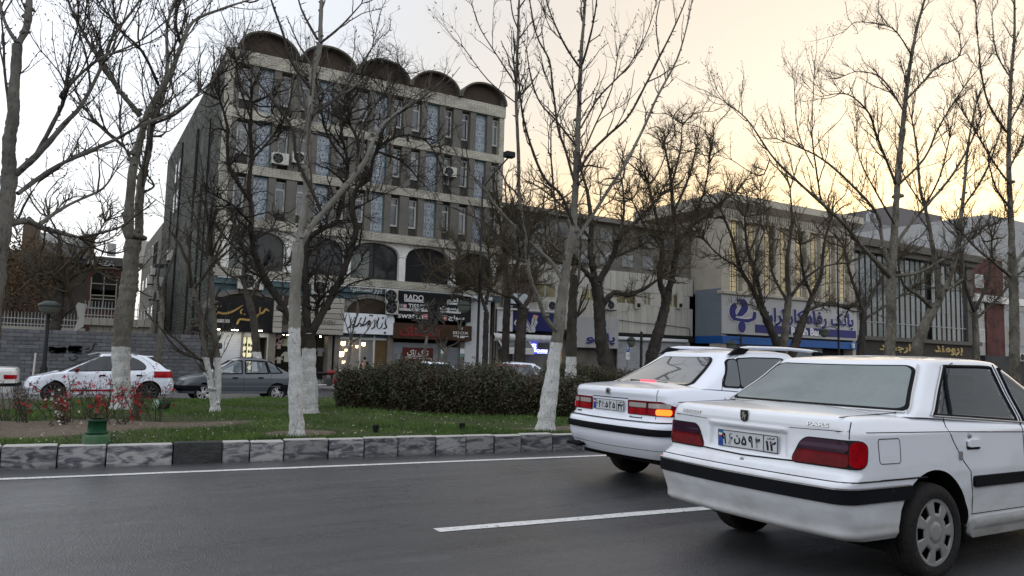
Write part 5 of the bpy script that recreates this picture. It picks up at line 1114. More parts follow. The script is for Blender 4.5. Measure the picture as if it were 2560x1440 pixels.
def body_mesh(sh, zs, top, wheels, R, zc, crown=.03, rcol=22, spine=(.7, 3.6), hood=None):
    """lower body: rows zs (absolute), top(u) shoulder height; wheels: list of u"""
    L_ = sh.L; zmx = zs[-1]
    w0 = lerp(sh.w, .7); rc = [('r', w0*(1-sh.cr/w0)*i/rcol) for i in range(rcol)]+[('rc', i/8) for i in range(8)]
    ulo = lerp(sh.r0, zs[0]); uu = set()
    rmax = max(v for _, v in sh.r0)+sh.bow+sh.cr; fmin = min(v for _, v in sh.f0)-sh.fbow-sh.cf
    us = [rmax+(fmin-rmax)*i/46 for i in range(47)]
    for w in wheels:
        us = [u for u in us if abs(u-w) > R+.012]+[w-R*math.cos(math.pi*i/24) for i in range(25)]
    us = sorted(us); cols = rc+[('u', u) for u in us if rmax-.001 <= u <= fmin+.001]+[('fc', 1-i/8) for i in range(9)]+[('f', (1-i/8)) for i in range(1, 9)]
    def base(col, z):
        k, a = col
        if k == 'r': return sh.r_pt(a*(sh.hw(.3, z)-sh.cr)/(w0-sh.cr), z)
        if k == 'rc': w = sh.hw(lerp(sh.r0, z)+sh.bow+sh.cr, z); return sh.r_pt(w-sh.cr+sh.cr*1.35*a, z)
        if k == 'u': return sh.u_pt(a, z)
        f0 = lerp(sh.f0, z); w = sh.hw(f0-sh.fbow-sh.cf, z)
        if k == 'fc': return sh.f_pt(w-sh.cf+sh.cf*1.35*a, z)
        return sh.f_pt((w-sh.cf)*a, z)
    def arch(u):
        for w in wheels:
            if abs(u-w) < R: return zc+math.sqrt(R*R-(u-w)**2)
        return -9
    V, rows = [], 0
    for z in zs:
        for c in cols:
            p = base(c, min(z, .9)); tp = top(p.x)
            zz = z if z < .6 else .6+(z-.6)*(tp-.6)/(zmx-.6)
            if c[0] == 'u': zz = max(zz, arch(c[1]))
            V.append(base(c, zz))
        rows += 1
    nc = len(cols); last = V[-nc:]
    # rounded shoulder, then the deck to the spine
    for d, dz in ((.008, .010), (.022, .019), (.045, .026), (.075, .030)):
        for p in last:
            s_ = Vector((min(max(p.x, spine[0]), spine[1]), 0, 0)); q = Vector((s_.x-p.x, -p.y, 0)); l = q.length; q = q/l if l > 1e-6 else q
            V.append(Vector((p.x+q.x*d, p.y+q.y*d, p.z+dz)))
        rows += 1
    edge = V[-nc:]
    for f in (.15, .35, .6, .8, 1.0):
        for p in edge:
            s_ = Vector((min(max(p.x, spine[0]), spine[1]), 0, 0)); x = p.x+(s_.x-p.x)*f; y = p.y*(1-f)
            h = top(x)+.030+crown*(1-(1-f)**2); h = p.z+(top(x)-top(p.x))+crown*(1-(1-f)**2)
            V.append(Vector((x, y, h)))
        rows += 1
    fs = []
    for i in range(rows-1):
        for j in range(nc-1):
            f = (i*nc+j, (i+1)*nc+j, (i+1)*nc+j+1, i*nc+j+1)
            a, b, c, d = (V[k] for k in f)
            if (b-a).length < 1e-5 and (c-d).length < 1e-5: continue
            fs.append(f)
    mb = MB(); mb.add([Vector((p.x, p.y, p.z)) for p in V], fs, 0, True)
    mb.add([Vector((p.x, -p.y, p.z)) for p in V], [f[::-1] for f in fs], 0, True)
    return mb
def arch_parts(sh, w, R, zc, depth=.34):
    """dark wheel housing behind the arch opening"""
    out = []
    for side in (1, -1):
        mb = MB(); out.append(mb); V = []; n = 24
        for i in range(n+1):
            a = math.pi*i/n; u = w-R*math.cos(a); z = zc+R*math.sin(a); q = sh.u_pt(u, max(z, .3), side)
            y = q.y; V += [(u, y-side*.004, z), (u, y-side*.02, z+.004), (u, y-side*depth, z)]
        fs = []
        for i in range(n):
            k = 3*i
            for j in range(2): f = (k+j, k+j+1, k+3+j+1, k+3+j); fs.append(f if side > 0 else f[::-1])
        mb.add(V, fs, 0, True); mb.add([V[3*i+2] for i in range(n+1)], [tuple(range(n+1))])
        mb.add([(w-R, V[0][1]-side*.01, zc), (w-R, V[0][1]-side*.01, .2), (w-R, V[0][1]-side*depth, .2), (w-R, V[0][1]-side*depth, zc)], [(0, 1, 2, 3)]); mb.add([(w+R, V[0][1]-side*.01, zc), (w+R, V[0][1]-side*.01, .2), (w+R, V[0][1]-side*depth, .2), (w+R, V[0][1]-side*depth, zc)], [(0, 1, 2, 3)])
    return out
def wheel(parent, u, v, r, style, side, wid=.19, rimr=None):
    """tyre and rim; outer face towards side"""
    rimr = rimr or r*.70; t = bpy.data.objects.new('wheel', None)
    y0, y1 = v-side*wid, v; s = side
    prof = [(rimr-.005, -.0), (rimr+.008, .004), (rimr+.03, .008), (r*.93, .002), (r*.985, -.018), (r, -.04), (r, -wid+.04), (r*.985, -wid+.015), (rimr, -wid)]
    mb = MB(); mb.lathe([(a, v+s*h) for a, h in prof], (u, 0, r), 'y', 40)
    # shallow tread grooves
    w = mb.make('wheel', M_tyre, parent, True)
    g = MB()
    for h in (-.07, -.10, -.13): g.lathe([(r+.0008, v+s*h-.004), (r+.0008, v+s*h+.004)], (u, 0, r), 'y', 40)
    g.make('tread_groove', M_well, w, True)
    m = {'cap': mat('silver grey wheel cover', (.30, .295, .285), .42, metal=.3, var=.2, vscale=9, wear=((.15, .14, .12), .64, 12)), 'y5': mat('silver alloy', (.50, .50, .50), .3, metal=.6, var=.1), 'multi': mat('dark alloy', (.09, .09, .095), .35, metal=.7), 'plain': M_steel}[style]
    MB().lathe([(0, v-s*.075), (rimr, v-s*.075), (rimr, v-s*.01)], (u, 0, r), 'y', 30).make('rim_well', M_well, w, True)
    n = 84; R_ = [0, .05, .16, .26, .30, .36, .45, .55, .66, .76, .86, .90, .95, 1.0]
    def dome(f): return .012*(1-f*f)-.018+(.006 if f > .92 else 0)+(.006 if f < .3 else 0)-(.004 if .28 < f < .34 else 0)
    def hole(f, a):
        if style == 'cap':
            k = (a/(2*math.pi)*7) % 1; return .50 < f < .86 and abs(k-.5) < .24+.05*(f-.5)
        if style == 'y5':
            k = (a/(2*math.pi)*5) % 1; return (.30 < f < .86 and abs(k-.5) < .24*(f+.1) and True) or (.55 < f < .84 and (k < .07 or k > .93))
        if style == 'multi':
            k = (a/(2*math.pi)*10) % 1; return .25 < f < .90 and abs(k-.5) < .30
        return .45 < f < .62 and ((a/(2*math.pi)*12) % 1) > .45
    V = []; fs = []
    for f in R_:
        for j in range(n): a = 2*math.pi*j/n; V.append((u+rimr*f*math.cos(a), v+s*dome(f), r+rimr*f*math.sin(a)))
    R2 = [(R_[i]+R_[i+1])/2 for i in range(len(R_)-1)]
    for i, f in enumerate(R2):
        for j in range(n):
            if hole(f, 2*math.pi*(j+.5)/n): continue
            q = (i*n+j, i*n+(j+1) % n, (i+1)*n+(j+1) % n, (i+1)*n+j); fs.append(q if s < 0 else q[::-1])
    rim = MB().add(V, fs, 0, True).make('rim', m, w, True)
    sol = rim.modifiers.new('thickness', 'SOLIDIFY'); sol.thickness = .012; sol.offset = 0
    MB().lathe([(0, v+s*.004), (.018, v+s*.004), (.028, v+s*.001), (.045, v-s*.006)], (u, 0, r), 'y', 20).make('hub_cap', m, w, True)
    bolts = MB()
    for k in range(4 if style != 'y5' else 5):
        a = 2*math.pi*k/(4 if style != 'y5' else 5)+.5; bolts.lathe([(0, v+s*.003), (.008, v+s*.003), (.008, v-s*.01)], (u+.055*math.cos(a), 0, r+.055*math.sin(a)), 'y', 8)
    bolts.make('wheel_bolt', M_seam, w, True)
    return w
def gh_mesh(sh, nt, zb, zt, crown=.03, hole=None, spine=(1.6, 2.6)):
    """cabin shell: level t in 0..1 between belt zb(u) and roof edge zt(u)"""
    rmax = sh.r0[-1][1]+sh.bow+sh.cr; fmin = sh.f0[-1][1]-sh.fbow-sh.cf
    ncs = 60
    def cols(t):
        r0, f0 = lerp(sh.r0, t), lerp(sh.f0, t); wr = sh.hw(r0+sh.bow+sh.cr, t); out = []
        for i in range(14): out.append(sh.r_pt((wr-sh.cr)*i/14, t))
        for i in range(8): out.append(sh.r_pt(wr-sh.cr+sh.cr*1.35*i/8, t))
        a, b = r0+sh.bow+sh.cr, f0-sh.fbow-sh.cf
        for i in range(ncs+1): out.append(sh.u_pt(a+(b-a)*i/ncs, t))
        wf = sh.hw(b, t)
        for i in range(1, 9): out.append(sh.f_pt(wf-sh.cf+sh.cf*1.35*(1-i/8), t))
        for i in range(1, 9): out.append(sh.f_pt((wf-sh.cf)*(1-i/8), t))
        return out
    V = []; T = []; H = []
    for k in range(nt+1):
        t = k/nt
        for p in cols(t): V.append(Vector((p.x, p.y, zb(p.x)*(1-t)+zt(p.x)*t))); H.append((p.x, t))
    nc = len(V)//(nt+1); edge = V[-nc:]; rows = nt+1
    for d, dz in ((.012, .012), (.03, .021), (.06, .027)):
        for p in edge:
            sx = min(max(p.x, spine[0]), spine[1]); q = Vector((sx-p.x, -p.y, 0)); l = q.length; q = q/l if l else q; V.append(Vector((p.x+q.x*d, p.y+q.y*d, p.z+dz)))
        rows += 1
    e2 = V[-nc:]
    for f in (.2, .45, .7, 1):
        for p in e2: sx = min(max(p.x, spine[0]), spine[1]); x = p.x+(sx-p.x)*f; V.append(Vector((x, p.y*(1-f), p.z+zt(x)-zt(p.x)+crown*(1-(1-f)**2))))
        rows += 1
    fs = []
    for i in range(rows-1):
        for j in range(nc-1):
            if hole and i < nt:
                a = H[i*nc+j]; b = H[(i+1)*nc+j+1]
                if hole((a[0]+b[0])/2, (a[1]+b[1])/2) and 22 <= j < 22+ncs: continue
            fs.append((i*nc+j, (i+1)*nc+j, (i+1)*nc+j+1, i*nc+j+1))
    mb = MB(); mb.add(V, fs, 0, True); mb.add([Vector((p.x, -p.y, p.z)) for p in V], [f[::-1] for f in fs], 0, True)
    return mb
def frange(a, b, s): n = int(round((b-a)/s)); return [a+(b-a)*i/n for i in range(n+1)]
def plate_parts(par, fn, cz, digits, small):
    """licence plate standing just proud of the boot lid, facing -u"""
    p = fn(0, cz); x = p.x-.012; w, h = .26, .056
    MB().bbox(x, x+.01, -w, w, cz-h, cz+h, .003).make('number_plate', mat('plate white', (.55, .56, .58), .35, var=.12, vscale=9), par, True)
    k = MB(); b = .004
    for y0, y1, z0, z1 in ((-w, w, cz+h-b, cz+h), (-w, w, cz-h, cz-h+b), (-w, -w+b, cz-h+b, cz+h-b), (w-b, w, cz-h+b, cz+h-b), (-w+.115-.002, -w+.115+.002, cz-h+b, cz+h-b)): k.box(x-.003, x, y0, y1, z0, z1)
    # seen from behind (-u) the left of the plate is +v
    k.make('plate_border', M_signb, par, True)
    MB().box(x-.0035, x, w-.045, w-b, cz-h+b, cz+h-b).make('plate_band', mat('plate blue', (.02, .08, .32), .4), par, True)
    fl = MB(); fl.box(x-.005, x-.0036, w-.04, w-.008, cz+.020, cz+.032); fl.make('flag', mat('flag white', (.7, .7, .7), .4), par, True)
    MB().box(x-.005, x-.0036, w-.04, w-.008, cz+.032, cz+.042).make('flag_green', mat('flag green', (.02, .25, .12), .4), par, True); MB().box(x-.005, x-.0036, w-.04, w-.008, cz+.010, cz+.020).make('flag_red', mat('flag red', (.5, .03, .03), .4), par, True)
    def put(body, cy, cz_, ww, hh, name='plate_lettering', bold=.02, ar=False):
        V, f = text_geo(body, ww, hh, .003, bold=bold, arabic=ar); V = np.stack([x-.0035+V[:, 1]-.003+.003, cy-V[:, 0], cz_+V[:, 2]], 1); MB().add(V, f).make(name, M_signb, par, True)
    mb = MB(); cy = .205; k_ = [c for c in digits if c != ' ']
    for c in k_:
        V, f = text_geo(c, *{'ن': (.055, .062), 'ع': (.055, .066), '۵': (.044, .062)}.get(c, (.038, .076)), .003, bold=.022); mb.add(np.stack([x-.0035+V[:, 1], cy-V[:, 0], cz-.002+V[:, 2]], 1), f); cy -= .060
    mb.make('plate_lettering', M_signb, par, True); put(small, -.205, cz-.012, .085, .062); put('ایران', -.205, cz+.036, .06, .015, bold=0, ar=True)
    put('I.R.', w-.025, cz-.022, .02, .008); put('IRAN', w-.025, cz-.036, .026, .009)
def person_sit(): pass

M_seat = mat('grey beige seat cloth', (.16, .15, .135), .9, var=.3, vscale=8)
# ---- near white saloon ------------------------------------------------------------
def near_car():
    car = thing('parked_car', 'dusty white saloon with dark bumper strips, nearest the camera at the right', 'car', (3.885, 3.662, 0))
    car.name = 'saloon_car'; WM['saloon_car'] = Matrix.Translation((3.885, 3.662, 0))
    P_ = paint('dusty white paint', (.74, .76, .80), .88, (.25, .23, .19), .20, .74)
    L_ = 4.41
    r0 = [(.22, .20), (.30, .12), (.312, .075), (.335, .055), (.37, .056), (.41, .048), (.47, .018), (.52, .0), (.62, .0), (.645, .008), (.665, .05), (.70, .105), (.80, .115), (.90, .12), (.96, .118), (1.02, .125), (1.1, .16)]
    f0 = [(.2, L_-.06), (.35, L_), (.6, L_), (.62, L_-.04), (.85, L_-.10)]
    w = [(.22, .78), (.30, .805), (.335, .828), (.37, .826), (.41, .830), (.47, .825), (.52, .830), (.60, .830), (.645, .832), (.67, .835), (.92, .828), (.945, .82), (1.0, .795), (1.1, .745)]
    sh = Shell(r0, f0, w, .06, .12, .32, .035, L=L_)
    def dent(v, z):
        if abs(v) < .345 and .735 < z < .905:
            e = min(1, (.345-abs(v))/.03, (z-.735)/.02, (.905-z)/.012); return .035*e
        if abs(v) < .35 and .905 <= z < .93: return -.010*(1-abs(z-.917)/.013)*min(1, (.35-abs(v))/.04)
        return 0
    sh.dent = dent
    top = lambda u: lerp([(0, 1.0), (.15, 1.0), (.5, 1.005), (.9, .99), (1.5, .965), (3.1, .89), (3.6, .84), (4.41, .70)], u)
    zs = sorted(set([.30, .306, .312, .322, .335, .35, .37, .385, .36, .40, .46, .52, .58, .62, .645, .655, .665, .68]+frange(.70, .935, .011)+[.945, .955, .965, .98, 1.0]))
    R, zc, wu = .378, .315, (.93, 3.60)
    b = body_mesh(sh, zs, top, wu, R, zc, .035, 40, (.75, 3.3)); body = b.make('body', P_, car, True)
    [q.make('wheel_housing', M_well, car, True) for u_ in wu for q in arch_parts(sh, u_, R, zc)]
    MB().box(.25, L_-.2, -.70, .70, .33, .40).make('underbody', M_well, car, True)
    m = MB(); m.tube([(.30, .45, .27), (.5, .45, .24), (1.4, .4, .24)], .025, 10); m.make('exhaust', M_rub, car, True)
    rp = sh.r_pt; up_ = lambda side: (lambda u, z: sh.u_pt(u, z, side))
    # bumper strip wraps round to the arches
    mb = MB(); patch(mb, rp, .528, .612, -1.37, 1.37, 4, 90, .014, 0, .03); mb.make('bumper_strip', M_rub, car, True)
    mb = MB(); patch(mb, rp, .6125, .620, -1.33, 1.33, 1, 80, .018); mb.make('strip_edge', M_chr, car, True)
    for side in (1, -1):
        f = up_(side); mb = MB(); patch(mb, f, .56, .632, 1.36, 2.52, 4, 24, .018, 0, .02, flip=side < 0); patch(mb, f, .553, .625, 2.54, 3.18, 4, 14, .018, 0, .02, flip=side < 0); mb.make('side_strip', M_rub, car, True)
        mb = MB(); patch(mb, f, .24, .375, 1.33, 3.20, 6, 30, .035, 0, .03, flip=side < 0); mb.make('sill_skirt', P_, car, True)
        s_ = MB()
        seam(s_, f, [(1.10, 1.0), (1.09, .96), (1.15, .86), (1.25, .735), (1.335, .66), (1.355, .5), (1.34, .385)]); seam(s_, f, [(2.02, .97), (2.02, .385)]); seam(s_, f, [(3.15, .90), (3.16, .385)]); seam(s_, f, [(1.34, .385), (3.16, .385)], .003)
        seam(s_, f, [(.15, .942), (1.1, .928), (2.0, .905), (3.2, .86)], .003)  # body crease drawn as a dark line, standing in for its shade
        seam(s_, f, [(.38, .655), (.78, .655)], .004)
        # fuel flap on the right
        if side < 0: seam(s_, f, [(.375, .90), (.365, .885), (.375, .765), (.39, .752), (.565, .75), (.578, .765), (.575, .885), (.56, .90), (.375, .90)], .0028)
        s_.make('seam_and_crease', M_seam, car, True)
        for u0 in (1.30, 2.28):
            h = MB(); patch(h, f, .805, .865, u0-.005, u0+.155, 4, 8, .004, 0, .015, flip=side < 0); h.make('handle_recess', M_seam, car, True)
            h = MB(); patch(h, f, .823, .870, u0, u0+.15, 4, 8, .022, 0, .012, flip=side < 0); h.make('door_handle', P_, car, True)
        h = MB(); q = f(1.33, .895); h.lathe([(0, q.y+side*.012), (.014, q.y+side*.012), (.018, q.y)], (1.33, 0, .895), 'y', 14); h.make('lock_button', M_steel, car, True); h = MB(); q = f(1.215, .775); h.bbox(1.20, 1.235, min(q.y, q.y+side*.01), max(q.y, q.y+side*.01), .745, .80, .003); h.make('hinge_cover', M_steel, car, True)
    # boot lid gaps and dark crease lines
    s_ = MB()
    seam(s_, rp, [(-.745, 1.0), (-.745, .90)], .0035); seam(s_, rp, [(.745, 1.0), (.745, .90)], .0035)
    seam(s_, rp, [(-.56, .735), (0, .72), (.56, .735)], .006); seam(s_, rp, [(-1.5, .652), (0, .652), (1.5, .652)], .0045)
    seam(s_, rp, [(-.745, .944), (-.36, .936)], .0022); seam(s_, rp, [(.745, .944), (.36, .936)], .0022)  # pressed creases of the lid, their shade drawn as dark lines
    s_.make('boot_seam', M_seam, car, True)
    # deck gaps back to the window
    for sd in (1, -1):
        dk = MB(); dk.tube([(.165, sd*.70, 1.026), (.45, sd*.70, 1.036), (.74, sd*.69, 1.045), (.86, sd*.60, 1.064)], .0035, 5); dk.make('boot_seam', M_seam, car, True)
    # tail lamps: main lens, smoked upper part, side part
    for sd in (1, -1):
        o = MB(); g = (lambda a, z: rp(a*sd, z)); lin = lambda z: .385+.075*((z-.735)/.145)**1.0
        patch(o, g, .722, .893, lambda z: lin(z)-.012, .838, 8, 26, .006, 0, .05, flip=sd < 0); lamp = o.make('tail_lamp', M_seam, car, True)
        o = MB(); patch(o, g, .732, .812, lambda z: lin(z), .745, 6, 18, .012, 0, .02, flip=sd < 0); o.make('red_lens', M_lred2 if sd < 0 else M_lred2, lamp, True)
        o = MB(); patch(o, g, .814, .884, lambda z: lin(z), .745, 6, 18, .012, 0, .035, flip=sd < 0); o.make('smoked_lens', M_lsmk, lamp, True)
        o = MB(); patch(o, g, .732, .884, .747, .828, 8, 10, .012, 0, .035, flip=sd < 0); o.make('side_lens', M_lred, lamp, True)
    plate_parts(car, rp, .812, '۹۶ ن ۵۹۳', '۱۲')
    def put(body, cy, cz_, ww, hh, m_, name, d=.006, bold=.02):
        V, f = text_geo(body, ww, hh, d, bold=bold); out_ = []
        for a, bb, c in V: p = rp(cy-a, cz_+c); out_.append((p.x-d-.001+bb, p.y, p.z))
        MB().add(out_, f).make(name, m_, car, True)
    put('PEUGEOT', .53, .974, .21, .022, M_chr, 'badge_lettering'); put('PARS', -.56, .973, .145, .026, M_chr, 'badge_lettering')
    # shield with a standing lion
    sx = rp(0, .985).x
    def vp(pts, d0, d1, m_, name, par=car): 
        mb = MB(); n = len(pts); V = [(sx-d1, y, z) for y, z in pts]+[(sx-d0, y, z) for y, z in pts]; mb.add(V, [tuple(range(n)), tuple(range(2*n-1, n-1, -1))]+[(i, i+n, (i+1) % n+n, (i+1) % n) for i in range(n)]); return mb.make(name, m_, par, True)
    sp = [(-.030, .032), (.030, .032), (.033, .0), (.028, -.030), (.008, -.040), (-.008, -.040), (-.028, -.030), (-.033, .0)]
    bd = vp([(y*1.12, .985+z*1.12) for y, z in sp], -.004, .006, M_chr, 'badge'); vp([(y, .985+z) for y, z in sp], .006, .008, M_signb, 'badge_field', bd)
    ln = [(.008, .026), (.016, .020), (.010, .012), (.022, .010), (.020, .003), (.010, .003), (.012, -.008), (.020, -.018), (.014, -.028), (.006, -.016), (-.002, -.012), (-.004, -.022), (.002, -.030), (-.010, -.030), (-.012, -.012), (-.020, -.006), (-.022, .010), (-.016, .008), (-.012, .000), (-.004, .010), (-.006, .022)]
    vp([(y, .985+z) for y, z in ln], .008, .011, M_chr, 'badge_lion', bd)
    q = rp(0, .69); MB().lathe([(0, q.x-.004), (.014, q.x-.004), (.017, q.x+.002)], (0, 0, .69), 'x', 14).make('boot_lock', M_steel, car, True)
    # cabin
    gr0 = [(0, .66), (.15, .75), (1, 1.13)]; gf0 = [(0, 3.10), (.12, 3.02), (1, 2.28)]; gw = [(0, .80), (.12, .785), (.5, .705), (1, .615)]
    g = Shell(gr0, gf0, gw, .07, .09, .14, .02, L=3.9, nexp=2.4, fbow=.10)
    g.hw = lambda u, t: lerp(gw, t)*(1-.03*abs((u-1.9)/1.3)**3)
    zb = lambda u: lerp([(.5, 1.03), (.9, 1.02), (2, .955), (3.1, .90)], u); zt = lambda u: lerp([(1.0, 1.345), (1.15, 1.362), (1.4, 1.376), (1.9, 1.382), (2.25, 1.366), (2.5, 1.34)], u)
    WN = ((lambda t: 1.00+.44*t, lambda t: 1.99), (lambda t: 2.12, lambda t: 2.97-.80*t))
    gh_mesh(g, 20, zb, zt, .022, lambda u, t: any(.10 < t < .90 and q[0](t)+.02 < u < q[1](t)-.02 for q in WN), (1.55, 2.0)).make('cabin', P_, car, True)
    T = lambda p: Vector((p.x, p.y, zb(p.x)*(1-p.z)+zt(p.x)*p.z))
    gs = lambda side: (lambda u, t: T(g.u_pt(u, t, side))); gr_ = lambda v, t: T(g.r_pt(v, t)); gf_ = lambda v, t: T(g.f_pt(v, t))
    hwz = lambda t: lerp(gw, t)
    mb = MB(); patch(mb, gr_, .09, .96, lambda t: -(hwz(t)-.055), lambda t: hwz(t)-.055, 12, 30, .010, 0, .06, scale=.5); fr = mb.make('rear_window', M_rub, car, True)
    mb = MB(); patch(mb, gr_, .12, .935, lambda t: -(hwz(t)-.075), lambda t: hwz(t)-.075, 12, 30, .013, 0, .05, scale=.5); mb.make('glass', M_dust, fr, True)
    tr = MB(); pts = [gr_(-(hwz(t)-.045), t) for t in frange(.07, .97, .1)]; tr.tube([p+Vector((-.010, 0, .008)) for p in pts], .007, 6); pts = [gr_((hwz(t)-.045), t) for t in frange(.07, .97, .1)]; tr.tube([p+Vector((-.010, 0, .008)) for p in pts], .007, 6)
    pts = [gr_(v, .075) for v in frange(-.73, .73, .08)]; tr.tube([p+Vector((-.011, 0, .006)) for p in pts], .006, 6); tr.make('window_trim', M_chr, fr, True)
    mb = MB(); patch(mb, gf_, .06, .95, lambda t: -(hwz(t)-.06), lambda t: hwz(t)-.06, 10, 24, .010, 0, .04, scale=.6, flip=True); mb.make('windscreen', M_cglass, car, True)
    for side in (1, -1):
        f = gs(side); fl = side < 0
        # (level, edge) tables: door glass outlines
        for wi, q in enumerate(WN):
            a_, b_ = q; R1 = [f(a_(t)-.015, t) for t in frange(.06, .94, .08)]+[f(a_(.94)+(b_(.94)-a_(.94))*k/8, .94) for k in range(9)]+[f(b_(t)+.015, t) for t in reversed(frange(.06, .94, .08))]+[f(b_(.06)+(a_(.06)-b_(.06))*k/10, .06) for k in range(11)]
            mb = MB(); mb.tube([p+Vector((0, side*.002, 0)) for p in R1], .013, 8); w_ = mb.make('side_window', M_rub, car, True)
            if wi == 0:
                mb = MB(); mb.tube([f(1.165+.26*t, t)+Vector((0, side*.004, 0)) for t in frange(.06, .92, .1)], .014, 6); mb.make('glass_divider', M_rub, w_, True)
            mb = MB(); patch(mb, f, .07, .93, a_, b_, 10, 24, .001, 0, .04, flip=fl, scale=.38, skirt=False); mb.make('glass', mat('tinted see-through glass', (.02, .025, .028), .03, spec=.6, alpha=.62), w_, True)
        s_ = MB(); seam(s_, f, [(1.10, .0), (1.10, .10), (1.50, .98), (1.54, 1.0)], .0035); seam(s_, f, [(2.06, 0), (2.06, 1)], .006); s_.make('door_seam', M_seam, car, True)
        tr = MB(); tr.tube([f(u, .045)+Vector((0, side*.010, 0)) for u in frange(.99, 3.0, .1)], .006, 6); tr.tube([f(.945+.46*t, t)+Vector((0, side*.008, 0)) for t in frange(.05, .95, .1)], .006, 6); tr.make('window_trim', M_chr, car, True)
        mr_ = MB(); q = f(2.92, .05); mr_.bbox(2.80, 2.88, min(q.y+side*.05, q.y+side*.22), max(q.y+side*.05, q.y+side*.22), .93, 1.04, .02); mr_.box(2.84, 2.87, min(q.y, q.y+side*.06), max(q.y, q.y+side*.06), .94, .96); mr_.make('door_mirror', M_rub, car, True)
    for wu_ in wu:
        for side in (1, -1): wheel(car, wu_, side*.825, .302, 'cap', side, .19, .215)
    for y in (.36, -.36):
        st = MB(); st.bbox(2.02, 2.14, y-.23, y+.23, .55, 1.10, .05); st.bbox(2.1, 2.6, y-.23, y+.23, .5, .64, .05); st.make('seat', M_seat, car, True); st = MB(); st.bbox(2.0, 2.10, y-.12, y+.12, 1.13, 1.29, .04); st.make('headrest', M_seat, car, True)
    st = MB(); st.bbox(1.14, 1.28, -.62, .62, .55, 1.10, .05); st.make('rear_seat', M_seat, car, True); MB().box(1.0, 3.1, -.66, .66, .40, .5).make('cabin_floor', M_dark, car, True); MB().bbox(2.95, 3.3, -.6, .6, .7, .96, .05).make('dashboard', M_dark, car, True)
    MB().lathe([(.17, 0), (.185, .01), (.17, .02), (.16, .01), (.17, 0)], (2.84, .36, .93), 'x', 20).make('steering_wheel', M_black, car, True)
    # front end
    o = MB(); patch(o, sh.f_pt, .60, .74, .42, .80, 5, 10, .006, 0, .02, flip=True); patch(o, sh.f_pt, .60, .74, -.80, -.42, 5, 10, .006, 0, .02, flip=True); o.make('headlamp', M_lwht, car, True)
    o = MB(); patch(o, sh.f_pt, .61, .73, -.38, .38, 4, 12, .005, 0, .02, flip=True); o.make('grille', M_rub, car, True)
    return car
near_car()

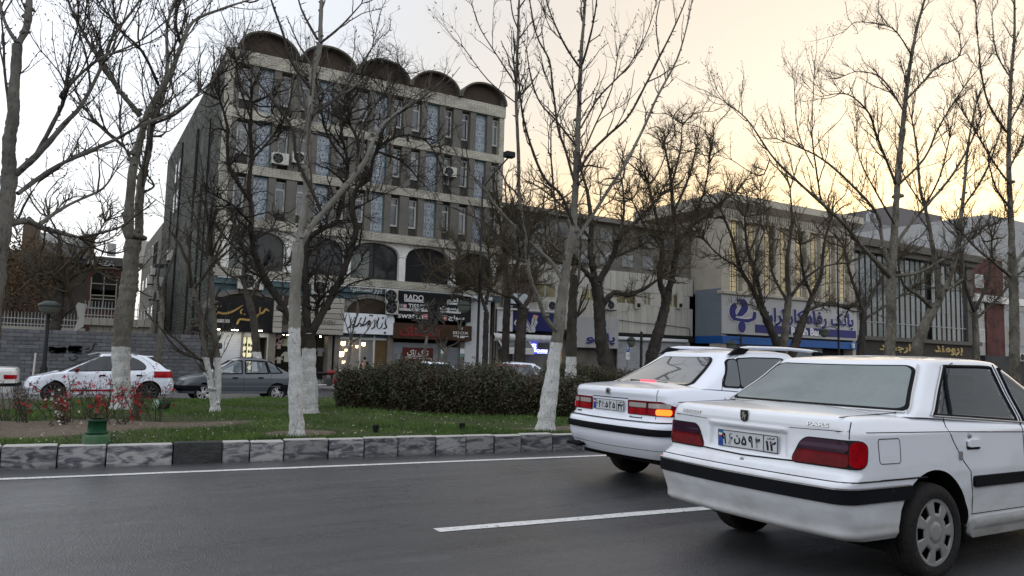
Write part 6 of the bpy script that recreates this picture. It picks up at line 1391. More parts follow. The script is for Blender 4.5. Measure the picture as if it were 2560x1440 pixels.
# ---- generic car from a spec ------------------------------------------------------
def make_car(name, label, loc, rz, S, group=None):
    car = thing(name, label, 'car', loc, rz, group); P_ = S['paint']; L_ = S['L']
    sh = Shell(S['r0'], S['f0'], S['w'], S.get('bow', .06), S.get('cr', .18), S.get('cf', .35), S.get('taper', .05), L=L_); sh.dent = S.get('dent')
    top = lambda u: lerp(S['top'], u); R, wu, r = S['R'], S['wheels'], S['r']; zt_ = S['zt']
    zs = sorted(set([S.get('z0', .28)]+frange(S.get('z0', .28)+.02, zt_-.06, .03)+[zt_-.045, zt_-.03, zt_-.015, zt_]))
    body_mesh(sh, zs, top, wu, R, r+.01, S.get('crown', .03), 20, (.7, L_-.9)).make('body', P_, car, True)
    [q.make('wheel_housing', M_well, car, True) for w in wu for q in arch_parts(sh, w, R, r+.01, .3)]
    MB().box(.25, L_-.25, -.66, .66, .30, .40).make('underbody', M_well, car, True)
    g = Shell(S['gr0'], S['gf0'], S['gw'], S.get('gbow', .07), S.get('gcr', .12), S.get('gcf', .16), .02, L=L_, nexp=2.3, fbow=.10); gw = S['gw']
    g.hw = lambda u, t: lerp(gw, t)*(1-.03*abs((u-L_*.45)/1.3)**3)
    zb = lambda u: lerp(S['zb'], u); zt = lambda u: lerp(S['ztop'], u)
    T = lambda p: Vector((p.x, p.y, zb(p.x)*(1-p.z)+zt(p.x)*p.z))
    gs = lambda side: (lambda u, t: T(g.u_pt(u, t, side))); gr_ = lambda v, t: T(g.r_pt(v, t)); gf_ = lambda v, t: T(g.f_pt(v, t)); hwz = lambda t: lerp(gw, t)
    hole = None
    if S.get('open'):
        wins = S['windows']; hole = lambda u, t: any(.10 < t < .88 and w[0](t)+.03 < u < w[1](t)-.03 for w in wins)
    gh_mesh(g, 14, zb, zt, S.get('rcrown', .03), hole, S.get('gsp', (1.6, 2.3))).make('cabin', P_, car, True)
    rg = S.get('rglass', (.1, .92, .07)); mb = MB(); patch(mb, gr_, rg[0], rg[1], lambda t: -(hwz(t)-rg[2]), lambda t: hwz(t)-rg[2], 10, 22, .009, 0, .06, scale=.45); fr = mb.make('rear_window', M_rub, car, True)
    mb = MB(); patch(mb, gr_, rg[0]+.02, rg[1]-.02, lambda t: -(hwz(t)-rg[2]-.03), lambda t: hwz(t)-rg[2]-.03, 10, 22, .012, 0, .05, scale=.45); mb.make('glass', S.get('rearmat', M_cglass), fr, True)
    mb = MB(); patch(mb, gf_, .05, .94, lambda t: -(hwz(t)-.07), lambda t: hwz(t)-.07, 8, 20, .010, 0, .04, scale=.5, flip=True); mb.make('windscreen', M_cglass, car, True)
    gm = S.get('sidemat', M_cglass)
    for side in (1, -1):
        f = gs(side); fl = side < 0; fb = (lambda u, z, side=side: sh.u_pt(u, z, side)); op = S.get('open')
        for wi, w in enumerate(S['windows']):
            t0, t1 = (w[2], w[3]) if len(w) > 2 else (.06, .92); rad = w[4] if len(w) > 4 else .04
            if not op:
                mb = MB(); patch(mb, f, t0, t1, w[0], w[1], 8, 20, .008, 0, rad, flip=fl, scale=.4); o = mb.make('side_window', M_rub, car, True)
                mb = MB(); patch(mb, f, t0+.035, t1-.035, lambda t: w[0](t)+.025, lambda t: w[1](t)-.025, 8, 20, .012, 0, rad*.8, flip=fl, scale=.4); mb.make('glass', gm, o, True)
            else:
                tr = MB(); pts = [f(w[0](t), t) for t in frange(t0, t1, .1)]+[f(w[0](t1)+(w[1](t1)-w[0](t1))*k/8, t1) for k in range(1, 8)]+[f(w[1](t), t) for t in reversed(frange(t0, t1, .1))]+[f(w[1](t0)+(w[0](t0)-w[1](t0))*k/10, t0) for k in range(1, 11)]
                tr.tube([p+Vector((0, side*.006, 0)) for p in pts], .022, 6); o = tr.make('side_window', M_rub, car, True)
                mb = MB(); patch(mb, f, t0+.02, t1-.02, lambda t: w[0](t)+.01, lambda t: w[1](t)-.01, 6, 12, .002, 0, .02, flip=fl, scale=.4, skirt=False); mb.make('glass', S['openmat'], o, True)
        s_ = MB()
        for ln in S.get('gseams', []): seam(s_, f, ln, .004)
        for ln in S.get('seams', []): seam(s_, fb, ln, .004)
        s_.make('door_seam', M_seam, car, True)
        for (z0, z1, u0, u1, mt, off) in S.get('strips', []):
            mb = MB(); patch(mb, fb, z0, z1, u0, u1, 3, 24, off, 0, .012, flip=fl); mb.make('side_strip', mt, car, True)
        for u0, z0 in S.get('handles', []):
            h = MB(); patch(h, fb, z0-.022, z0+.022, u0, u0+.17, 3, 8, .018, 0, .015, flip=fl); h.make('door_handle', S.get('handlemat', M_rub), car, True)
        mu, mz = S.get('mirror', (L_-1.75, .93)); q = sh.u_pt(mu, mz-.06, side); h = MB(); h.bbox(mu-.06, mu+.06, min(q.y+side*.04, q.y+side*.22), max(q.y+side*.04, q.y+side*.22), mz-.02, mz+.11, .03); h.box(mu-.02, mu+.02, min(q.y-side*.04, q.y+side*.06), max(q.y-side*.04, q.y+side*.06), mz-.02, mz+.01); h.make('door_mirror', S.get('mirrormat', M_rub), car, True)
        for w in wu: wheel(car, w, side*(lerp(S['w'], .5)-.015), r, S['style'], side, .18, S.get('rim', r*.68))
    S.get('extra', lambda *a: None)(car, sh, g, T, gs, gr_)
    return car
def lamp(car, fn, z0, z1, a0, a1, m, name='tail_lamp', off=.01, r=.03, both=True):
    for sd in ((1, -1) if both else (1,)):
        o = MB(); patch(o, lambda a, z: fn(a*sd, z), z0, z1, a0, a1, 5, 14, off, 0, r, flip=(sd < 0)); o.make(name, m, car, True)
M_brake = mat('lit amber lamp', (.9, .2, .03), .3, emit=(1, .10, .01), estr=2.6); M_brk2 = mat('lit brake lamp', (.6, .02, .02), .3, emit=(1, .04, .03), estr=.55)
# white saloon ahead, with roof rails and a lit rear lamp
def ex_ahead(car, sh, g, T, gs, gr_):
    rp = sh.r_pt
    mb = MB(); patch(mb, rp, .60, .665, -1.55, 1.55, 4, 70, .018, 0, .02); mb.make('bumper_strip', M_rub, car, True)
    s_ = MB(); seam(s_, rp, [(-1.3, .735), (-.3, .728), (.3, .728), (1.3, .735)], .006); seam(s_, rp, [(-.66, 1.05), (-.66, .74)], .003); seam(s_, rp, [(.66, 1.05), (.66, .74)], .003)
    seam(s_, rp, [(-1.3, .46), (0, .445), (1.3, .46)], .003); seam(s_, rp, [(-.30, .945), (.30, .945)], .005)
    s_.make('boot_seam', M_seam, car, True)
    lamp(car, rp, .79, .935, .305, lambda z: 1.08-(z-.79)*2.6, M_lred2, r=.01, off=.008)
    for sd in (1, -1):
        ff = (lambda a, z, sd=sd: rp(a*sd, z)); k = dict(flip=sd < 0)
        o = MB(); patch(o, ff, .868, .915, .33, .56, 3, 8, .014, 0, .01, **k); patch(o, ff, .868, .915, .59, .78, 3, 8, .014, 0, .01, **k); o.make('reversing_lens', M_lwht, car, True)
        o = MB(); patch(o, ff, .80, .860, .33, .56, 3, 8, .014, 0, .01, **k); o.make('red_lens', M_lred, car, True)
        o = MB(); patch(o, ff, .80, .860, .59, .66, 3, 4, .013, 0, .01, **k); patch(o, ff, .80, .860, .79, .84, 3, 4, .013, 0, .01, **k); o.make('red_lens', M_lred, car, True)
        o = MB(); patch(o, ff, .80, .860, .66, .79, 3, 6, .014, 0, .02, **k); o.make('lit_lens', M_brake if sd < 0 else M_brk2, car, True)
        o = MB(); patch(o, ff, .80, .862, .85, lambda z: 1.06-(z-.79)*2.6, 3, 6, .013, 0, .01, **k); o.make('side_lens', M_lred, car, True)
    plate_parts(car, rp, .865, '۶۲ ع ۵۲۵', '۴۲')
    sx = rp(0, 1.0).x; MB().prismx([(-.03, .98), (.03, .98), (.035, 1.03), (0, 1.045), (-.035, 1.03)], sx-.008, sx+.01).make('badge', M_chr, car, True); MB().prismx([(-.014, .995), (.014, .995), (.014, 1.02), (-.014, 1.02)], sx-.010, sx-.008).make('badge_field', M_signb, car, True)
    for cy, w_, b_ in ((.57, .10, 'SEL'), (-.42, .17, 'Samand')):
        V, f_ = text_geo(b_, w_, .018, .005, bold=.02); V = [tuple(rp(cy-a, .765+c)+Vector((-.006+b, 0, 0))) for a, b, c in V]; MB().add(V, f_).make('badge_lettering', M_seam, car, True)
    mb = MB(); p = gr_(0, .10); mb.bbox(p.x-.03, p.x+.0, -.12, .12, p.z-.01, p.z+.03, .006); mb.make('high_brake_lamp', mat('lit red strip', (.8, .02, .04), .3, emit=(1, .05, .08), estr=1.6), car, True)
    for sd in (1, -1):
        y = sd*.555; z = lambda u: lerp([(1.2, 1.445), (1.6, 1.47), (2.2, 1.475), (2.7, 1.455), (3.1, 1.41)], u)
        MB().tube([(u, y, z(u)+.045) for u in frange(1.45, 2.75, .13)], [.012]+[.020]*9+[.012], 8).make('roof_rail', P_AH, car, True)
        mb = MB(); mb.add([(1.27, y-.02, z(1.15)-.02), (1.27, y+.02, z(1.15)-.02), (1.42, y-.024, z(1.42)+.055), (1.42, y+.024, z(1.42)+.055), (1.58, y-.02, z(1.5)+.03), (1.58, y+.02, z(1.5)+.03), (1.5, y-.02, z(1.5)-.02), (1.5, y+.02, z(1.5)-.02)], [(0, 2, 3, 1), (2, 4, 5, 3), (4, 6, 7, 5), (0, 6, 4, 2), (1, 3, 5, 7)]); mb.make('rail_foot', M_rub, car, True); mb = MB()
        mb.add([(3.05, y-.02, z(3.05)-.03), (3.05, y+.02, z(3.05)-.03), (2.78, y-.024, z(2.8)+.05), (2.78, y+.024, z(2.8)+.05), (2.66, y-.02, z(2.7)+.05), (2.66, y+.02, z(2.7)+.05), (2.7, y-.02, z(2.7)-.03), (2.7, y+.02, z(2.7)-.03)], [(0, 1, 3, 2), (2, 3, 5, 4), (4, 5, 7, 6), (0, 2, 4, 6), (1, 7, 5, 3)])
        mb.make('rail_foot', M_rub, car, True)
    m = MB(); m.tube([(.06, .55, .40), (.25, .55, .40)], .03, 10); m.bbox(.02, .16, .45, .70, .385, .42, .01); m.make('exhaust', M_rub, car, True)
    wz = MB(); p0, p1 = gr_(-.3, .10), gr_(.35, .13); wz.tube([p0+Vector((-.02, 0, .01)), p1+Vector((-.02, 0, .01))], .008, 5); wz.make('window_ledge', M_rub, car, True)
P_AH = paint('clean white paint', (.74, .77, .84), .22, (.40, .38, .35), .18, .6)
make_car('saloon_car', 'white saloon with roof rails and one glowing amber rear lamp, ahead of the dusty one', (4.93, 6.46, 0), 0, dict(paint=P_AH, L=4.50,
    r0=[(.30, .16), (.40, .08), (.47, .04), (.52, .015), (.64, .0), (.70, .01), (.73, .03), (.74, .075), (.80, .085), (.95, .085), (1.0, .07), (1.06, .08)], f0=[(.3, 4.42), (.5, 4.5), (.62, 4.5), (.65, 4.44), (.9, 4.3)],
    w=[(.30, .78), (.42, .845), (.52, .86), (.72, .86), (.75, .85), (.93, .835), (1.0, .81), (1.06, .78)], z0=.36, zt=1.04, top=[(0, 1.03), (.15, 1.03), (.6, 1.05), (1.0, 1.03), (1.6, .99), (3.2, .92), (3.7, .86), (4.5, .72)],
    cr=.24, bow=.09, R=.37, r=.31, wheels=(1.02, 3.69), style='plain', crown=.04, gr0=[(0, .52), (.12, .66), (1, 1.22)], gf0=[(0, 3.25), (.12, 3.15), (1, 2.42)], gw=[(0, .79), (.12, .765), (.5, .68), (1, .56)], gcr=.16,
    zb=[(.5, 1.07), (.9, 1.06), (2, 1.0), (3.2, .94)], ztop=[(1.0, 1.40), (1.25, 1.425), (1.6, 1.45), (2.0, 1.455), (2.5, 1.43)], rglass=(.06, .93, .16), rearmat=mat('rear glass', (.05, .058, .058), .03, spec=1, coat=1),
    sidemat=mat('tinted side glass', (.07, .085, .09), .04, spec=.5), windows=[(lambda t: .93+.34*t, lambda t: 1.235+.16*t, .08, .88, .05), (lambda t: 1.20+.16*t, lambda t: 2.12, .08, .90, .04), (lambda t: 2.20, lambda t: 3.10-.72*t, .06, .92, .04)],
    gseams=[[(.95, 0), (1.02, .3), (1.25, .85), (1.42, .97)]], seams=[[(.95, .98), (1.0, .86), (1.2, .74), (1.35, .70)], [(2.15, .97), (2.15, .36)]], handles=[(1.38, .86), (2.4, .84)], handlemat=P_AH, strips=[(.60, .665, 1.45, 3.2, M_rub, .014)], extra=ex_ahead))
# grey compact saloon on the far carriageway, driven to the left
P_GR = paint('slate grey paint', (.075, .085, .10), .12, (.12, .12, .12), .30, .5)
def ex_grey(car, sh, g, T, gs, gr_):
    lamp(car, sh.f_pt, .56, .70, .40, .93, mat('clear lamp lens', (.50, .52, .55), .1, coat=1, var=.3, vscale=20), 'headlamp', .012, .05)
    mb = MB(); patch(mb, sh.f_pt, .36, .53, -1.15, 1.15, 4, 50, .02, 0, .04, flip=True); mb.make('front_bumper', M_rub, car, True)
    mb = MB(); patch(mb, sh.r_pt, .34, .56, -1.3, 1.3, 4, 50, .02, 0, .04); mb.make('rear_bumper', M_rub, car, True)
    lamp(car, sh.r_pt, .62, .82, .45, .80, M_lred)
    mb = MB(); mb.bbox(-.0+.35, 3.4, -.6, .6, .40, .62, .03); mb.make('cabin_floor', M_dark, car, True)
    for y in (.38, -.38):
        for u in (1.75,):
            s_ = MB(); s_.bbox(u, u+.12, y-.22, y+.22, .6, 1.14, .05); s_.bbox(u+.0, u+.5, y-.22, y+.22, .5, .64, .05); s_.bbox(u-.02, u+.08, y-.12, y+.12, 1.14, 1.28, .03); s_.make('seat', mat('grey seat cloth', (.05, .05, .055), .9), car, True)
    s_ = MB(); s_.bbox(.85, .98, -.6, .6, .6, 1.12, .05); s_.make('rear_seat', MATS['grey seat cloth'], car, True)
    st = MB(); st.lathe([(.17, 0), (.18, .01), (.17, .02), (.16, .01), (.17, 0)], (2.62, .38, .86), 'x', 18); st.make('steering_wheel', M_black, car, True)
    sn = MB(); sn.lathe([(0, .0), (.05, 0), (.03, .05), (0, .055)], (1.5, -.1, 1.425), 'z', 8); sn.tube([(3.0, .55, 1.15), (2.7, .62, 1.55)], .004, 4); sn.make('aerial', M_rub, car, True)
spec_grey = dict(paint=P_GR, L=3.95, r0=[(.28, .06), (.5, .0), (.58, .02), (.85, .05), (.95, .10)], f0=[(.28, 3.88), (.45, 3.95), (.56, 3.92), (.7, 3.84), (.8, 3.7)], w=[(.28, .76), (.45, .80), (.62, .805), (.80, .79), (.95, .75)],
    z0=.27, zt=.93, top=[(0, .93), (.5, .96), (1.1, .93), (2.6, .885), (3.0, .86), (3.5, .78), (3.95, .66)], R=.335, r=.285, wheels=(.80, 3.145), style='y5', rim=.20, gr0=[(0, .30), (1, 1.12)], gf0=[(0, 3.10), (1, 2.15)], gw=[(0, .755), (1, .575)],
    zb=[(.3, .94), (1.0, .925), (3.0, .87)], ztop=[(1.0, 1.37), (1.5, 1.40), (2.0, 1.40), (2.3, 1.37)], windows=[(lambda t: .63+.42*t, lambda t: 1.04+.16*t, .06, .88, .03), (lambda t: 1.10+.14*t, lambda t: 1.86, .05, .90, .03), (lambda t: 1.97, lambda t: 2.90-.74*t, .05, .90, .03)],
    gseams=[[(1.915, 0), (1.915, 1)]], seams=[[(1.915, .9), (1.9, .34)], [(1.02, .9), (1.05, .72)], [(2.88, .86), (2.86, .34)]], handles=[(1.28, .79), (2.10, .78)], strips=[(.50, .515, .3, 3.6, MATS['grey steel'], .006), (.30, .335, 1.15, 2.8, MATS['grey steel'], .008)], mirror=(2.72, .95), mirrormat=P_GR, extra=ex_grey, open=True, openmat=mat('see-through car glass', (.35, .42, .45), .03, alpha=.30, spec=.8), gsp=(1.5, 2.0))
gp_ = at(442, 960, Y=26.1)
make_car('compact_car', 'slate grey compact saloon driving left with its driver seen through the window', (gp_.x+3.95, 26.1+.80, FZ), math.pi, spec_grey)
# white hatchback on the far carriageway
P_WH = paint('white hatch paint', (.74, .77, .84), .10, (.45, .44, .42), .2, .5)
def ex_hatch(car, sh, g, T, gs, gr_):
    o = MB(); lamp(car, sh.r_pt, .77, .96, .50, lambda z: 1.20-(z-.86)*.6, M_lred, 'tail_lamp', .014, .05)
    lamp(car, sh.f_pt, .62, .74, .45, 1.2, mat('clear lamp lens', (.50, .52, .55), .1, coat=1, var=.3, vscale=20), 'headlamp', .010, .05)
    lamp(car, sh.f_pt, .38, .46, .3, .7, M_rub, 'lower_grille', .008, .03)
    mb = MB(); p = gr_(0, .98); mb.bbox(p.x-.12, p.x+.15, -.50, .50, p.z-.0, p.z+.035, .012); mb.make('roof_spoiler', P_WH, car, True)
    for sd in (1, -1):
        y = sd*.56; MB().tube([(1.1, y, 1.43), (1.25, y, 1.50), (1.7, y, 1.515), (2.2, y, 1.49), (2.45, y, 1.42)], [.015, .02, .02, .02, .015], 8).make('roof_rail', M_steel, car, True)
spec_hatch = dict(paint=P_WH, L=4.10, r0=[(.28, .07), (.36, .0), (.55, -.02), (.68, .02), (.9, .06), (1.0, .10)], f0=[(.28, 4.0), (.45, 4.1), (.6, 4.05), (.75, 3.95), (.8, 3.85)], w=[(.28, .80), (.45, .84), (.65, .85), (.85, .835), (1.0, .78)],
    z0=.26, zt=.99, top=[(0, .99), (.5, 1.0), (1.1, .97), (2.4, .91), (2.9, .90), (3.3, .85), (4.1, .66)], R=.36, r=.31, wheels=(.74, 3.30), style='multi', rim=.23, gr0=[(0, .14), (.5, .38), (1, .78)], gf0=[(0, 3.25), (1, 2.12)], gw=[(0, .79), (1, .58)], gcr=.2,
    zb=[(.2, .99), (1.0, .96), (3.2, .885)], ztop=[(.6, 1.40), (1.1, 1.43), (1.7, 1.455), (2.2, 1.42)], sidemat=mat('black tinted glass', (.010, .012, .016), .06, spec=.7), windows=[(lambda t: .78+.36*t*t+.08*t, lambda t: 1.50, .06, .90, .16), (lambda t: 1.62+.02*t, lambda t: 3.02-.95*t, .04, .92, .04)],
    gseams=[[(.6, .1), (.75, .6), (1.0, .95)], [(1.56, 0), (1.58, 1)]], seams=[[(1.56, .92), (1.56, .34)], [(2.95, .90), (2.85, .34)], [(.62, .97), (.9, .82), (1.1, .7)]], handles=[(.95, .83), (1.95, .82)], strips=[(.345, .40, 1.15, 2.85, mat('red stripe', (.30, .01, .03), .4), .010)], mirror=(2.72, .93), mirrormat=mat('dark red mirror', (.09, .012, .015), .3), extra=ex_hatch, rglass=(.12, .86, .12))
hp = at(438, 960, Y=26.0)
spec_hatch['zb'] = spec_hatch['zb']
make_car('hatchback_car', 'white hatchback with black side windows and a red sill stripe behind the flowering shrubs', (hp.x, 26.0+.85, FZ), math.pi, spec_hatch)
# car cut by the left edge: boxy white saloon tail
def ex_box(car, sh, g, T, gs, gr_):
    lamp(car, sh.r_pt, .68, .80, .62, .98, M_lred, 'tail_lamp', .012, .015)
    mb = MB(); patch(mb, sh.r_pt, .48, .56, -1.2, 1.2, 3, 50, .02, 0, .02); mb.make('bumper_strip', M_rub, car, True)
P_BX = paint('cream white paint', (.66, .65, .62), .25, (.35, .33, .30), .3, .6)
spec_box = dict(paint=P_BX, L=4.35, r0=[(.28, .08), (.5, 0), (.58, .04), (.9, .06), (1.0, .08)], f0=[(.28, 4.3), (.5, 4.35), (.9, 4.2)], w=[(.28, .80), (.5, .84), (.9, .83), (1.0, .78)], z0=.28, zt=.97, top=[(0, .97), (1, .96), (3, .90), (4.35, .80)], R=.35, r=.30, wheels=(.9, 3.45), style='plain',
    gr0=[(0, .85), (1, 1.2)], gf0=[(0, 3.1), (1, 2.4)], gw=[(0, .78), (1, .6)], zb=[(.3, .98), (3, .91)], ztop=[(1, 1.38), (2, 1.41), (2.6, 1.38)], windows=[(lambda t: 1.0+.3*t, lambda t: 1.95), (lambda t: 2.02, lambda t: 3.0-.6*t)], extra=ex_box, handles=[(1.2, .82), (2.2, .82)])
bp_ = at(50, 940, Y=26.3)
make_car('saloon_car', 'cream white saloon with a glowing red tail lamp, cut by the left edge', (bp_.x, 26.3+.84, FZ), math.pi, spec_box)
# cars half hidden by the hedge
wp_ = at(1375, 930, Y=29.5)
spec_h2 = dict(spec_hatch); spec_h2['sidemat'] = mat('grey side glass', (.07, .08, .09), .06, spec=.8); spec_h2['windows'] = [(lambda t: .60+.30*t, lambda t: .90+.2*t, .08, .80, .08), (lambda t: .95+.2*t, lambda t: 1.62, .06, .90, .03), (lambda t: 1.74, lambda t: 2.95-.85*t, .05, .92, .04)]; spec_h2['strips'] = []; spec_h2['mirrormat'] = P_WH; spec_h2['handles'] = [(1.0, .83), (2.0, .82)]
spec_h2['extra'] = lambda car, sh, g, T, gs, gr_: lamp(car, sh.r_pt, .74, .95, .55, 1.0, M_lred)
make_car('hatchback_car', 'white hatchback partly hidden by the hedge near the leaning white-painted trunk', (wp_.x+.25, 29.5+.85, FZ), math.pi, spec_h2)
cp_ = at(955, 920, Y=27.5)
spec_s2 = dict(spec_box); spec_s2['paint'] = P_WH; spec_s2['sidemat'] = M_cglass; spec_s2['extra'] = lambda *a: lamp(a[0], a[1].r_pt, .66, .86, .5, .9, M_lred)
spec_s2['gr0'] = [(0, .55), (1, 1.3)]; spec_s2['gf0'] = [(0, 3.3), (1, 2.2)]
make_car('saloon_car', 'white saloon mostly hidden behind the leafy top of the long hedge', (cp_.x+4.3, 27.5+.84, FZ), math.pi, spec_s2)
mp_ = at(1290, 960, Y=26.0)
spec_s3 = dict(spec_box); spec_s3['paint'] = paint('maroon paint', (.10, .028, .022), .2, (.15, .12, .1), .3, .6); spec_s3['extra'] = spec_s2['extra']; spec_s3['sidemat'] = mat('grey side glass', (.07, .08, .09), .06, spec=.8)
make_car('saloon_car', 'maroon saloon glimpsed through gaps at the right end of the hedge', (mp_.x+1.9, 25.9+.84, FZ-.02), math.pi, spec_s3)
# ------------------------------------------------------------------ bare trees
def bark(name, c1, c2, c3=(.05, .045, .04), paint_z=None, scale=7, thr=.56):
    """bark with darker scars; whitewash brushed on below paint_z"""
    m = bpy.data.materials.new(name); m.use_nodes = True; t = m.node_tree; B = t.nodes['Principled BSDF']; L = t.links.new; B.inputs['Roughness'].default_value = .9; B.inputs['Specular IOR Level'].default_value = .1
    tc = t.nodes.new('ShaderNodeTexCoord')
    def noise(sc, st=(1, 1, 1), det=7, rg=.65):
        mp = t.nodes.new('ShaderNodeMapping'); mp.inputs['Scale'].default_value = st; L(tc.outputs['Object'], mp.inputs[0]); n = t.nodes.new('ShaderNodeTexNoise'); n.inputs['Scale'].default_value = sc; n.inputs['Detail'].default_value = det; n.inputs['Roughness'].default_value = rg; L(mp.outputs[0], n.inputs[0]); return n.outputs[0]
    def ramp(s, a, b, c_=0, d=1): r = t.nodes.new('ShaderNodeMapRange'); r.inputs[1].default_value = a; r.inputs[2].default_value = b; r.inputs[3].default_value = c_; r.inputs[4].default_value = d; L(s, r.inputs[0]); return r.outputs[0]
    def mix(f, a, b):
        x = t.nodes.new('ShaderNodeMix'); x.data_type = 'RGBA'; L(f, x.inputs[0])
        for sck, v in ((x.inputs[6], a), (x.inputs[7], b)):
            if isinstance(v, tuple): sck.default_value = (*v, 1)
            else: L(v, sck)
        return x.outputs[2]
    big = noise(scale*.35, (1, 1, .5)); fine = noise(scale*5, (1, 1, .3)); vor = t.nodes.new('ShaderNodeTexVoronoi'); vor.feature = 'DISTANCE_TO_EDGE'; vor.inputs['Scale'].default_value = 16
    mp = t.nodes.new('ShaderNodeMapping'); mp.inputs['Scale'].default_value = (1.6, 1.6, .55); L(tc.outputs['Object'], mp.inputs[0]); nz = t.nodes.new('ShaderNodeTexNoise'); nz.inputs['Scale'].default_value = 9; L(mp.outputs[0], nz.inputs[0])
    ad = t.nodes.new('ShaderNodeVectorMath'); ad.operation = 'MULTIPLY_ADD'; L(nz.outputs['Color'], ad.inputs[0]); ad.inputs[1].default_value = (.22, .22, .22); L(mp.outputs[0], ad.inputs[2]); L(ad.outputs[0], vor.inputs['Vector'])
    col = mix(ramp(big, .40, .60), c1, c2); col = mix(ramp(fine, thr, thr+.12), col, c3)
    h = fine
    if paint_z is not None:
        s = t.nodes.new('ShaderNodeSeparateXYZ'); L(tc.outputs['Object'], s.inputs[0]); a = t.nodes.new('ShaderNodeMath'); a.operation = 'MULTIPLY_ADD'; L(noise(14), a.inputs[0]); a.inputs[1].default_value = .10; L(s.outputs['Z'], a.inputs[2])
        white = mix(ramp(noise(9, (1, 1, .4)), .35, .75), (.62, .62, .60), (.47, .46, .44)); crack = ramp(vor.outputs[0], .008, .026)
        patchy = ramp(noise(3.5, (1, 1, .7)), .29, .35); cr2 = t.nodes.new('ShaderNodeMath'); cr2.operation = 'MAXIMUM'; L(crack, cr2.inputs[0]); inv = t.nodes.new('ShaderNodeMath'); inv.operation = 'SUBTRACT'; inv.inputs[0].default_value = 1; L(patchy, inv.inputs[1]); L(inv.outputs[0], cr2.inputs[1])
        white = mix(cr2.outputs[0], (.10, .09, .08), white)
        f = ramp(a.outputs[0], paint_z+.05, paint_z+.065, 1, 0); col = mix(f, col, white); h = cr2.outputs[0]
    L(col, B.inputs['Base Color'])
    bp = t.nodes.new('ShaderNodeBump'); bp.inputs['Strength'].default_value = 1; bp.inputs['Distance'].default_value = .03; L(fine, bp.inputs['Height'])
    bp2 = t.nodes.new('ShaderNodeBump'); bp2.inputs['Strength'].default_value = .5; bp2.inputs['Distance'].default_value = .012; L(vor.outputs[0], bp2.inputs['Height']); L(bp.outputs[0], bp2.inputs['Normal']); L(bp2.outputs[0], B.inputs['Normal'])
    return m
M_twig = mat('dark twig bark', (.065, .055, .045), .9, var=.35, vscale=2); M_twigd = mat('near black twig bark', (.040, .034, .029), .9, var=.35, vscale=2); M_twigp = mat('pale twig bark', (.12, .11, .095), .9, var=.4, vscale=2)
M_twigy = mat('brown far twig', (.085, .068, .045), .9, var=.3, vscale=2)
def tubes_np(P, Rr, k=3):
    """P (n,s,3), Rr (n,s) -> one mesh of k-sided tubes"""
    n, s, _ = P.shape; T = np.gradient(P, axis=1); T /= np.linalg.norm(T, axis=2, keepdims=True)+1e-9
    ref = np.where(np.abs(T[:, :, 2:3]) > .9, np.array([1., 0, 0]), np.array([0, 0, 1.])); A = np.cross(T, ref); A /= np.linalg.norm(A, axis=2, keepdims=True)+1e-9; Bv = np.cross(T, A)
    ang = np.arange(k)*2*np.pi/k; V = P[:, :, None, :]+(A[:, :, None, :]*np.cos(ang)[None, None, :, None]+Bv[:, :, None, :]*np.sin(ang)[None, None, :, None])*Rr[:, :, None, None]
    base = (np.arange(n)[:, None, None]*s+np.arange(s-1)[None, :, None])*k; j = np.arange(k)[None, None, :]; j2 = (j+1) % k
    Fq = np.stack([base+j, base+j2, base+k+j2, base+k+j], -1).reshape(-1, 4)
    return V.reshape(-1, 3), Fq
def mesh_np(name, parts, m):
    Vs, Fs, o = [], [], 0
    for V, Fq in parts: Vs.append(V); Fs.append(Fq+o); o += len(V)
    V = np.concatenate(Vs); Fq = np.concatenate(Fs); me = bpy.data.meshes.new(name); n = len(Fq)
    me.vertices.add(len(V)); me.vertices.foreach_set('co', V.astype(np.float32).ravel()); me.loops.add(4*n); me.loops.foreach_set('vertex_index', Fq.astype(np.int32).ravel())
    me.polygons.add(n); me.polygons.foreach_set('loop_start', np.arange(0, 4*n, 4, dtype=np.int32)); me.polygons.foreach_set('loop_total', np.full(n, 4, dtype=np.int32)); me.update(); me.materials.append(m); return me
def nrm(a): return a/(np.linalg.norm(a, axis=-1, keepdims=True)+1e-9)
def grow(g, P0, D0, Ln, r, steps, wob=.18, up=.06, droop=0.0):
    n = len(P0); P = np.zeros((n, steps+1, 3)); P[:, 0] = P0; D = nrm(D0)
    for i in range(steps):
        D = nrm(D+g.normal(0, wob, (n, 3))+np.array([0, 0, up-droop*i/steps])); P[:, i+1] = P[:, i]+D*(Ln/steps)[:, None]
    R_ = r[:, None]*np.linspace(1, .42, steps+1)[None, :]; return P, R_
def spawn(g, P, R_, per_m, f0, ang, Lr, rr, up=.2, maxr=9, gravity=0):
    """children along polylines: positions, directions, lengths, radii"""
    seg = np.linalg.norm(np.diff(P, axis=1), axis=2); n, s = seg.shape; ln = seg.sum(1); cnt = g.poisson(np.maximum(0, ln*per_m*(1-f0))); idx = np.repeat(np.arange(n), cnt)
    if len(idx) == 0: return None
    t = (f0+(1-f0)*g.random(len(idx)))*s*.999; k = t.astype(int); f = (t-k)[:, None]; p = P[idx, k]*(1-f)+P[idx, k+1]*f; d = nrm(P[idx, k+1]-P[idx, k])
    rnd = nrm(np.cross(d, g.normal(0, 1, d.shape))); a = g.uniform(ang[0], ang[1], len(idx))[:, None]; D = d*np.cos(a)+rnd*np.sin(a)+np.array([0, 0, up])
    r = np.minimum(R_[idx, k]*.62, g.uniform(rr[0], rr[1], len(idx))); return p, D, g.uniform(Lr[0], Lr[1], len(idx))*(1-.35*(t/s)), r
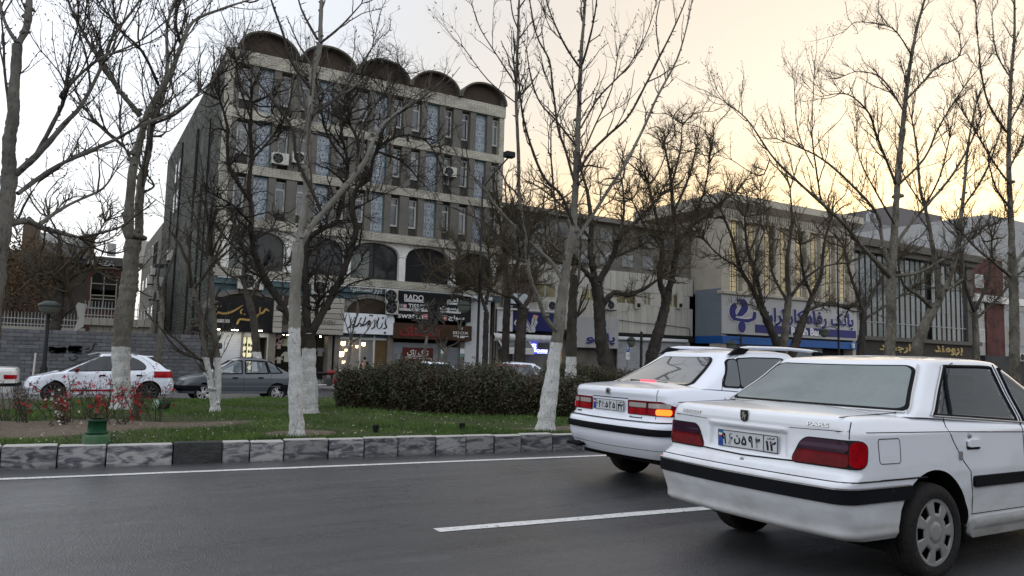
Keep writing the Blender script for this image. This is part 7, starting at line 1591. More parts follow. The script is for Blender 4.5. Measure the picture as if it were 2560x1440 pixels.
def resample(pts, k):
    pts = np.array(pts, float); d = np.r_[0, np.cumsum(np.linalg.norm(np.diff(pts, axis=0), axis=1))]; q = np.linspace(0, d[-1], k); return np.stack([np.interp(q, d, pts[:, i]) for i in range(3)], 1), d[-1]
def smooth_px(pts):
    """Catmull-Rom through (x, y, width) pixel triples"""
    q = [pts[0]]+list(pts)+[pts[-1]]; o = []
    for i in range(1, len(q)-2):
        for j in range(4):
            t = j/4; o.append(tuple(.5*((2*q[i][c])+(q[i+1][c]-q[i-1][c])*t+(2*q[i-1][c]-5*q[i][c]+4*q[i+1][c]-q[i+2][c])*t*t+(3*q[i][c]-q[i-1][c]-3*q[i+1][c]+q[i+2][c])*t**3) for c in range(3)))
    o.append(pts[-1]); return o
def tree(name, label, Y, trunk, limbs, barkm, twigm, seed, ground=None, dens=1.0, style='plane', depth=1.2, group=None, twig_k=1.0, limbm=None, ws=1.0, extra_h=None):
    """trunk and limbs traced as (x, y, width) in photo pixels on the plane Y, limbs fan out in depth; twigs grown at random"""
    g = np.random.default_rng(seed); rr = random.Random(seed)
    def world(pts, dy):
        out_, rad = [], []; sp = smooth_px(pts); n = len(sp)
        for i, (x, y, w) in enumerate(sp):
            Yp = Y+dy*(i/(n-1))**.9; p = at(x, y, Y=Yp); out_.append(p); rad.append(max(.004, ws*w/2/pxm(x, y, Yp)))
        return out_, rad
    tp, tr = world(trunk, 0); gz = ground if ground is not None else med_z(tp[0].x, tp[0].y)
    if tp[0].z > gz+.1:
        b = Vector((tp[0].x-(tp[1].x-tp[0].x)*.5, Y, gz-.05)); tp = [b, b.lerp(tp[0], .5)]+tp; tr = [tr[0]*1.15, tr[0]*1.05]+tr
    else: tp[0].z = min(tp[0].z, gz-.03)
    tr[0] *= 1.18
    t = thing(name, label, 'tree', (tp[0].x, Y, gz), 0, group)
    def bumpy(P_, R_, k=14, mid=3):
        """trunk tube with uneven outline and knots"""
        pts, rad = [], []
        for i in range(len(P_)-1):
            for j in range(mid): f = j/mid; pts.append(P_[i].lerp(P_[i+1], f)); rad.append((R_[i]*(1-f)+R_[i+1]*f)*(1+.05*rr.uniform(-1, 1)))
        pts.append(P_[-1]); rad.append(R_[-1]); mb = MB(); mb.tube(pts, rad, k); V = []
        c0 = Vector(tp[0])
        for v in mb.v[:len(pts)*k]:
            v = Vector(v); i = len(V)//k; ax = pts[i]; d = v-ax; s_ = 1+.07*math.sin(v.z*9+d.x*60)+.05*math.sin(v.z*23+d.y*45); V.append(tuple(ax+d*s_))
        mb.v[:len(pts)*k] = V; return mb
    bumpy(tp, tr, 16, 4).make('trunk', barkm, t)
    polys = []
    for li, L_ in enumerate(limbs):
        pts = L_['p'] if isinstance(L_, dict) else L_; dy = (L_.get('dy') if isinstance(L_, dict) else None); off = (L_.get('o', 0) if isinstance(L_, dict) else 0)
        if dy is None: dy = depth*rr.uniform(-1, 1)
        Y_ = Y; 
        P_, R_ = world(pts, dy); bm_ = bumpy(P_, R_, 8, 2)
        # knots and bud clusters
        for _ in range(int(len(P_)*.8)):
            i = rr.randrange(1, len(P_)); c = P_[i]; r_ = R_[i]*rr.uniform(1.0, 1.5); dd = Vector((rr.uniform(-1, 1), rr.uniform(-1, 1), rr.uniform(-.3, 1))).normalized(); bm_.tube([c, c+dd*r_*1.5], [r_*.8, r_*.35], 5)
        bm_.make('branch', limbm or (barkm if pts[0][2] > 13 else b_thin), t)
        polys.append((np.array([list(p) for p in P_]), np.array(R_)))
    parts = []; K = 14; Pl = []; Rl = []
    for P_, R_ in polys:
        q, ln = resample(P_, K); Pl.append(q); Rl.append(np.interp(np.linspace(0, 1, K), np.linspace(0, 1, len(R_)), R_))
    Pl = np.array(Pl); Rl = np.array(Rl); f = twig_k; tf = max(1.15, (Y/10.5)**.85)
    if style == 'plane':
        a = spawn(g, Pl, Rl, 3.6*dens, .14, (.45, 1.0), (.6*f, 2.1*f), (.008, .018), .30); P1, R1 = grow(g, *a, 8, .13, .10)
        tipP = Pl[:, -1]; tipD = Pl[:, -1]-Pl[:, -2]; P1b, R1b = grow(g, np.repeat(tipP, 3, 0), nrm(np.repeat(tipD, 3, 0))+g.normal(0, .3, (len(tipP)*3, 3)), g.uniform(.8, 1.8, len(tipP)*3)*f, np.repeat(Rl[:, -1], 3)*.8, 8, .12, .10)
        P1 = np.concatenate([P1, P1b]); R1 = np.concatenate([R1, R1b]); parts.append(tubes_np(P1, R1*tf**.7, 4))
        a = spawn(g, P1, R1, 6.0*dens, .10, (.4, 1.0), (.25*f, .8*f), (.005, .009), .30); P2, R2 = grow(g, *a, 5, .2, .10); parts.append(tubes_np(P2, R2*tf, 3))
        a = spawn(g, P2, R2, 8.0*dens, .15, (.5, 1.1), (.08*f, .28*f), (.0035, .006), .25); P3, R3 = grow(g, *a, 2, .3, .08); parts.append(tubes_np(P3, R3*tf, 3))
        a = spawn(g, Pl, Rl, 9*dens, .1, (.9, 1.5), (.05, .14), (.010, .022), .2); P4, R4 = grow(g, *a, 2, .4, .1); parts.append(tubes_np(P4, R4*np.array([.6, 1.1, .5]), 5))
        a = spawn(g, np.concatenate([P1]), R1, 3.2*dens, .1, (.8, 1.4), (.02, .06), (.007, .012), .2); a = (a[0], a[1], a[2], g.uniform(.006, .012, len(a[3]))); P4, R4 = grow(g, *a, 2, .4, .1); parts.append(tubes_np(P4, R4*np.array([.6, 1.1, .5]), 4))
        # closed buds at the tips
        tips = P3[:, -1]; m_ = g.random(len(tips)) < .5; tp_, td = tips[m_], nrm(P3[m_][:, -1]-P3[m_][:, -2]); Pb = np.stack([tp_, tp_+td*.02, tp_+td*.045], 1); parts.append(tubes_np(Pb, np.tile([.003, .009, .001], (len(Pb), 1))*tf, 3))
    else:     # old pollarded mulberry: dense curling dark shoots
        a = spawn(g, Pl, Rl, 9.0*dens, .15, (.5, 1.3), (.5*f, 1.4*f), (.010, .022), .25); P1, R1 = grow(g, *a, 7, .32, .06); 
        tipP = Pl[:, -1]; tipD = Pl[:, -1]-Pl[:, -2]; P1b, R1b = grow(g, np.repeat(tipP, 7, 0), nrm(np.repeat(tipD, 7, 0))+g.normal(0, .55, (len(tipP)*7, 3)), g.uniform(.6, 1.7, len(tipP)*7)*f, np.repeat(Rl[:, -1], 7)*.6, 7, .28, .08)
        P1 = np.concatenate([P1, P1b]); R1 = np.concatenate([R1, R1b]); parts.append(tubes_np(P1, R1*tf**.6, 4))
        a = spawn(g, P1, R1, 10.0*dens, .12, (.4, 1.3), (.25*f, .75*f), (.006, .011), .22); P2, R2 = grow(g, *a, 5, .34, .10, extra_h or 0); parts.append(tubes_np(P2, R2*tf**.8, 3))
        a = spawn(g, P2, R2, 7*dens, .2, (.4, 1.2), (.10*f, .34*f), (.0045, .007), .3); P3, R3 = grow(g, *a, 3, .35, .12); parts.append(tubes_np(P3, R3*tf**.8, 3))
    link('crown', mesh_np('crown', parts, twigm), t); return t
b_thin = None
def Lb(*p, **k): d = dict(p=list(p)); d.update(k); return d
def pz(x, y, Y): return at(x, y, Y=Y).z
GREY = ((.19, .18, .155), (.115, .105, .09)); PALE = ((.27, .26, .23), (.18, .17, .145)); DARK = ((.06, .052, .043), (.035, .03, .026))
b_thin = bark('brown branch bark', (.075, .066, .055), (.045, .04, .034)); b_A = bark('plane bark left', (.17, .16, .14), (.10, .095, .085)); b_B = bark('plane bark painted b', *GREY, paint_z=pz(303, 868, 16.9)); b_C = bark('young bark painted', (.15, .14, .115), (.09, .08, .065), paint_z=pz(535, 895, 15.8))
b_D = bark('pale bark painted d', *PALE, paint_z=pz(738, 822, 10), thr=.61); b_E = bark('dark bark painted', *DARK, paint_z=pz(772, 872, 15.7), scale=10); b_Eh = bark('dark bark', *DARK, scale=10)
b_G = bark('pale bark painted g', *GREY, paint_z=pz(1390, 858, 9.9), thr=.56); b_H = bark('dark bark painted h', *DARK, paint_z=pz(1430, 893, 15)); b_F = bark('brown bark painted', (.085, .075, .06), (.055, .048, .04), paint_z=pz(640, 880, 34.5)); b_L = bark('mottled plane bark', (.175, .16, .13), (.085, .075, .06), (.03, .027, .024), thr=.52)
tree('plane_tree', 'tall bare plane tree whose grey trunk rises along the left edge of the view', 12.5, [(-40, 1020, 66), (-28, 850, 62), (-12, 700, 58), (5, 578, 52), (22, 467, 46), (22, 378, 40), (32, 289, 36), (37, 200, 32), (44, 111, 28)],
     [Lb((44, 111, 22), (67, 67, 22), (73, 0, 20), (84, -90, 16), (90, -200, 10), dy=.6), Lb((40, 105, 14), (18, 67, 11), (4, 27, 9), (-8, -40, 7)), Lb((40, 436, 22), (89, 391, 20), (164, 307, 16), (204, 262, 13), (262, 151, 10), (276, 102, 9), (347, 4, 7), (380, -60, 5), dy=-.8), Lb((44, 484, 16), (147, 413, 14), (284, 351, 11), (356, 311, 9), (444, 276, 7), (533, 200, 4), dy=1.2),
      Lb((93, 382, 14), (156, 262, 12), (156, 231, 11), (244, 151, 8), (342, 107, 6), (436, 36, 4), dy=-1.4), Lb((9, 564, 22), (67, 553, 19), (116, 573, 18), (196, 593, 10), dy=.4), Lb((98, 562, 14), (164, 516, 10), (244, 480, 7), dy=.8), Lb((156, 262, 7), (178, 124, 5), (209, 9, 3), (215, -60, 2), dy=-.5), Lb((22, 267, 9), (11, 169, 8), (9, 98, 6), (0, 20, 5), dy=.9), Lb((262, 151, 7), (240, 80, 5), (200, 10, 4), dy=-1)], b_A, M_twig, 101, ground=.15, dens=.85, ws=.76)
tree('plane_tree', 'plane tree forking low into twin pale stems, its white-painted foot behind the red flowers', 16.9, [(303, 1012, 46), (303, 940, 43), (303, 868, 41), (310, 790, 42), (322, 720, 40), (328, 650, 36), (333, 600, 38)],
     [Lb((325, 592, 24), (322, 573, 23), (327, 467, 22), (338, 400, 20), (356, 329, 18), (369, 284, 16), (404, 222, 15), (431, 173, 13), (453, 116, 10), (484, 53, 8), (556, 22, 6), (622, 0, 4), dy=-.6), Lb((341, 592, 24), (347, 578, 21), (351, 467, 20), (373, 369, 16), (378, 311, 14), (404, 249, 12), (418, 169, 9), (418, 67, 7), (440, -10, 6), dy=.7), Lb((351, 289, 14), (302, 231, 12), (267, 178, 10), (222, 107, 8), (178, 22, 6), (160, -40, 4)), Lb((396, 213, 8), (356, 129, 7), (307, 80, 5), (249, 9, 4)),
      Lb((333, 413, 6), (311, 369, 6), (249, 311, 4), (169, 231, 3), dy=1), Lb((453, 116, 7), (440, 60, 6), (448, 0, 5), (455, -60, 4)), Lb((378, 311, 8), (440, 285, 6), (500, 230, 5), (560, 180, 3)), Lb((378, 340, 5), (400, 340, 5), (415, 330, 3), dy=.3), Lb((362, 480, 6), (385, 465, 5), (370, 440, 4), dy=.2)], b_B, M_twig, 102, dens=1.0, depth=1.6)
tree('young_tree', 'slim twin-stemmed tree with white-painted feet in front of the grey saloon', 15.8, [(538, 1020, 34), (537, 1000, 26)],
     [Lb((541, 1018, 24), (545, 950, 24), (543, 896, 22), (536, 830, 20), (532, 760, 18), (527, 680, 17), (524, 640, 15), dy=0), Lb((534, 1018, 22), (527, 960, 20), (517, 905, 20), (512, 880, 16), (507, 820, 14), (500, 785, 15), (487, 740, 16), (479, 718, 15), dy=-.2), Lb((485, 722, 9), (510, 690, 9), (524, 668, 8), dy=-.1), Lb((524, 640, 8), (495, 560, 6), (462, 470, 3), dy=.6), Lb((524, 640, 8), (520, 560, 6), (510, 450, 4), (495, 360, 2)), Lb((527, 640, 8), (560, 570, 6), (600, 510, 3)), Lb((522, 650, 6), (480, 600, 4), (430, 560, 2)), Lb((530, 650, 7), (585, 600, 5), (640, 585, 3)), Lb((516, 905, 12), (498, 898, 8), dy=0)], b_C, M_twig, 103, ws=.72, dens=.6, depth=1.0, twig_k=.8)
tree('plane_tree', 'slender pale plane tree with a bright whitewashed trunk standing at the kerb', 10.0, [(742, 1098, 38), (739, 960, 34), (736, 822, 30), (739, 720, 28), (744, 640, 28), (747, 605, 26)],
     [Lb((747, 612, 20), (762, 515, 17), (767, 422, 16), (771, 311, 16), (780, 200, 15), (798, 124, 13), (802, 53, 11), (804, -30, 9), dy=.2), Lb((749, 612, 18), (784, 560, 15), (851, 480, 14), (909, 409, 12), (931, 356, 9), (962, 307, 7), (1020, 262, 4), dy=-.3), Lb((784, 560, 9), (802, 529, 9), (767, 453, 8), (740, 391, 8), (731, 324, 8), (687, 258, 7), (642, 200, 5), (611, 133, 4), dy=-.4), Lb((780, 289, 8), (847, 240, 7), (882, 191, 5), (930, 120, 3), dy=.3), Lb((776, 222, 8), (727, 151, 7), (709, 89, 6), (678, 0, 5), (660, -60, 3)), Lb((802, 107, 6), (851, 67, 5), (904, 9, 3)), Lb((793, 98, 7), (753, 22, 5), (740, -40, 4))], b_D, M_twigp, 104, dens=.75, depth=.6, twig_k=.6)
tree('mulberry_tree', 'thick dark tree with three heavy limbs and a dense twig tangle before the tall building', 15.7, [(776, 1018, 46), (773, 940, 40), (771, 872, 38), (769, 835, 42)],
     [Lb((762, 835, 26), (720, 785, 22), (690, 740, 20), (662, 695, 20), (638, 640, 17), (628, 580, 15), (629, 533, 14), (622, 460, 12), (629, 400, 11), (626, 330, 9), (629, 258, 7), dy=.3), Lb((625, 500, 12), (590, 450, 11), (570, 400, 9), (567, 311, 8), (549, 249, 6), dy=-.5), Lb((769, 830, 24), (765, 740, 20), (762, 665, 19), (771, 600, 16), (810, 570, 14), (842, 551, 13), (860, 480, 12), (869, 409, 9), (851, 311, 7), (870, 250, 5), dy=.8), Lb((777, 832, 28), (802, 790, 22), (830, 740, 20), (852, 695, 18), (872, 640, 18), (890, 575, 16), (882, 524, 14), (891, 471, 13), (927, 440, 12), (900, 400, 11), (893, 347, 9), (873, 310, 7), dy=-.4), Lb((925, 440, 10), (940, 378, 9), (975, 350, 8), (1011, 338, 7), (1064, 351, 5), (1096, 400, 4), (1109, 440, 3), dy=-.6), Lb((940, 378, 8), (967, 307, 7), (1011, 276, 5), (1050, 250, 3)), Lb((893, 347, 7), (920, 290, 6), (970, 220, 5), (1000, 170, 3)), Lb((629, 400, 7), (690, 330, 6), (720, 270, 5), (735, 200, 3)), Lb((629, 300, 6), (600, 220, 5), (590, 150, 3)),
      Lb((790, 800, 10), (795, 760, 8), dy=0), Lb((869, 409, 8), (820, 340, 6), (800, 260, 5), (790, 200, 3)), Lb((882, 524, 8), (930, 500, 3)), Lb((851, 311, 6), (900, 240, 5), (930, 170, 3)), Lb((629, 560, 8), (590, 520, 7), (560, 500, 5), (520, 480, 3)), Lb((940, 378, 7), (1000, 400, 5), (1040, 440, 3))], b_E, M_twigd, 105, dens=.92, style='mul', depth=1.3, limbm=b_Eh, twig_k=1.0, extra_h=.35, ws=.88)
tree('street_tree', 'brown kinked street tree in front of the lit perfume shop', 34.5, [(643, 905, 32), (640, 860, 28), (634, 800, 26), (622, 750, 24), (617, 730, 22)],
     [Lb((617, 735, 16), (608, 690, 13), (612, 640, 11), (600, 590, 8), dy=.3), Lb((625, 745, 16), (640, 720, 13), (655, 690, 12), (672, 668, 9), (710, 663, 6), dy=-.5), Lb((610, 690, 10), (575, 690, 8), (545, 660, 6), (530, 650, 4), dy=-.8), Lb((610, 640, 8), (640, 600, 6), (680, 570, 4)), Lb((610, 640, 8), (570, 600, 6), (540, 560, 4))], b_F, M_twig, 106, ws=.7, ground=PZ, dens=.6, style='mul', depth=2.0, twig_k=1.2)
tree('plane_tree', 'broad spreading plane tree with a leaning cracked white trunk behind the white saloon ahead', 9.9, [(1362, 1082, 70), (1375, 980, 60), (1388, 880, 46), (1400, 790, 44), (1408, 715, 38)],
     [Lb((1408, 720, 36), (1420, 640, 33), (1432, 580, 30), (1437, 500, 26), (1440, 440, 25), (1445, 330, 20), (1450, 200, 16), (1453, 133, 14), (1460, 44, 11), (1466, -40, 8), dy=.2), Lb((1393, 830, 22), (1362, 790, 17), (1345, 745, 15), (1325, 690, 14), (1318, 640, 14), (1310, 560, 13), (1298, 489, 13), (1296, 378, 13), (1291, 267, 12), (1293, 133, 10), (1298, 0, 8), (1300, -60, 6), dy=-.5), Lb((1405, 700, 14), (1378, 655, 13), (1340, 620, 12), (1298, 578, 11), (1244, 520, 9), (1204, 462, 7), (1156, 413, 5), (1130, 360, 3), dy=.5), Lb((1318, 655, 9), (1284, 640, 9), (1222, 564, 7), (1164, 533, 5), (1120, 516, 3), dy=.8),
      Lb((1432, 560, 12), (1404, 489, 12), (1360, 444, 11), (1329, 369, 10), (1307, 289, 8), (1298, 213, 6), dy=-.6), Lb((1434, 450, 10), (1415, 380, 9), (1396, 324, 9), (1382, 222, 8), (1373, 151, 7), (1342, 89, 6), (1324, 0, 5), (1320, -50, 4), dy=.7), Lb((1440, 365, 8), (1391, 302, 7), (1351, 258, 6), (1329, 200, 6), (1316, 124, 4)), Lb((1450, 170, 9), (1409, 107, 7), (1369, 13, 5), (1360, -50, 4)), Lb((1445, 430, 12), (1476, 382, 11), (1520, 338, 10), (1569, 293, 9), (1609, 222, 8), (1649, 142, 8), (1680, 80, 6), (1711, 9, 5), (1725, -40, 3), dy=-.5), Lb((1430, 610, 15), (1476, 547, 13), (1520, 476, 12), (1564, 409, 12), (1609, 320, 10), (1644, 240, 9), (1693, 147, 7), (1720, 53, 5), (1735, -30, 4), dy=.6),
      Lb((1452, 320, 7), (1493, 249, 7), (1538, 200, 6), (1578, 156, 5), (1618, 80, 4), (1640, 10, 3)), Lb((1450, 400, 7), (1489, 311, 6), (1529, 222, 5), (1545, 130, 3)), Lb((1456, 160, 9), (1476, 89, 8), (1489, 22, 6), (1495, -40, 4)), Lb((1412, 650, 9), (1391, 533, 8), (1378, 400, 6), (1378, 311, 4), dy=.9), Lb((1291, 213, 6), (1250, 150, 5), (1200, 70, 4), (1180, 10, 3)), Lb((1293, 260, 5), (1220, 200, 4), (1160, 120, 3)), Lb((1649, 142, 5), (1640, 60, 4), (1650, 0, 3))], b_G, M_twig, 107, ws=.66, dens=.85, depth=1.0, twig_k=.62)
tree('cut_tree', 'dark cut-back trunk with a white foot directly behind the leaning pale tree', 15.0, [(1424, 1000, 36), (1428, 900, 33), (1430, 800, 30), (1434, 700, 24), (1435, 690, 22)], [Lb((1432, 760, 12), (1446, 700, 9), (1450, 640, 5), dy=.2), Lb((1428, 800, 14), (1442, 790, 10), dy=-.1)], b_H, M_twig, 108, ws=.8, dens=.5, twig_k=.6)
tree('street_tree', 'thick ridged trunk with a sideways limb in front of the pale grey panel sign', 34.5, [(1518, 925, 50), (1503, 850, 38), (1498, 770, 35), (1492, 710, 36)],
     [Lb((1488, 712, 22), (1470, 685, 16), (1446, 664, 14), dy=-.3), Lb((1488, 705, 22), (1476, 630, 18), (1478, 560, 15), (1468, 480, 10), (1450, 420, 6), dy=.4), Lb((1496, 705, 22), (1530, 645, 18), (1552, 590, 15), (1600, 545, 10), (1650, 490, 6), dy=-.6), Lb((1504, 765, 20), (1535, 732, 17), (1570, 737, 15), (1610, 722, 11), (1650, 695, 7), dy=-1.2), Lb((1478, 600, 10), (1430, 540, 8), (1390, 500, 5)), Lb((1545, 600, 9), (1560, 530, 7), (1555, 450, 5)), Lb((1530, 645, 9), (1590, 620, 7), (1640, 590, 4))], b_Eh, M_twigy, 109, ws=.8, ground=PZ, dens=.5, style='mul', depth=2.4, twig_k=1.9)
tree('street_tree', 'dark leaning forked tree left of the bank with a high rounded crown', 34.5, [(1628, 895, 40), (1648, 825, 34), (1662, 770, 30), (1668, 735, 30)],
     [Lb((1662, 745, 20), (1648, 690, 18), (1656, 620, 14), (1640, 540, 10), (1620, 460, 6), dy=.5), Lb((1670, 735, 22), (1684, 670, 20), (1693, 600, 17), (1682, 520, 12), (1676, 440, 9), (1660, 360, 5), dy=-.4), Lb((1690, 610, 13), (1735, 560, 11), (1790, 515, 8), (1840, 480, 4)), Lb((1684, 530, 9), (1720, 450, 7), (1740, 370, 4)), Lb((1656, 620, 9), (1610, 560, 7), (1580, 500, 4)), Lb((1720, 575, 8), (1760, 480, 6), (1775, 390, 4)), Lb((1676, 470, 8), (1700, 380, 6), (1705, 310, 3))], b_Eh, M_twigy, 110, ws=.78, ground=PZ, dens=.54, style='mul', depth=2.6, twig_k=2.0)
tree('street_tree', 'dark slanting tree crossing the left part of the bank fascia', 34.5, [(1958, 895, 30), (1930, 830, 26), (1905, 770, 24)], [Lb((1905, 770, 16), (1880, 720, 14), (1850, 670, 12), (1832, 600, 9), (1800, 520, 6), dy=.5), Lb((1908, 775, 14), (1893, 700, 12), (1868, 620, 9), (1862, 540, 6)), Lb((1915, 800, 12), (1890, 745, 10), (1886, 660, 7), (1910, 580, 4)), Lb((1850, 670, 8), (1800, 640, 6), (1760, 600, 4)), Lb((1870, 640, 7), (1900, 560, 5), (1900, 480, 3))], b_Eh, M_twigy, 111, ws=.75, ground=PZ, dens=.5, style='mul', depth=2.2, twig_k=1.9)
tree('street_tree', 'slim pale trunk rising in front of the middle of the bank fascia', 34.5, [(1956, 895, 20), (1966, 800, 18), (1972, 740, 16)], [Lb((1972, 740, 12), (1968, 650, 9), (1980, 560, 6), (1975, 470, 3), dy=.5), Lb((1974, 745, 9), (2010, 700, 7), (2050, 670, 5), (2090, 660, 3)), Lb((1972, 760, 8), (1930, 680, 6), (1925, 600, 4))], b_L, M_twigy, 112, ground=PZ, dens=.55, depth=2.0, twig_k=1.8)
tree('street_tree', 'dark crooked tree with a dense nest of twigs before the middle of the bank', 34.5, [(1975, 905, 22), (1998, 830, 20), (2012, 790, 18)], [Lb((2012, 790, 14), (2030, 740, 11), (2052, 690, 9), (2060, 610, 6), (2080, 540, 4), dy=-.4), Lb((2012, 780, 9), (2060, 762, 7), (2120, 770, 4)), Lb((2030, 740, 8), (2010, 690, 6), (2000, 610, 4))], b_Eh, M_twigy, 113, ground=PZ, dens=.6, style='mul', depth=1.8, twig_k=1.6)
tree('plane_tree', 'tall mottled plane tree with a long limb sweeping left, rising beyond the near white saloon', 15.5, [(2222, 1010, 52), (2224, 885, 44), (2228, 800, 43), (2228, 700, 40), (2232, 640, 35)],
     [Lb((2232, 650, 34), (2240, 520, 28), (2244, 462, 26), (2253, 356, 22), (2264, 249, 18), (2276, 156, 15), (2293, 67, 12), (2311, 0, 9), (2320, -60, 6), dy=.4), Lb((2224, 690, 26), (2190, 655, 20), (2150, 610, 18), (2110, 560, 16), (2053, 507, 13), (1969, 431, 10), (1924, 382, 8), (1867, 298, 6), (1804, 249, 3), dy=-.8), Lb((2226, 670, 16), (2205, 600, 15), (2191, 533, 13), (2120, 453, 10), (2053, 396, 8), (1990, 365, 6), (1942, 347, 4), dy=.7), Lb((2246, 462, 10), (2311, 396, 9), (2351, 311, 7), (2413, 213, 5), (2449, 169, 3)), Lb((2240, 460, 12), (2191, 338, 10), (2173, 284, 8), (2120, 236, 5), (2060, 240, 3)), Lb((2266, 249, 9), (2316, 196, 8), (2342, 169, 7), (2400, 138, 5), (2396, 80, 3)), Lb((2260, 280, 8), (2209, 200, 6), (2151, 178, 4), (2110, 190, 3)),
      Lb((2236, 620, 15), (2275, 560, 13), (2320, 510, 12), (2382, 436, 10), (2430, 350, 7), (2453, 293, 5), dy=-.5), Lb((1924, 400, 6), (1900, 440, 5), (1830, 400, 3)), Lb((2053, 507, 8), (2040, 420, 7), (2030, 330, 5), (2035, 200, 3)), Lb((2034, 420, 6), (1995, 330, 5), (1985, 200, 3)), Lb((2280, 140, 7), (2230, 70, 5), (2150, 55, 4), (2130, 60, 3)), Lb((2238, 690, 16), (2300, 680, 13), (2370, 640, 10), (2440, 590, 7), (2520, 540, 4), dy=-.7), Lb((2236, 560, 9), (2190, 480, 7), (2150, 400, 5), (2140, 330, 3))], b_L, M_twig, 114, ws=.56, dens=1.0, depth=1.8, twig_k=.95)
tree('plane_tree', 'mottled plane tree leaning right with a forked grey trunk beyond the near saloon roof', 17.0, [(2285, 1000, 48), (2290, 885, 42), (2310, 820, 38), (2335, 770, 34)],
     [Lb((2338, 770, 26), (2362, 725, 22), (2385, 660, 18), (2395, 600, 16), (2405, 520, 14), (2413, 444, 12), (2420, 360, 8), (2440, 260, 5), dy=.6), Lb((2350, 745, 22), (2345, 690, 20), (2332, 620, 18), (2318, 540, 14), (2300, 470, 11), (2293, 378, 8), (2280, 300, 5), dy=-.4), Lb((2330, 770, 18), (2300, 742, 15), (2265, 718, 13), (2250, 690, 8), dy=-.2), Lb((2365, 725, 14), (2400, 705, 12), (2408, 680, 10), (2405, 640, 8), (2415, 600, 5), dy=.5), Lb((2405, 520, 8), (2460, 440, 7), (2500, 330, 4)), Lb((2310, 520, 8), (2350, 440, 6), (2375, 340, 4)), Lb((2312, 520, 7), (2260, 440, 5), (2240, 360, 3))], b_L, M_twig, 115, ws=.62, dens=.95, depth=1.8, twig_k=1.0)
tree('plane_tree', 'mottled plane tree at the right edge of the view with a straight trunk', 15.0, [(2538, 1000, 46), (2536, 880, 38), (2535, 760, 35), (2533, 690, 35), (2530, 640, 30)],
     [Lb((2530, 645, 28), (2528, 560, 24), (2522, 420, 19), (2524, 289, 16), (2529, 178, 13), (2536, 89, 10), (2536, -30, 7), dy=.3), Lb((2525, 690, 16), (2490, 660, 12), (2440, 620, 9), (2400, 575, 6), dy=-.6), Lb((2516, 330, 9), (2471, 258, 8), (2453, 178, 6), (2444, 89, 4), (2440, 10, 3)), Lb((2536, 660, 16), (2570, 620, 13), (2620, 560, 9)), Lb((2524, 460, 9), (2480, 400, 7), (2440, 330, 5), (2400, 270, 3)), Lb((2528, 300, 8), (2570, 220, 6), (2600, 120, 4)), Lb((2524, 420, 8), (2560, 340, 7), (2580, 240, 4)), Lb((2530, 200, 6), (2490, 130, 5), (2480, 40, 3)), Lb((2525, 520, 9), (2490, 470, 7), (2470, 400, 5))], b_L, M_twig, 116, ws=.6, dens=1.1, depth=1.6, twig_k=.9)
tree('garden_tree', 'gnarled dark tree growing behind the block wall and railing', 45, [(138, 825, 44), (146, 775, 36), (152, 725, 30), (160, 705, 28)],
     [Lb((162, 706, 20), (195, 683, 15), (235, 672, 9), dy=-.4), Lb((158, 706, 16), (151, 640, 13), (146, 590, 10), (125, 545, 6), dy=.6), Lb((168, 695, 14), (205, 640, 11), (240, 592, 8), (262, 555, 5), dy=.5), Lb((150, 790, 18), (170, 778, 16), (182, 765, 12), (175, 735, 8), dy=-.2), Lb((134, 800, 18), (118, 745, 14), (96, 712, 13), dy=.1), Lb((150, 705, 10), (125, 685, 8), (105, 680, 5)), Lb((80, 690, 8), (55, 620, 6), (20, 570, 4))], b_Eh, M_twigy, 117, ws=.6, ground=PZ, dens=.34, style='mul', depth=2.5, twig_k=2.1)
tree('sapling', 'thin pale sapling leaning before the side wall behind the hatchback', 39, [(396, 905, 14), (402, 820, 13), (406, 770, 12), (402, 740, 11)], [Lb((402, 740, 8), (412, 700, 7), (430, 650, 5), (445, 600, 3), dy=.3), Lb((403, 745, 6), (395, 700, 5), (400, 650, 3))], b_L, M_twigp, 118, ground=PZ, dens=.4, depth=1.0, twig_k=1.2)
tree('sapling', 'thin grey sapling with a small round leafless head before the watch shop signs', 34, [(1058, 920, 8), (1062, 880, 8), (1068, 840, 7)], [Lb((1068, 840, 6), (1078, 800, 5), (1072, 770, 3), dy=.2), Lb((1066, 848, 5), (1052, 815, 4), (1045, 790, 3)), Lb((1070, 830, 4), (1095, 800, 3), (1100, 790, 2))], b_L, M_twigp, 119, ground=PZ, dens=1.3, style='mul', depth=.5, twig_k=.45)
tree('sapling', 'thin sapling with upswept arms before the grey shutters', 34, [(1110, 935, 9), (1112, 890, 8), (1114, 868, 7)], [Lb((1114, 870, 5), (1145, 855, 4), (1150, 825, 3), dy=.2), Lb((1112, 880, 5), (1095, 860, 4), (1085, 840, 3)), Lb((1114, 865, 4), (1120, 830, 3), (1112, 810, 2)), Lb((1112, 872, 4), (1092, 835, 3), (1075, 815, 2))], b_L, M_twigp, 120, ground=PZ, dens=.3, depth=.5, twig_k=.5)
tree('sapling', 'thin pale sapling with bare spread arms before the white script sign', 33.5, [(866, 925, 9), (874, 880, 8), (878, 850, 7)], [Lb((878, 850, 5), (885, 815, 4), (893, 790, 3), dy=.2), Lb((876, 850, 4), (870, 825, 3), (862, 803, 2)), Lb((880, 855, 4), (905, 840, 3), (918, 826, 2)), Lb((877, 845, 3), (877, 810, 2))], b_L, M_twigp, 121, ground=PZ, dens=.12, depth=.4, twig_k=.4)
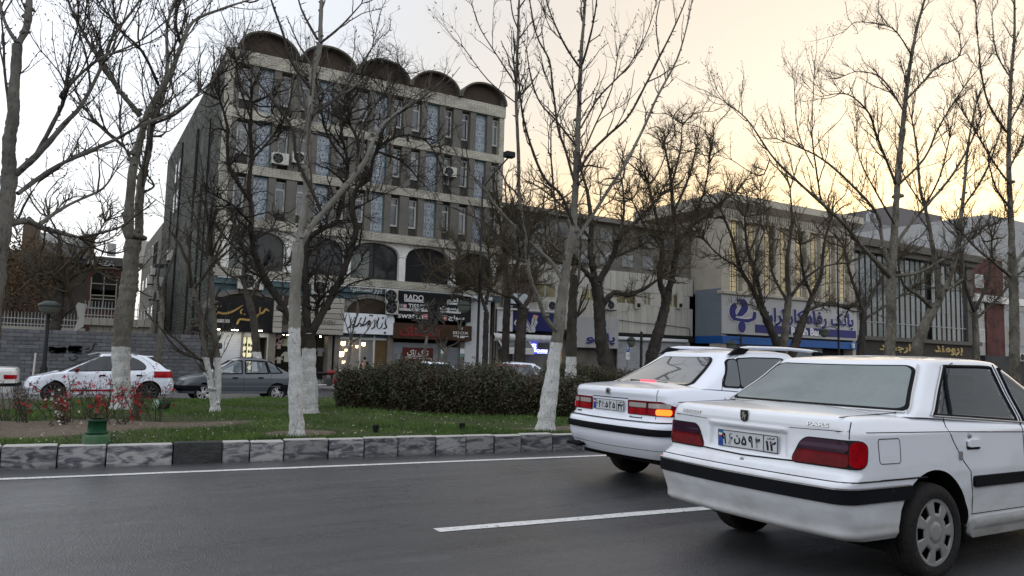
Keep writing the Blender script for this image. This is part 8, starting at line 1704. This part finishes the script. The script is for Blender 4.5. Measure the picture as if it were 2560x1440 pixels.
tree('cut_tree', 'dark twisted cut-back tree in front of the navy shoe poster', 34, [(1298, 915, 30), (1301, 850, 26), (1304, 800, 26), (1308, 770, 28)], [Lb((1308, 772, 16), (1285, 745, 10), (1250, 735, 6), (1190, 715, 3), dy=-.5), Lb((1310, 770, 14), (1325, 740, 9), (1335, 710, 5), dy=.3)], b_Eh, M_twigy, 122, ground=PZ, dens=.7, style='mul', depth=1.2, twig_k=1.2)
tree('street_tree', 'small grey tree with a dense fan of fine twigs beside the tall lamp post', 35, [(1212, 930, 16), (1214, 850, 14), (1216, 780, 13)], [Lb((1216, 780, 10), (1200, 735, 8), (1170, 690, 6), (1150, 650, 4), dy=.3), Lb((1216, 760, 8), (1225, 690, 6), (1220, 620, 4)), Lb((1214, 745, 7), (1245, 690, 5), (1265, 620, 4)), Lb((1205, 735, 7), (1160, 715, 5), (1125, 700, 3))], b_Eh, M_twigy, 123, ground=PZ, dens=.75, style='mul', depth=1.6, twig_k=1.7)
tree('street_tree', 'bare brown tree filling the gap between the tall building and the white clad block', 37, [(1262, 930, 20), (1266, 800, 18), (1270, 720, 16)], [Lb((1270, 720, 10), (1262, 640, 8), (1250, 560, 5)), Lb((1270, 720, 10), (1300, 640, 8), (1330, 560, 5)), Lb((1268, 740, 8), (1320, 700, 6), (1370, 640, 4)), Lb((1300, 640, 6), (1290, 560, 4))], b_Eh, M_twigy, 124, ground=PZ, dens=.6, style='mul', depth=2.4, twig_k=2.2)
tree('street_tree', 'brown twiggy tree in front of the glass building', 35, [(2150, 920, 18), (2155, 840, 15), (2160, 780, 13)], [Lb((2160, 780, 9), (2130, 700, 7), (2110, 620, 4)), Lb((2160, 780, 9), (2200, 700, 7), (2250, 640, 4)), Lb((2158, 800, 7), (2220, 760, 5), (2280, 720, 3))], b_Eh, M_twigy, 125, ground=PZ, dens=.5, style='mul', depth=2.2, twig_k=2.0)
tree('street_tree', 'brown twiggy tree before the red brick block', 36, [(2440, 920, 18), (2440, 840, 15), (2436, 780, 13)], [Lb((2436, 780, 9), (2410, 700, 7), (2400, 600, 4)), Lb((2436, 780, 9), (2470, 700, 7), (2480, 600, 4)), Lb((2438, 800, 7), (2500, 740, 5), (2540, 690, 3))], b_L, M_twigy, 126, ground=PZ, dens=.5, style='mul', depth=2.2, twig_k=2.0)
# ---- leaves scattered in a volume
def leafmass(name, n, sampler, size, m, parent=None, seed=1, up=.3, k='stuff'):
    g = np.random.default_rng(seed); P = sampler(g, n); n = len(P); d = nrm(g.normal(0, 1, (n, 3))+np.array([0, 0, up])); a = nrm(np.cross(d, g.normal(0, 1, (n, 3)))); b = np.cross(d, a); s = g.uniform(size[0], size[1], n)[:, None]
    V = np.stack([P-a*s*.9, P+b*s*.45+d*s*.12, P+a*s, P-b*s*.45+d*s*.12], 1).reshape(-1, 3); Fq = np.arange(4*n).reshape(-1, 4)
    me = mesh_np(name, [(V, Fq)], m); o = link(name, me, parent)
    if k and parent is None: o['kind'] = k
    return o
# hedge along the reservation
M_hedge = mat('hedge leaves', (.035, .052, .018), .55, vscale=2.2, col2=(.06, .038, .02), wear=((.13, .14, .05), .60, 9), spec=.4); M_hcore = mat('hedge core shade', (.018, .018, .012), .95, var=.4, vscale=12)
def hedge(label, A, B_, wd, hfun, seed, n):
    """A, B_ = front foot line ends; body reaches wd back from it"""
    A = Vector(A); B_ = Vector(B_); ax = (B_-A); Ln = ax.length; ax = ax/Ln; nx = Vector((-ax.y, ax.x)); 
    if nx.y < 0: nx = -nx
    t = thing('hedge', label, 'hedge', (A.x, A.y, med_z(A.x, A.y)))
    def surf(u, v, f=1.0):
        """u along, v round the section from front foot over the top to the back foot"""
        h = hfun(u)*f; pr = [(0, 0), (-.08, .35), (-.06, .75), (.10, .97), (.5, 1.03), (.9, .97), (1.06, .75), (1.08, .35), (1, 0)]; k = v*8; i = min(7, int(k)); q = k-i; a = pr[i][0]*(1-q)+pr[i+1][0]*q; b = pr[i][1]*(1-q)+pr[i+1][1]*q
        a = .5+(a-.5)*f; e = min(1, u*Ln/.45+.02, (1-u)*Ln/.45+.02)**.5; a = .5+(a-.5)*e; b *= .35+.65*e; p = A+ax*(u*Ln)+nx*(a*wd); n_ = .10*math.sin(u*Ln*3.1+v*5)+.07*math.sin(u*Ln*7.3+v*11+seed)+.04*math.sin(u*Ln*17+v*23)
        n_ += .05*math.sin(u*Ln*11+1.7*seed)*math.sin(u*Ln*4.3); c = Vector((A.x+ax.x*u*Ln+nx.x*wd*.5, A.y+ax.y*u*Ln+nx.y*wd*.5)); p = p+(p-c)*n_*.7; return Vector((p.x, p.y, med_z(p.x, p.y)+h*b*(1+n_*.55)))
    MB().grid(lambda u, v: surf(u, v, .86), 60, 24).make('dark_core', M_hcore, t)  # solid dark core, the shade inside the hedge put into its colour
    def samp(g, m):
        U = g.random(m); Vv = g.random(m); pts = np.array([list(surf(u, v, 1-abs(x)*.13)) for u, v, x in zip(U, Vv, g.normal(0, 1, m))]); return pts+g.normal(0, .03, (m, 3))
    leafmass('foliage', n, samp, (.018, .042), M_hedge, t, seed, k=None)
    g = np.random.default_rng(seed+5); m = 700; U = g.random(m); Vv = g.uniform(.25, .75, m); P0 = np.array([list(surf(u, v, .9)) for u, v in zip(U, Vv)]); D = np.stack([g.normal(0, .35, m), g.normal(0, .35, m), g.uniform(.3, 1, m)], 1)
    P, R_ = grow(g, P0, D, g.uniform(.10, .34, m), np.full(m, .006), 3, .2, .1); link('shoots', mesh_np('shoots', [tubes_np(P, R_, 3)], M_twig), t)['kind'] = 'stuff'; Q_ = np.repeat(P[:, 1:].reshape(-1, 3), 5, 0); leafmass('shoot_leaves', len(Q_), lambda g_, n_: Q_+g_.normal(0, .025, (n_, 3)), (.016, .034), M_hedge, t, seed+9, k=None)
    m = 60; U = np.linspace(.02, .98, m); st = MB()
    for u in U:
        p = A+ax*(u*Ln)+nx*(wd*g.uniform(.2, .8)); z = med_z(p.x, p.y); st.tube([(p.x, p.y, z-.02), (p.x+g.normal(0, .05), p.y+g.normal(0, .05), z+.2), (p.x+g.normal(0, .1), p.y+g.normal(0, .1), z+.45)], .012, 5)
    st.make('stems', M_twig, t); return t
ha, hb = at(812, 1020, Z=.1), at(1440, 1052, Z=.2)
hedge('long dark clipped hedge across the reservation behind the lawn', (ha.x, ha.y), (hb.x, hb.y), 1.6, lambda u: .93+.10*math.exp(-((u-.30)/.07)**2)-.20*u+.09*math.exp(-((u-.62)/.10)**2)+.025*math.sin(u*29+1), 3, 60000)
hc, hd = at(1448, 1000, Z=.1), at(1640, 1000, Z=.1)
hedge('rounder greener hedge beyond the white saloon ahead', (hc.x, hc.y+1.5), (hd.x+2.5, hd.y+1.0), 1.8, lambda u: 1.18-.28*min(1, max(0, (u-.25)*4))+.03*math.sin(u*20), 8, 30000)
# brown-leaved tree mass behind the railing at far left
def bl(g, m):
    a = g.normal(0, 1, (m, 3)); a = nrm(a)*g.random((m, 1))**.4; c = at(40, 690, Y=54); cl = np.sin(a[:, 0]*9)*np.sin(a[:, 2]*8+a[:, 1]*7); a = a[cl > -.35]; return a*np.array([3.2, 2.2, 2.6])+np.array(list(c))
t = thing('leafy_tree', 'tree keeping its dry brown leaves behind the long white railing', 'tree', (at(40, 690, Y=54).x, 54, PZ)); c = at(40, 690, Y=54)
MB().tube([(c.x, 54, PZ), (c.x+.1, 54, 2), (c.x-.1, 54, c.z)], [.25, .2, .1], 8).make('trunk', b_Eh, t); leafmass('crown', 9000, bl, (.06, .13), mat('dry brown leaves', (.15, .085, .04), .8, var=.5, vscale=1.5, col2=(.07, .05, .03)), t, 5, k=None)
# flowering quince shrubs and a few white ones
M_qred = mat('red quince blossom', (.42, .018, .035), .6, var=.4, vscale=30, rnd=.1); M_qwht = mat('white blossom', (.6, .58, .52), .6, var=.2, vscale=30)
M_qleaf = mat('reddish young leaves', (.10, .05, .025), .7, var=.5, vscale=20, col2=(.05, .05, .02))
def shrub(px, py, hpx, wpx, nst, label, seed, red=30, wht=0):
    g = np.random.default_rng(seed); b = at(px, py, Z=.16); z = med_z(b.x, b.y); s = pxm(px, py, b.y); H = hpx/s; W = wpx/s/2; b = Vector((b.x, b.y, z)); t = thing('flowering_shrub', label, 'shrub', tuple(b), 0, 'flowering shrubs in the bed')
    P0 = np.array(list(b))+np.stack([g.normal(0, W*.25, nst), g.normal(0, W*.3, nst), np.zeros(nst)], 1); D = np.stack([g.normal(0, W/H*1.0, nst), g.normal(0, W/H*.8, nst), np.ones(nst)], 1); P, R_ = grow(g, P0, D, g.uniform(.65, 1.1, nst)*H, g.uniform(.005, .010, nst), 8, .17, .05)
    a = spawn(g, P, R_, 7, .2, (.6, 1.3), (.12, .45), (.003, .006), .1); P2, R2 = grow(g, *a, 4, .3, .05); a = spawn(g, P2, R2, 14, .1, (.8, 1.5), (.02, .09), (.002, .004), .1); P3, R3 = grow(g, *a, 2, .3, 0)
    link('stems', mesh_np('stems', [tubes_np(P, R_, 5), tubes_np(P2, R2, 3), tubes_np(P3, R3, 3)], M_twig), t)
    def fl(nf, m, nm, sz):
        if nf == 0: return
        k = min(nf//4+2, len(P2)); cl = P2[g.choice(len(P2), k)][:, 2]; c = cl[g.integers(0, k, nf)]+g.normal(0, .045, (nf, 3)); Vs = []
        mb = MB()
        for q in c:
            n_ = Vector(g.normal(0, 1, 3)).normalized(); n_ = (n_+Vector((-.2, -.5, .5))).normalized(); a_ = n_.orthogonal().normalized(); b_ = n_.cross(a_); q = Vector(q); r_ = g.uniform(sz*.6, sz)
            for j in range(5):
                th = j*1.2566; d0 = a_*math.cos(th)+b_*math.sin(th); d1 = a_*math.cos(th+.5)+b_*math.sin(th+.5); d2 = a_*math.cos(th-.5)+b_*math.sin(th-.5); mb.add([q, q+d2*r_*.8+n_*r_*.25, q+d0*r_*1.1+n_*r_*.45, q+d1*r_*.8+n_*r_*.25], [(0, 1, 2, 3)])
        o = mb.make(nm, m, t)
    fl(red, M_qred, 'blossoms', .032); fl(wht, M_qwht, 'white_blossoms', .026)
    nl = 260; idx = g.integers(0, len(P2), nl); leafmass('young_leaves', nl, lambda g_, n_: P2[idx, g_.integers(0, 5, n_)]+g_.normal(0, .02, (n_, 3)), (.010, .022), M_qleaf, t, seed, k=None)
for q in ((55, 1060, 120, 90, 9, 'thorny shrub with a few red flowers at the left end of the bed', 31, 14, 0), (140, 1045, 95, 90, 7, 'low thorny shrub with one red cluster beside the hatchback headlamp', 32, 16, 0), (165, 1062, 130, 110, 10, 'dense shrub thick with red and white blossom before the front wheel', 33, 80, 26), (225, 1052, 120, 110, 11, 'brownish red leafy shrub in the middle of the bed', 34, 34, 0), (288, 1070, 130, 130, 12, 'tall shrub with scattered red blossom in front of the white-painted trunk foot', 35, 44, 0), (345, 1046, 110, 100, 9, 'shrub with bright red blossom before the rear wheel', 36, 60, 0), (390, 1050, 125, 60, 6, 'upright dark-stemmed shrub beside the green floodlight', 37, 14, 0), (155, 1072, 45, 60, 6, 'small low plant with white blossom near the bare soil edge', 38, 0, 26), (15, 1050, 100, 80, 6, 'thin shrub cut by the left edge', 39, 8, 0)): shrub(*q)
# ------------------------------------------------------------------ street furniture
M_pole = mat('black cast iron', (.010, .011, .011), .5, var=.3); M_globe = mat('frosted lamp globe', (.11, .12, .10), .25)
def lamp_post(name, label, px, pyb, pyt, Y, zbase, arms, flare=True):
    b = at(px, pyb, Y=Y); tp = at(px, pyt, Y=Y).z; t = thing(name, label, 'street lamp', (b.x, Y, zbase)); h = tp-zbase
    prof = [(.20, 0), (.20, .05), (.15, .10), (.15, .5), (.17, .55), (.17, .62), (.10, .70), (.085, 1.1), (.11, 1.15), (.07, 1.2), (.06, h*.55), (.075, h*.55+.02), (.075, h*.55+.12), (.05, h*.55+.14), (.045, h), (0, h)]
    if not flare: prof = [(.14, 0), (.14, .6), (.085, .7), (.075, h), (0, h)]
    MB().lathe(prof, (0, 0, 0), 'z', 16).make('post', M_pole, t, True)
    for a in arms: a(t, h)
    return t
def arm_globe(dx, z, r=.24, hook=.35):
    def f(t, h):
        MB().tube([(0, 0, z), (dx*.3, 0, z+hook*.5), (dx*.7, 0, z+hook*.5), (dx, 0, z+hook*.25), (dx, 0, z+.02)], [.03]*5, 8).make('arm', M_pole, t, True)
        MB().lathe([(0, .05), (r*.5, .03), (r*1.05, -.12), (r*1.1, -.20), (r, -.20)], (dx, 0, z), 'z', 20).make('lamp_hood', mat('dark green hood', (.03, .04, .035), .4), t, True)
        MB().lathe([(r, -.20), (r*.85, -.38), (r*.45, -.52), (0, -.56)], (dx, 0, z), 'z', 20).make('lamp_globe', M_globe, t, True)
    return f
def arm_flood(pz_top):
    def f(t, h):
        d = at(1268, 392, Y=33)-at(1203, 470, Y=33); MB().tube([(0, 0, h-.6), (d.x*.4, 0, h-.6+d.z*.45), (d.x, 0, h-.6+d.z)], .04, 8).make('arm', M_pole, t, True)
        mb = MB(); mb.bbox(d.x-.25, d.x+.28, -.25, .15, h-.62+d.z, h-.42+d.z+.1, .03); mb.make('flood_head', M_pole, t, True)
    return f
z0 = at(1200, 757, Y=33).z-PZ
lamp_post('street_lamp', 'tall black lamp post with a green hooded lamp and a high floodlight arm', 1193, 905, 440, 33, PZ, [arm_globe(-.82, z0, .33), arm_flood(0)])
z1 = at(1600, 830, Y=34).z-PZ
lamp_post('street_lamp', 'short black lamp post with a hooked arm in front of the grey shutter', 1603, 890, 829, 34, PZ, [arm_globe(-.75, z1-.35, .24)], False)
z2 = at(2097, 825, Y=33).z-PZ
lamp_post('street_lamp', 'tall black lamp post crossing the right end of the bank fascia', 2097, 881, 590, 33, PZ, [arm_globe(-1.5, z2, .33)])
z3 = at(1850, 845, Y=34).z-PZ
lamp_post('street_lamp', 'short black lamp post with a pale hooded lamp at the left of the bank', 1852, 890, 838, 34, PZ, [arm_globe(-.85, z3-.25, .30)], False)
z4 = at(118, 775, Y=38).z-PZ
lamp_post('street_lamp', 'black lamp post in front of the block wall behind the white hatchback', 110, 915, 750, 38, PZ, [arm_globe(.02, z4+.35, .42, .1)], False)
# green floodlights in the bed
M_green = mat('green enamel', (.008, .065, .025), .45, var=.3, vscale=9, wear=((.03, .05, .03), .62, 14)); M_mud = mat('green splashed concrete', (.10, .14, .09), .85, var=.5, vscale=8, col2=(.03, .10, .04))
b = at(240, 1106, Z=.25); t = thing('floodlight', 'round green ground floodlight on a concrete block near the kerb', 'floodlight', (b.x, b.y, med_z(b.x, b.y)))
k = 1/pxm(240, 1106, b.y)
t.scale = (.82, .82, .66)
MB().lathe([(0, .18), (.10, .18), (.155, .165), (.175, .12), (.18, 0), (.17, -.05)], (0, 0, 0), 'z', 8).make('plinth', M_mud, t, True)
MB().lathe([(.10, .18), (.15, .185), (.15, .205), (.12, .21)], (0, 0, 0), 'z', 28).make('flange', M_green, t, True)
MB().lathe([(.125, .2), (.118, .24), (.112, .38), (.128, .385), (.130, .41), (.118, .415)], (0, 0, 0), 'z', 28).make('housing', M_green, t, True)
MB().lathe([(.0, .40), (.120, .405), (.128, .418), (.10, .425)], (0, 0, 0), 'z', 28).make('lens_rim', M_black, t, True)
b = at(403, 1022, Z=.14); t = thing('floodlight', 'green floodlight tilted on its side with a leaf-shaped glass beside the shrubs', 'floodlight', (b.x, b.y, med_z(b.x, b.y)), .5)
t.scale = (.62, .62, .62)
MB().lathe([(0, .10), (.2, .09), (.2, .0), (.2, -.05)], (0, 0, 0), 'z', 20).make('base', M_green, t, True)
MB().lathe([(.155, -.22), (.165, .20), (.15, .22)], (0, 0, .26), 'x', 24).make('housing', M_green, t, True)
MB().lathe([(0, 0), (.155, 0), (.16, .03)], (-.22, 0, .26), 'x', 24).make('lens', mat('pale green lens', (.25, .36, .26), .2), t, True)
MB().tube([(0, -.17, .05), (0, -.19, .26)], .015, 6).make('bracket', M_green, t, True)
for px, py, l in ((939, 1076, 'small black ground spotlight on the lawn before the hedge, left one'), (1155, 1072, 'small black ground spotlight on the lawn before the hedge, right one')):
    b = at(px, py, Z=.26); t = thing('ground_spotlight', l, 'spotlight', (b.x, b.y, med_z(b.x, b.y)), 0, 'black spotlights sunk in the lawn'); MB().lathe([(.04, -.03), (.04, .03), (.05, .10), (.052, .11), (.04, .11)], (0, 0, 0), 'z', 16).make('housing', M_black, t, True); MB().lathe([(0, .10), (.045, .105)], (0, 0, 0), 'z', 16).make('lens', M_glass, t, True)
# ------------------------------------------------------------------ people
M_skin = mat('skin', (.42, .25, .17), .6, var=.1); M_hair = mat('black hair', (.010, .009, .008), .6)
def skinmesh(name, V, E, R_, m, parent, root=0, sub=1):
    me = bpy.data.meshes.new(name); me.from_pydata(V, E, []); me.materials.append(m); o = link(name, me, parent, True); o.modifiers.new('skin', 'SKIN'); s = o.modifiers.new('smooth', 'SUBSURF'); s.levels = s.render_levels = sub
    for i, r in enumerate(R_): me.skin_vertices[0].data[i].radius = (r, r)
    me.skin_vertices[0].data[root].use_root = True
    for md in ('skin',): o.modifiers[md].use_smooth_shade = True
    return o
def head_parts(t, c, yaw, hair_long=False, s=1.0):
    """ears, nose, eyes, mouth and hair on a head centred at c facing yaw"""
    c = Vector(c); fx = Vector((math.cos(yaw), math.sin(yaw), 0)); rx = Vector((-fx.y, fx.x, 0)); up = Vector((0, 0, 1)); Rm = Matrix((fx, rx, up)).transposed()
    def el(name, off, rad, m, n=10):
        mb = MB(); V = []
        for i in range(n+1):
            th = math.pi*i/n
            for j in range(n*2): ph = math.pi*j/n; V.append(c+Rm@(Vector(off)*s+Vector((rad[0]*math.sin(th)*math.cos(ph), rad[1]*math.sin(th)*math.sin(ph), rad[2]*math.cos(th)))*s))
        w = n*2; mb.add(V, [(i*w+j, (i+1)*w+j, (i+1)*w+(j+1) % w, i*w+(j+1) % w) for i in range(n) for j in range(w)], 0, True); return mb
    b = el('', (.10, 0, -.015), (.018, .014, .022), None, 6)
    for sy in (-1, 1): e2 = el('', (-.0, sy*.078, -.01), (.02, .012, .032), None, 6); b.add(e2.v, e2.f, 0, True)
    b.make('nose_and_ears', M_skin, t, True)
    b = el('', (.088, .032, .02), (.010, .014, .008), None, 5); e2 = el('', (.088, -.032, .02), (.010, .014, .008), None, 5); b.add(e2.v, e2.f, 0, True); b.make('eyes', M_hair, t, True)
    el('', (.090, 0, -.062), (.010, .024, .007), None, 5).make('mouth', mat('lips', (.28, .09, .08), .5), t, True)
    h = el('', (-.022, 0, .032), (.108, .092, .100), None, 12)
    if hair_long: e2 = el('', (-.07, 0, -.05), (.06, .085, .13), None, 8); h.add(e2.v, e2.f, 0, True)
    h.make('hair', M_hair, t, True)
def person(label, x, y, z, yaw, H, top, legs, pose=0, lean=0.0):
    t = thing('person', label, 'person', (x, y, z), yaw); k = H/1.75; l = lean
    J = dict(pel=(0, 0, .95), ch=(l*.3, 0, 1.25), nk=(l*.45, 0, 1.47), hb=(l*.5+.01, 0, 1.56), hd=(l*.55+.015, 0, 1.64), ht=(l*.55+.01, 0, 1.70),
             sl=(l*.4, .18, 1.40), sr=(l*.4, -.18, 1.40), el=(l*.4+.03+pose*.1, .25, 1.13), er=(l*.4-.04, -.25, 1.13), wl=(l*.4+.14+pose*.25, .23, .92+pose*.25), wr=(l*.4+.05, -.26, .88), fl=(l*.4+.19+pose*.3, .22, .85+pose*.28), fr=(l*.4+.08, -.26, .80),
             pl=(0, .10, .92), pr=(0, -.10, .92), kl=(.10, .10, .50), kr=(-.05, -.10, .50), al=(.10, .10, .09), ar=(-.16, -.10, .11), tl=(.26, .11, .04), tr=(-.02, -.11, .04))
    ks = list(J); V = [tuple(c*k for c in J[q]) for q in ks]; E = [(ks.index(a), ks.index(b)) for a, b in (('pel', 'ch'), ('ch', 'nk'), ('nk', 'hb'), ('hb', 'hd'), ('hd', 'ht'), ('ch', 'sl'), ('ch', 'sr'), ('sl', 'el'), ('el', 'wl'), ('wl', 'fl'), ('sr', 'er'), ('er', 'wr'), ('wr', 'fr'), ('pel', 'pl'), ('pl', 'kl'), ('kl', 'al'), ('al', 'tl'), ('pel', 'pr'), ('pr', 'kr'), ('kr', 'ar'), ('ar', 'tr'))]
    r = dict(pel=.13, ch=.135, nk=.055, hb=.075, hd=.088, ht=.07, sl=.062, sr=.062, el=.045, er=.045, wl=.030, wr=.030, fl=.032, fr=.032, pl=.085, pr=.085, kl=.058, kr=.058, al=.042, ar=.042, tl=.038, tr=.038)
    skinmesh('body', V, E, [r[q]*k for q in ks], M_skin, t)
    def sub(name, keys, edges, fr_, m): V = [tuple(c*k for c in J[q]) for q in keys]; skinmesh(name, V, [(keys.index(a), keys.index(b)) for a, b in edges], [(r[q]+fr_)*k for q in keys], m, t)
    sub('jacket', ['pel', 'ch', 'nk', 'sl', 'sr', 'el', 'er', 'wl', 'wr'], [('pel', 'ch'), ('ch', 'nk'), ('ch', 'sl'), ('ch', 'sr'), ('sl', 'el'), ('el', 'wl'), ('sr', 'er'), ('er', 'wr')], .022, top)
    sub('trousers', ['pel', 'pl', 'pr', 'kl', 'kr', 'al', 'ar'], [('pel', 'pl'), ('pel', 'pr'), ('pl', 'kl'), ('kl', 'al'), ('pr', 'kr'), ('kr', 'ar')], .016, legs)
    for a, b_ in (('al', 'tl'), ('ar', 'tr')): sub('shoe', [a, b_], [(a, b_)], .012, M_black)
    head_parts(t, (J['hd'][0]*k, 0, J['hd'][2]*k), 0, s=k); return t
cl_navy = mat('navy patterned jacket', (.02, .025, .04), .9, col2=(.10, .10, .12), vscale=14); cl_green = mat('green sport top', (.03, .16, .09), .8); cl_jean = mat('dark trousers', (.03, .035, .05), .9); cl_blk = mat('black coat', (.012, .012, .013), .9); cl_lg = mat('light green bag cloth', (.05, .30, .10), .8)
def pp(px, py_head, Y, label, yaw, H, top, legs, **k_):
    q = at(px, py_head, Y=Y); z = PZ if Y > 33 else FZ; return person(label, q.x, Y, z, yaw, q.z-z+.01, top, legs, **k_)
pp(1080, 889, 34.5, 'person in a dark patterned jacket walking before the red poster shutter', 2.6, 1.7, cl_navy, cl_jean, lean=.1)
pp(1258, 889, 38, 'person in a green sports top standing at the shoe shop door', -1.7, 1.6, cl_green, cl_jean)
pp(1287, 893, 38.5, 'person in black and white beside the one in green', 2.8, 1.6, mat('black white top', (.02, .02, .02), .9, col2=(.35, .35, .35), vscale=5), cl_jean, pose=1)
pp(912, 893, 36, 'person in a black coat looking into the lamp shop window', 1.2, 1.6, cl_blk, cl_jean)
pp(1196+80, 906, 35.5, 'shorter person in bright green beside the parked hatchback', .4, 1.5, cl_lg, cl_jean)
# driver of the grey saloon (seated)
dq = at(600, 905, Y=26.45); dz = FZ+.50
t = thing('person', 'dark-haired driver in pale clothes leaning at the wheel of the grey saloon', 'person', (dq.x+.10, 26.55, dz), math.pi)
Jd = [(0, 0, .08), (.0, 0, .34), (.03, 0, .56), (.05, 0, .63), (.06, 0, .70), (.06, 0, .76), (.02, .16, .50), (.02, -.16, .50), (.18, .22, .28), (.10, -.24, .44), (.38, .18, .36), (.10, -.12, .60), (.42, .10, .10), (.42, -.10, .10), (.62, .10, -.15), (.62, -.10, -.15), (.44, .17, .38), (.11, -.09, .67)]
Ed = [(0, 1), (1, 2), (2, 3), (3, 4), (4, 5), (1, 6), (1, 7), (6, 8), (8, 10), (10, 16), (7, 9), (9, 11), (11, 17), (0, 12), (12, 14), (0, 13), (13, 15)]
skinmesh('body', Jd, Ed, [.13, .13, .05, .075, .088, .07, .06, .06, .045, .045, .03, .03, .08, .08, .05, .05, .03, .03], M_skin, t)
skinmesh('shirt', [Jd[i] for i in (0, 1, 2, 6, 7, 8, 9, 10, 11)], [(0, 1), (1, 2), (1, 3), (1, 4), (3, 5), (5, 7), (4, 6), (6, 8)], [.15, .15, .07, .08, .08, .065, .065, .05, .05], mat('pale shirt', (.42, .40, .42), .9), t)
head_parts(t, (.06, 0, .70), 0, True)
# ------------------------------------------------------------------ motorcycle
q = at(800, 960, Y=32.2); t = thing('motorcycle', 'dark motorcycle with red trim standing behind the left end of the hedge', 'motorcycle', (q.x-.35, 32.2, FZ+.0), -.15)
def ring(u, r, w, name, m, par): return MB().lathe([(r-w, -w*.7), (r, -w*.5), (r+w*.3, 0), (r, w*.5), (r-w, w*.7), (r-w, -w*.7)], (u, 0, r+w*.3), 'y', 28).make(name, m, par, True)
for u in (0, 1.30):
    w_ = ring(u, .27, .05, 'wheel', M_tyre, t); MB().lathe([(0, -.03), (.05, -.03), (.05, .03), (0, .03)], (u, 0, .285), 'y', 14).make('hub', M_steel, w_, True)
    for k in range(5): a = k*1.2566; MB().tube([(u, 0, .285), (u+.22*math.cos(a), 0, .285+.22*math.sin(a))], .012, 5).make('spoke', M_black, w_, True)
mb = MB(); mb.tube([(1.30, .06, .29), (1.12, .06, .75), (1.05, .04, .98)], .022, 8); mb.tube([(1.30, -.06, .29), (1.12, -.06, .75), (1.05, -.04, .98)], .022, 8); mb.tube([(1.05, 0, .9), (.6, 0, .75), (.3, 0, .72), (0, .08, .29)], .022, 8); mb.tube([(1.05, 0, .85), (.85, 0, .35), (.45, 0, .30), (.3, 0, .7)], .02, 8); mb.tube([(.45, -.08, .3), (0, -.08, .29)], .018, 6); mb.make('frame', M_pole, t, True)
MB().bbox(.48, .85, -.14, .14, .28, .62, .05).make('engine', mat('engine metal', (.08, .08, .08), .4, metal=.6, var=.4, vscale=20), t, True)
MB().grid(lambda u, v: (.58+.42*u, .15*math.sin(math.pi*u*.8+.35)*math.cos(2*math.pi*v), .84+.12*math.sin(math.pi*u*.8+.35)*math.sin(2*math.pi*v)), 10, 16).make('fuel_tank', mat('black red tank', (.02, .02, .02), .3, col2=(.25, .02, .02), vscale=3), t, True)
MB().bbox(-.12, .58, -.12, .12, .76, .86, .04).make('saddle', M_black, t, True); MB().tube([(-.05, .1, .80), (-.32, .1, .86), (-.32, -.1, .86), (-.05, -.1, .80)], .014, 6).make('rack', M_steel, t, True)
mb = MB(); mb.tube([(.98, .34, 1.06), (1.04, .18, 1.04), (1.05, 0, 1.0), (1.04, -.18, 1.04), (.98, -.34, 1.06)], .015, 8); mb.make('handlebar', M_pole, t, True)
MB().lathe([(0, .06), (.08, .05), (.09, 0), (.05, -.1), (0, -.1)], (1.16, 0, .92), 'x', 16).make('headlamp', M_chr, t, True)
for sy in (-1, 1): MB().tube([(1.0, sy*.3, 1.06), (.98, sy*.36, 1.2)], .008, 5).make('mirror_stalk', M_pole, t, True); MB().lathe([(0, -.01), (.055, -.008), (.055, .008), (0, .01)], (.98, sy*.37, 1.23), 'x', 12).make('mirror', M_black, t, True)
MB().tube([(.6, -.16, .32), (.2, -.17, .30), (-.2, -.17, .36)], [.025, .04, .04], 10).make('exhaust', M_chr, t, True)
MB().add([(.9, -.06, .62), (1.15, -.09, .60), (1.05, -.11, .40), (.85, -.09, .38)], [(0, 1, 2, 3)]).make('red_fairing', mat('red trim', (.28, .015, .012), .35), t, True)
MB().tube([(.2, .02, .28), (.15, .25, .02)], .012, 5).make('side_stand', M_pole, t, True)
# pair of dark shoes hung in the twigs, against the facade
for i, (px, py) in enumerate(((673, 637), (664, 652))):
    p = at(px, py, Y=15.5); o = MB().lathe([(0, .13), (.035, .09), (.045, 0), (.035, -.09), (0, -.12)], (0, 0, 0), 'z', 12).make('shoe', M_black, None); o.location = p; WM[o.name] = Matrix.Translation(p)
    tag(o, 'dark shoe dangling from the twigs, '+('upper of the pair' if i == 0 else 'lower of the pair'), 'shoe', 'shoes hung on a branch')
# overhead cable
a, b = at(235, 385, Y=20), at(560, 560, Y=42.5)
tag(MB().tube([a.lerp(b, k/12)+Vector((0, 0, -.5*math.sin(math.pi*k/12))) for k in range(13)], .012, 5).make('overhead_cable', M_black, None), 'thin black cable slung from the left trees to the tall building', 'cable')
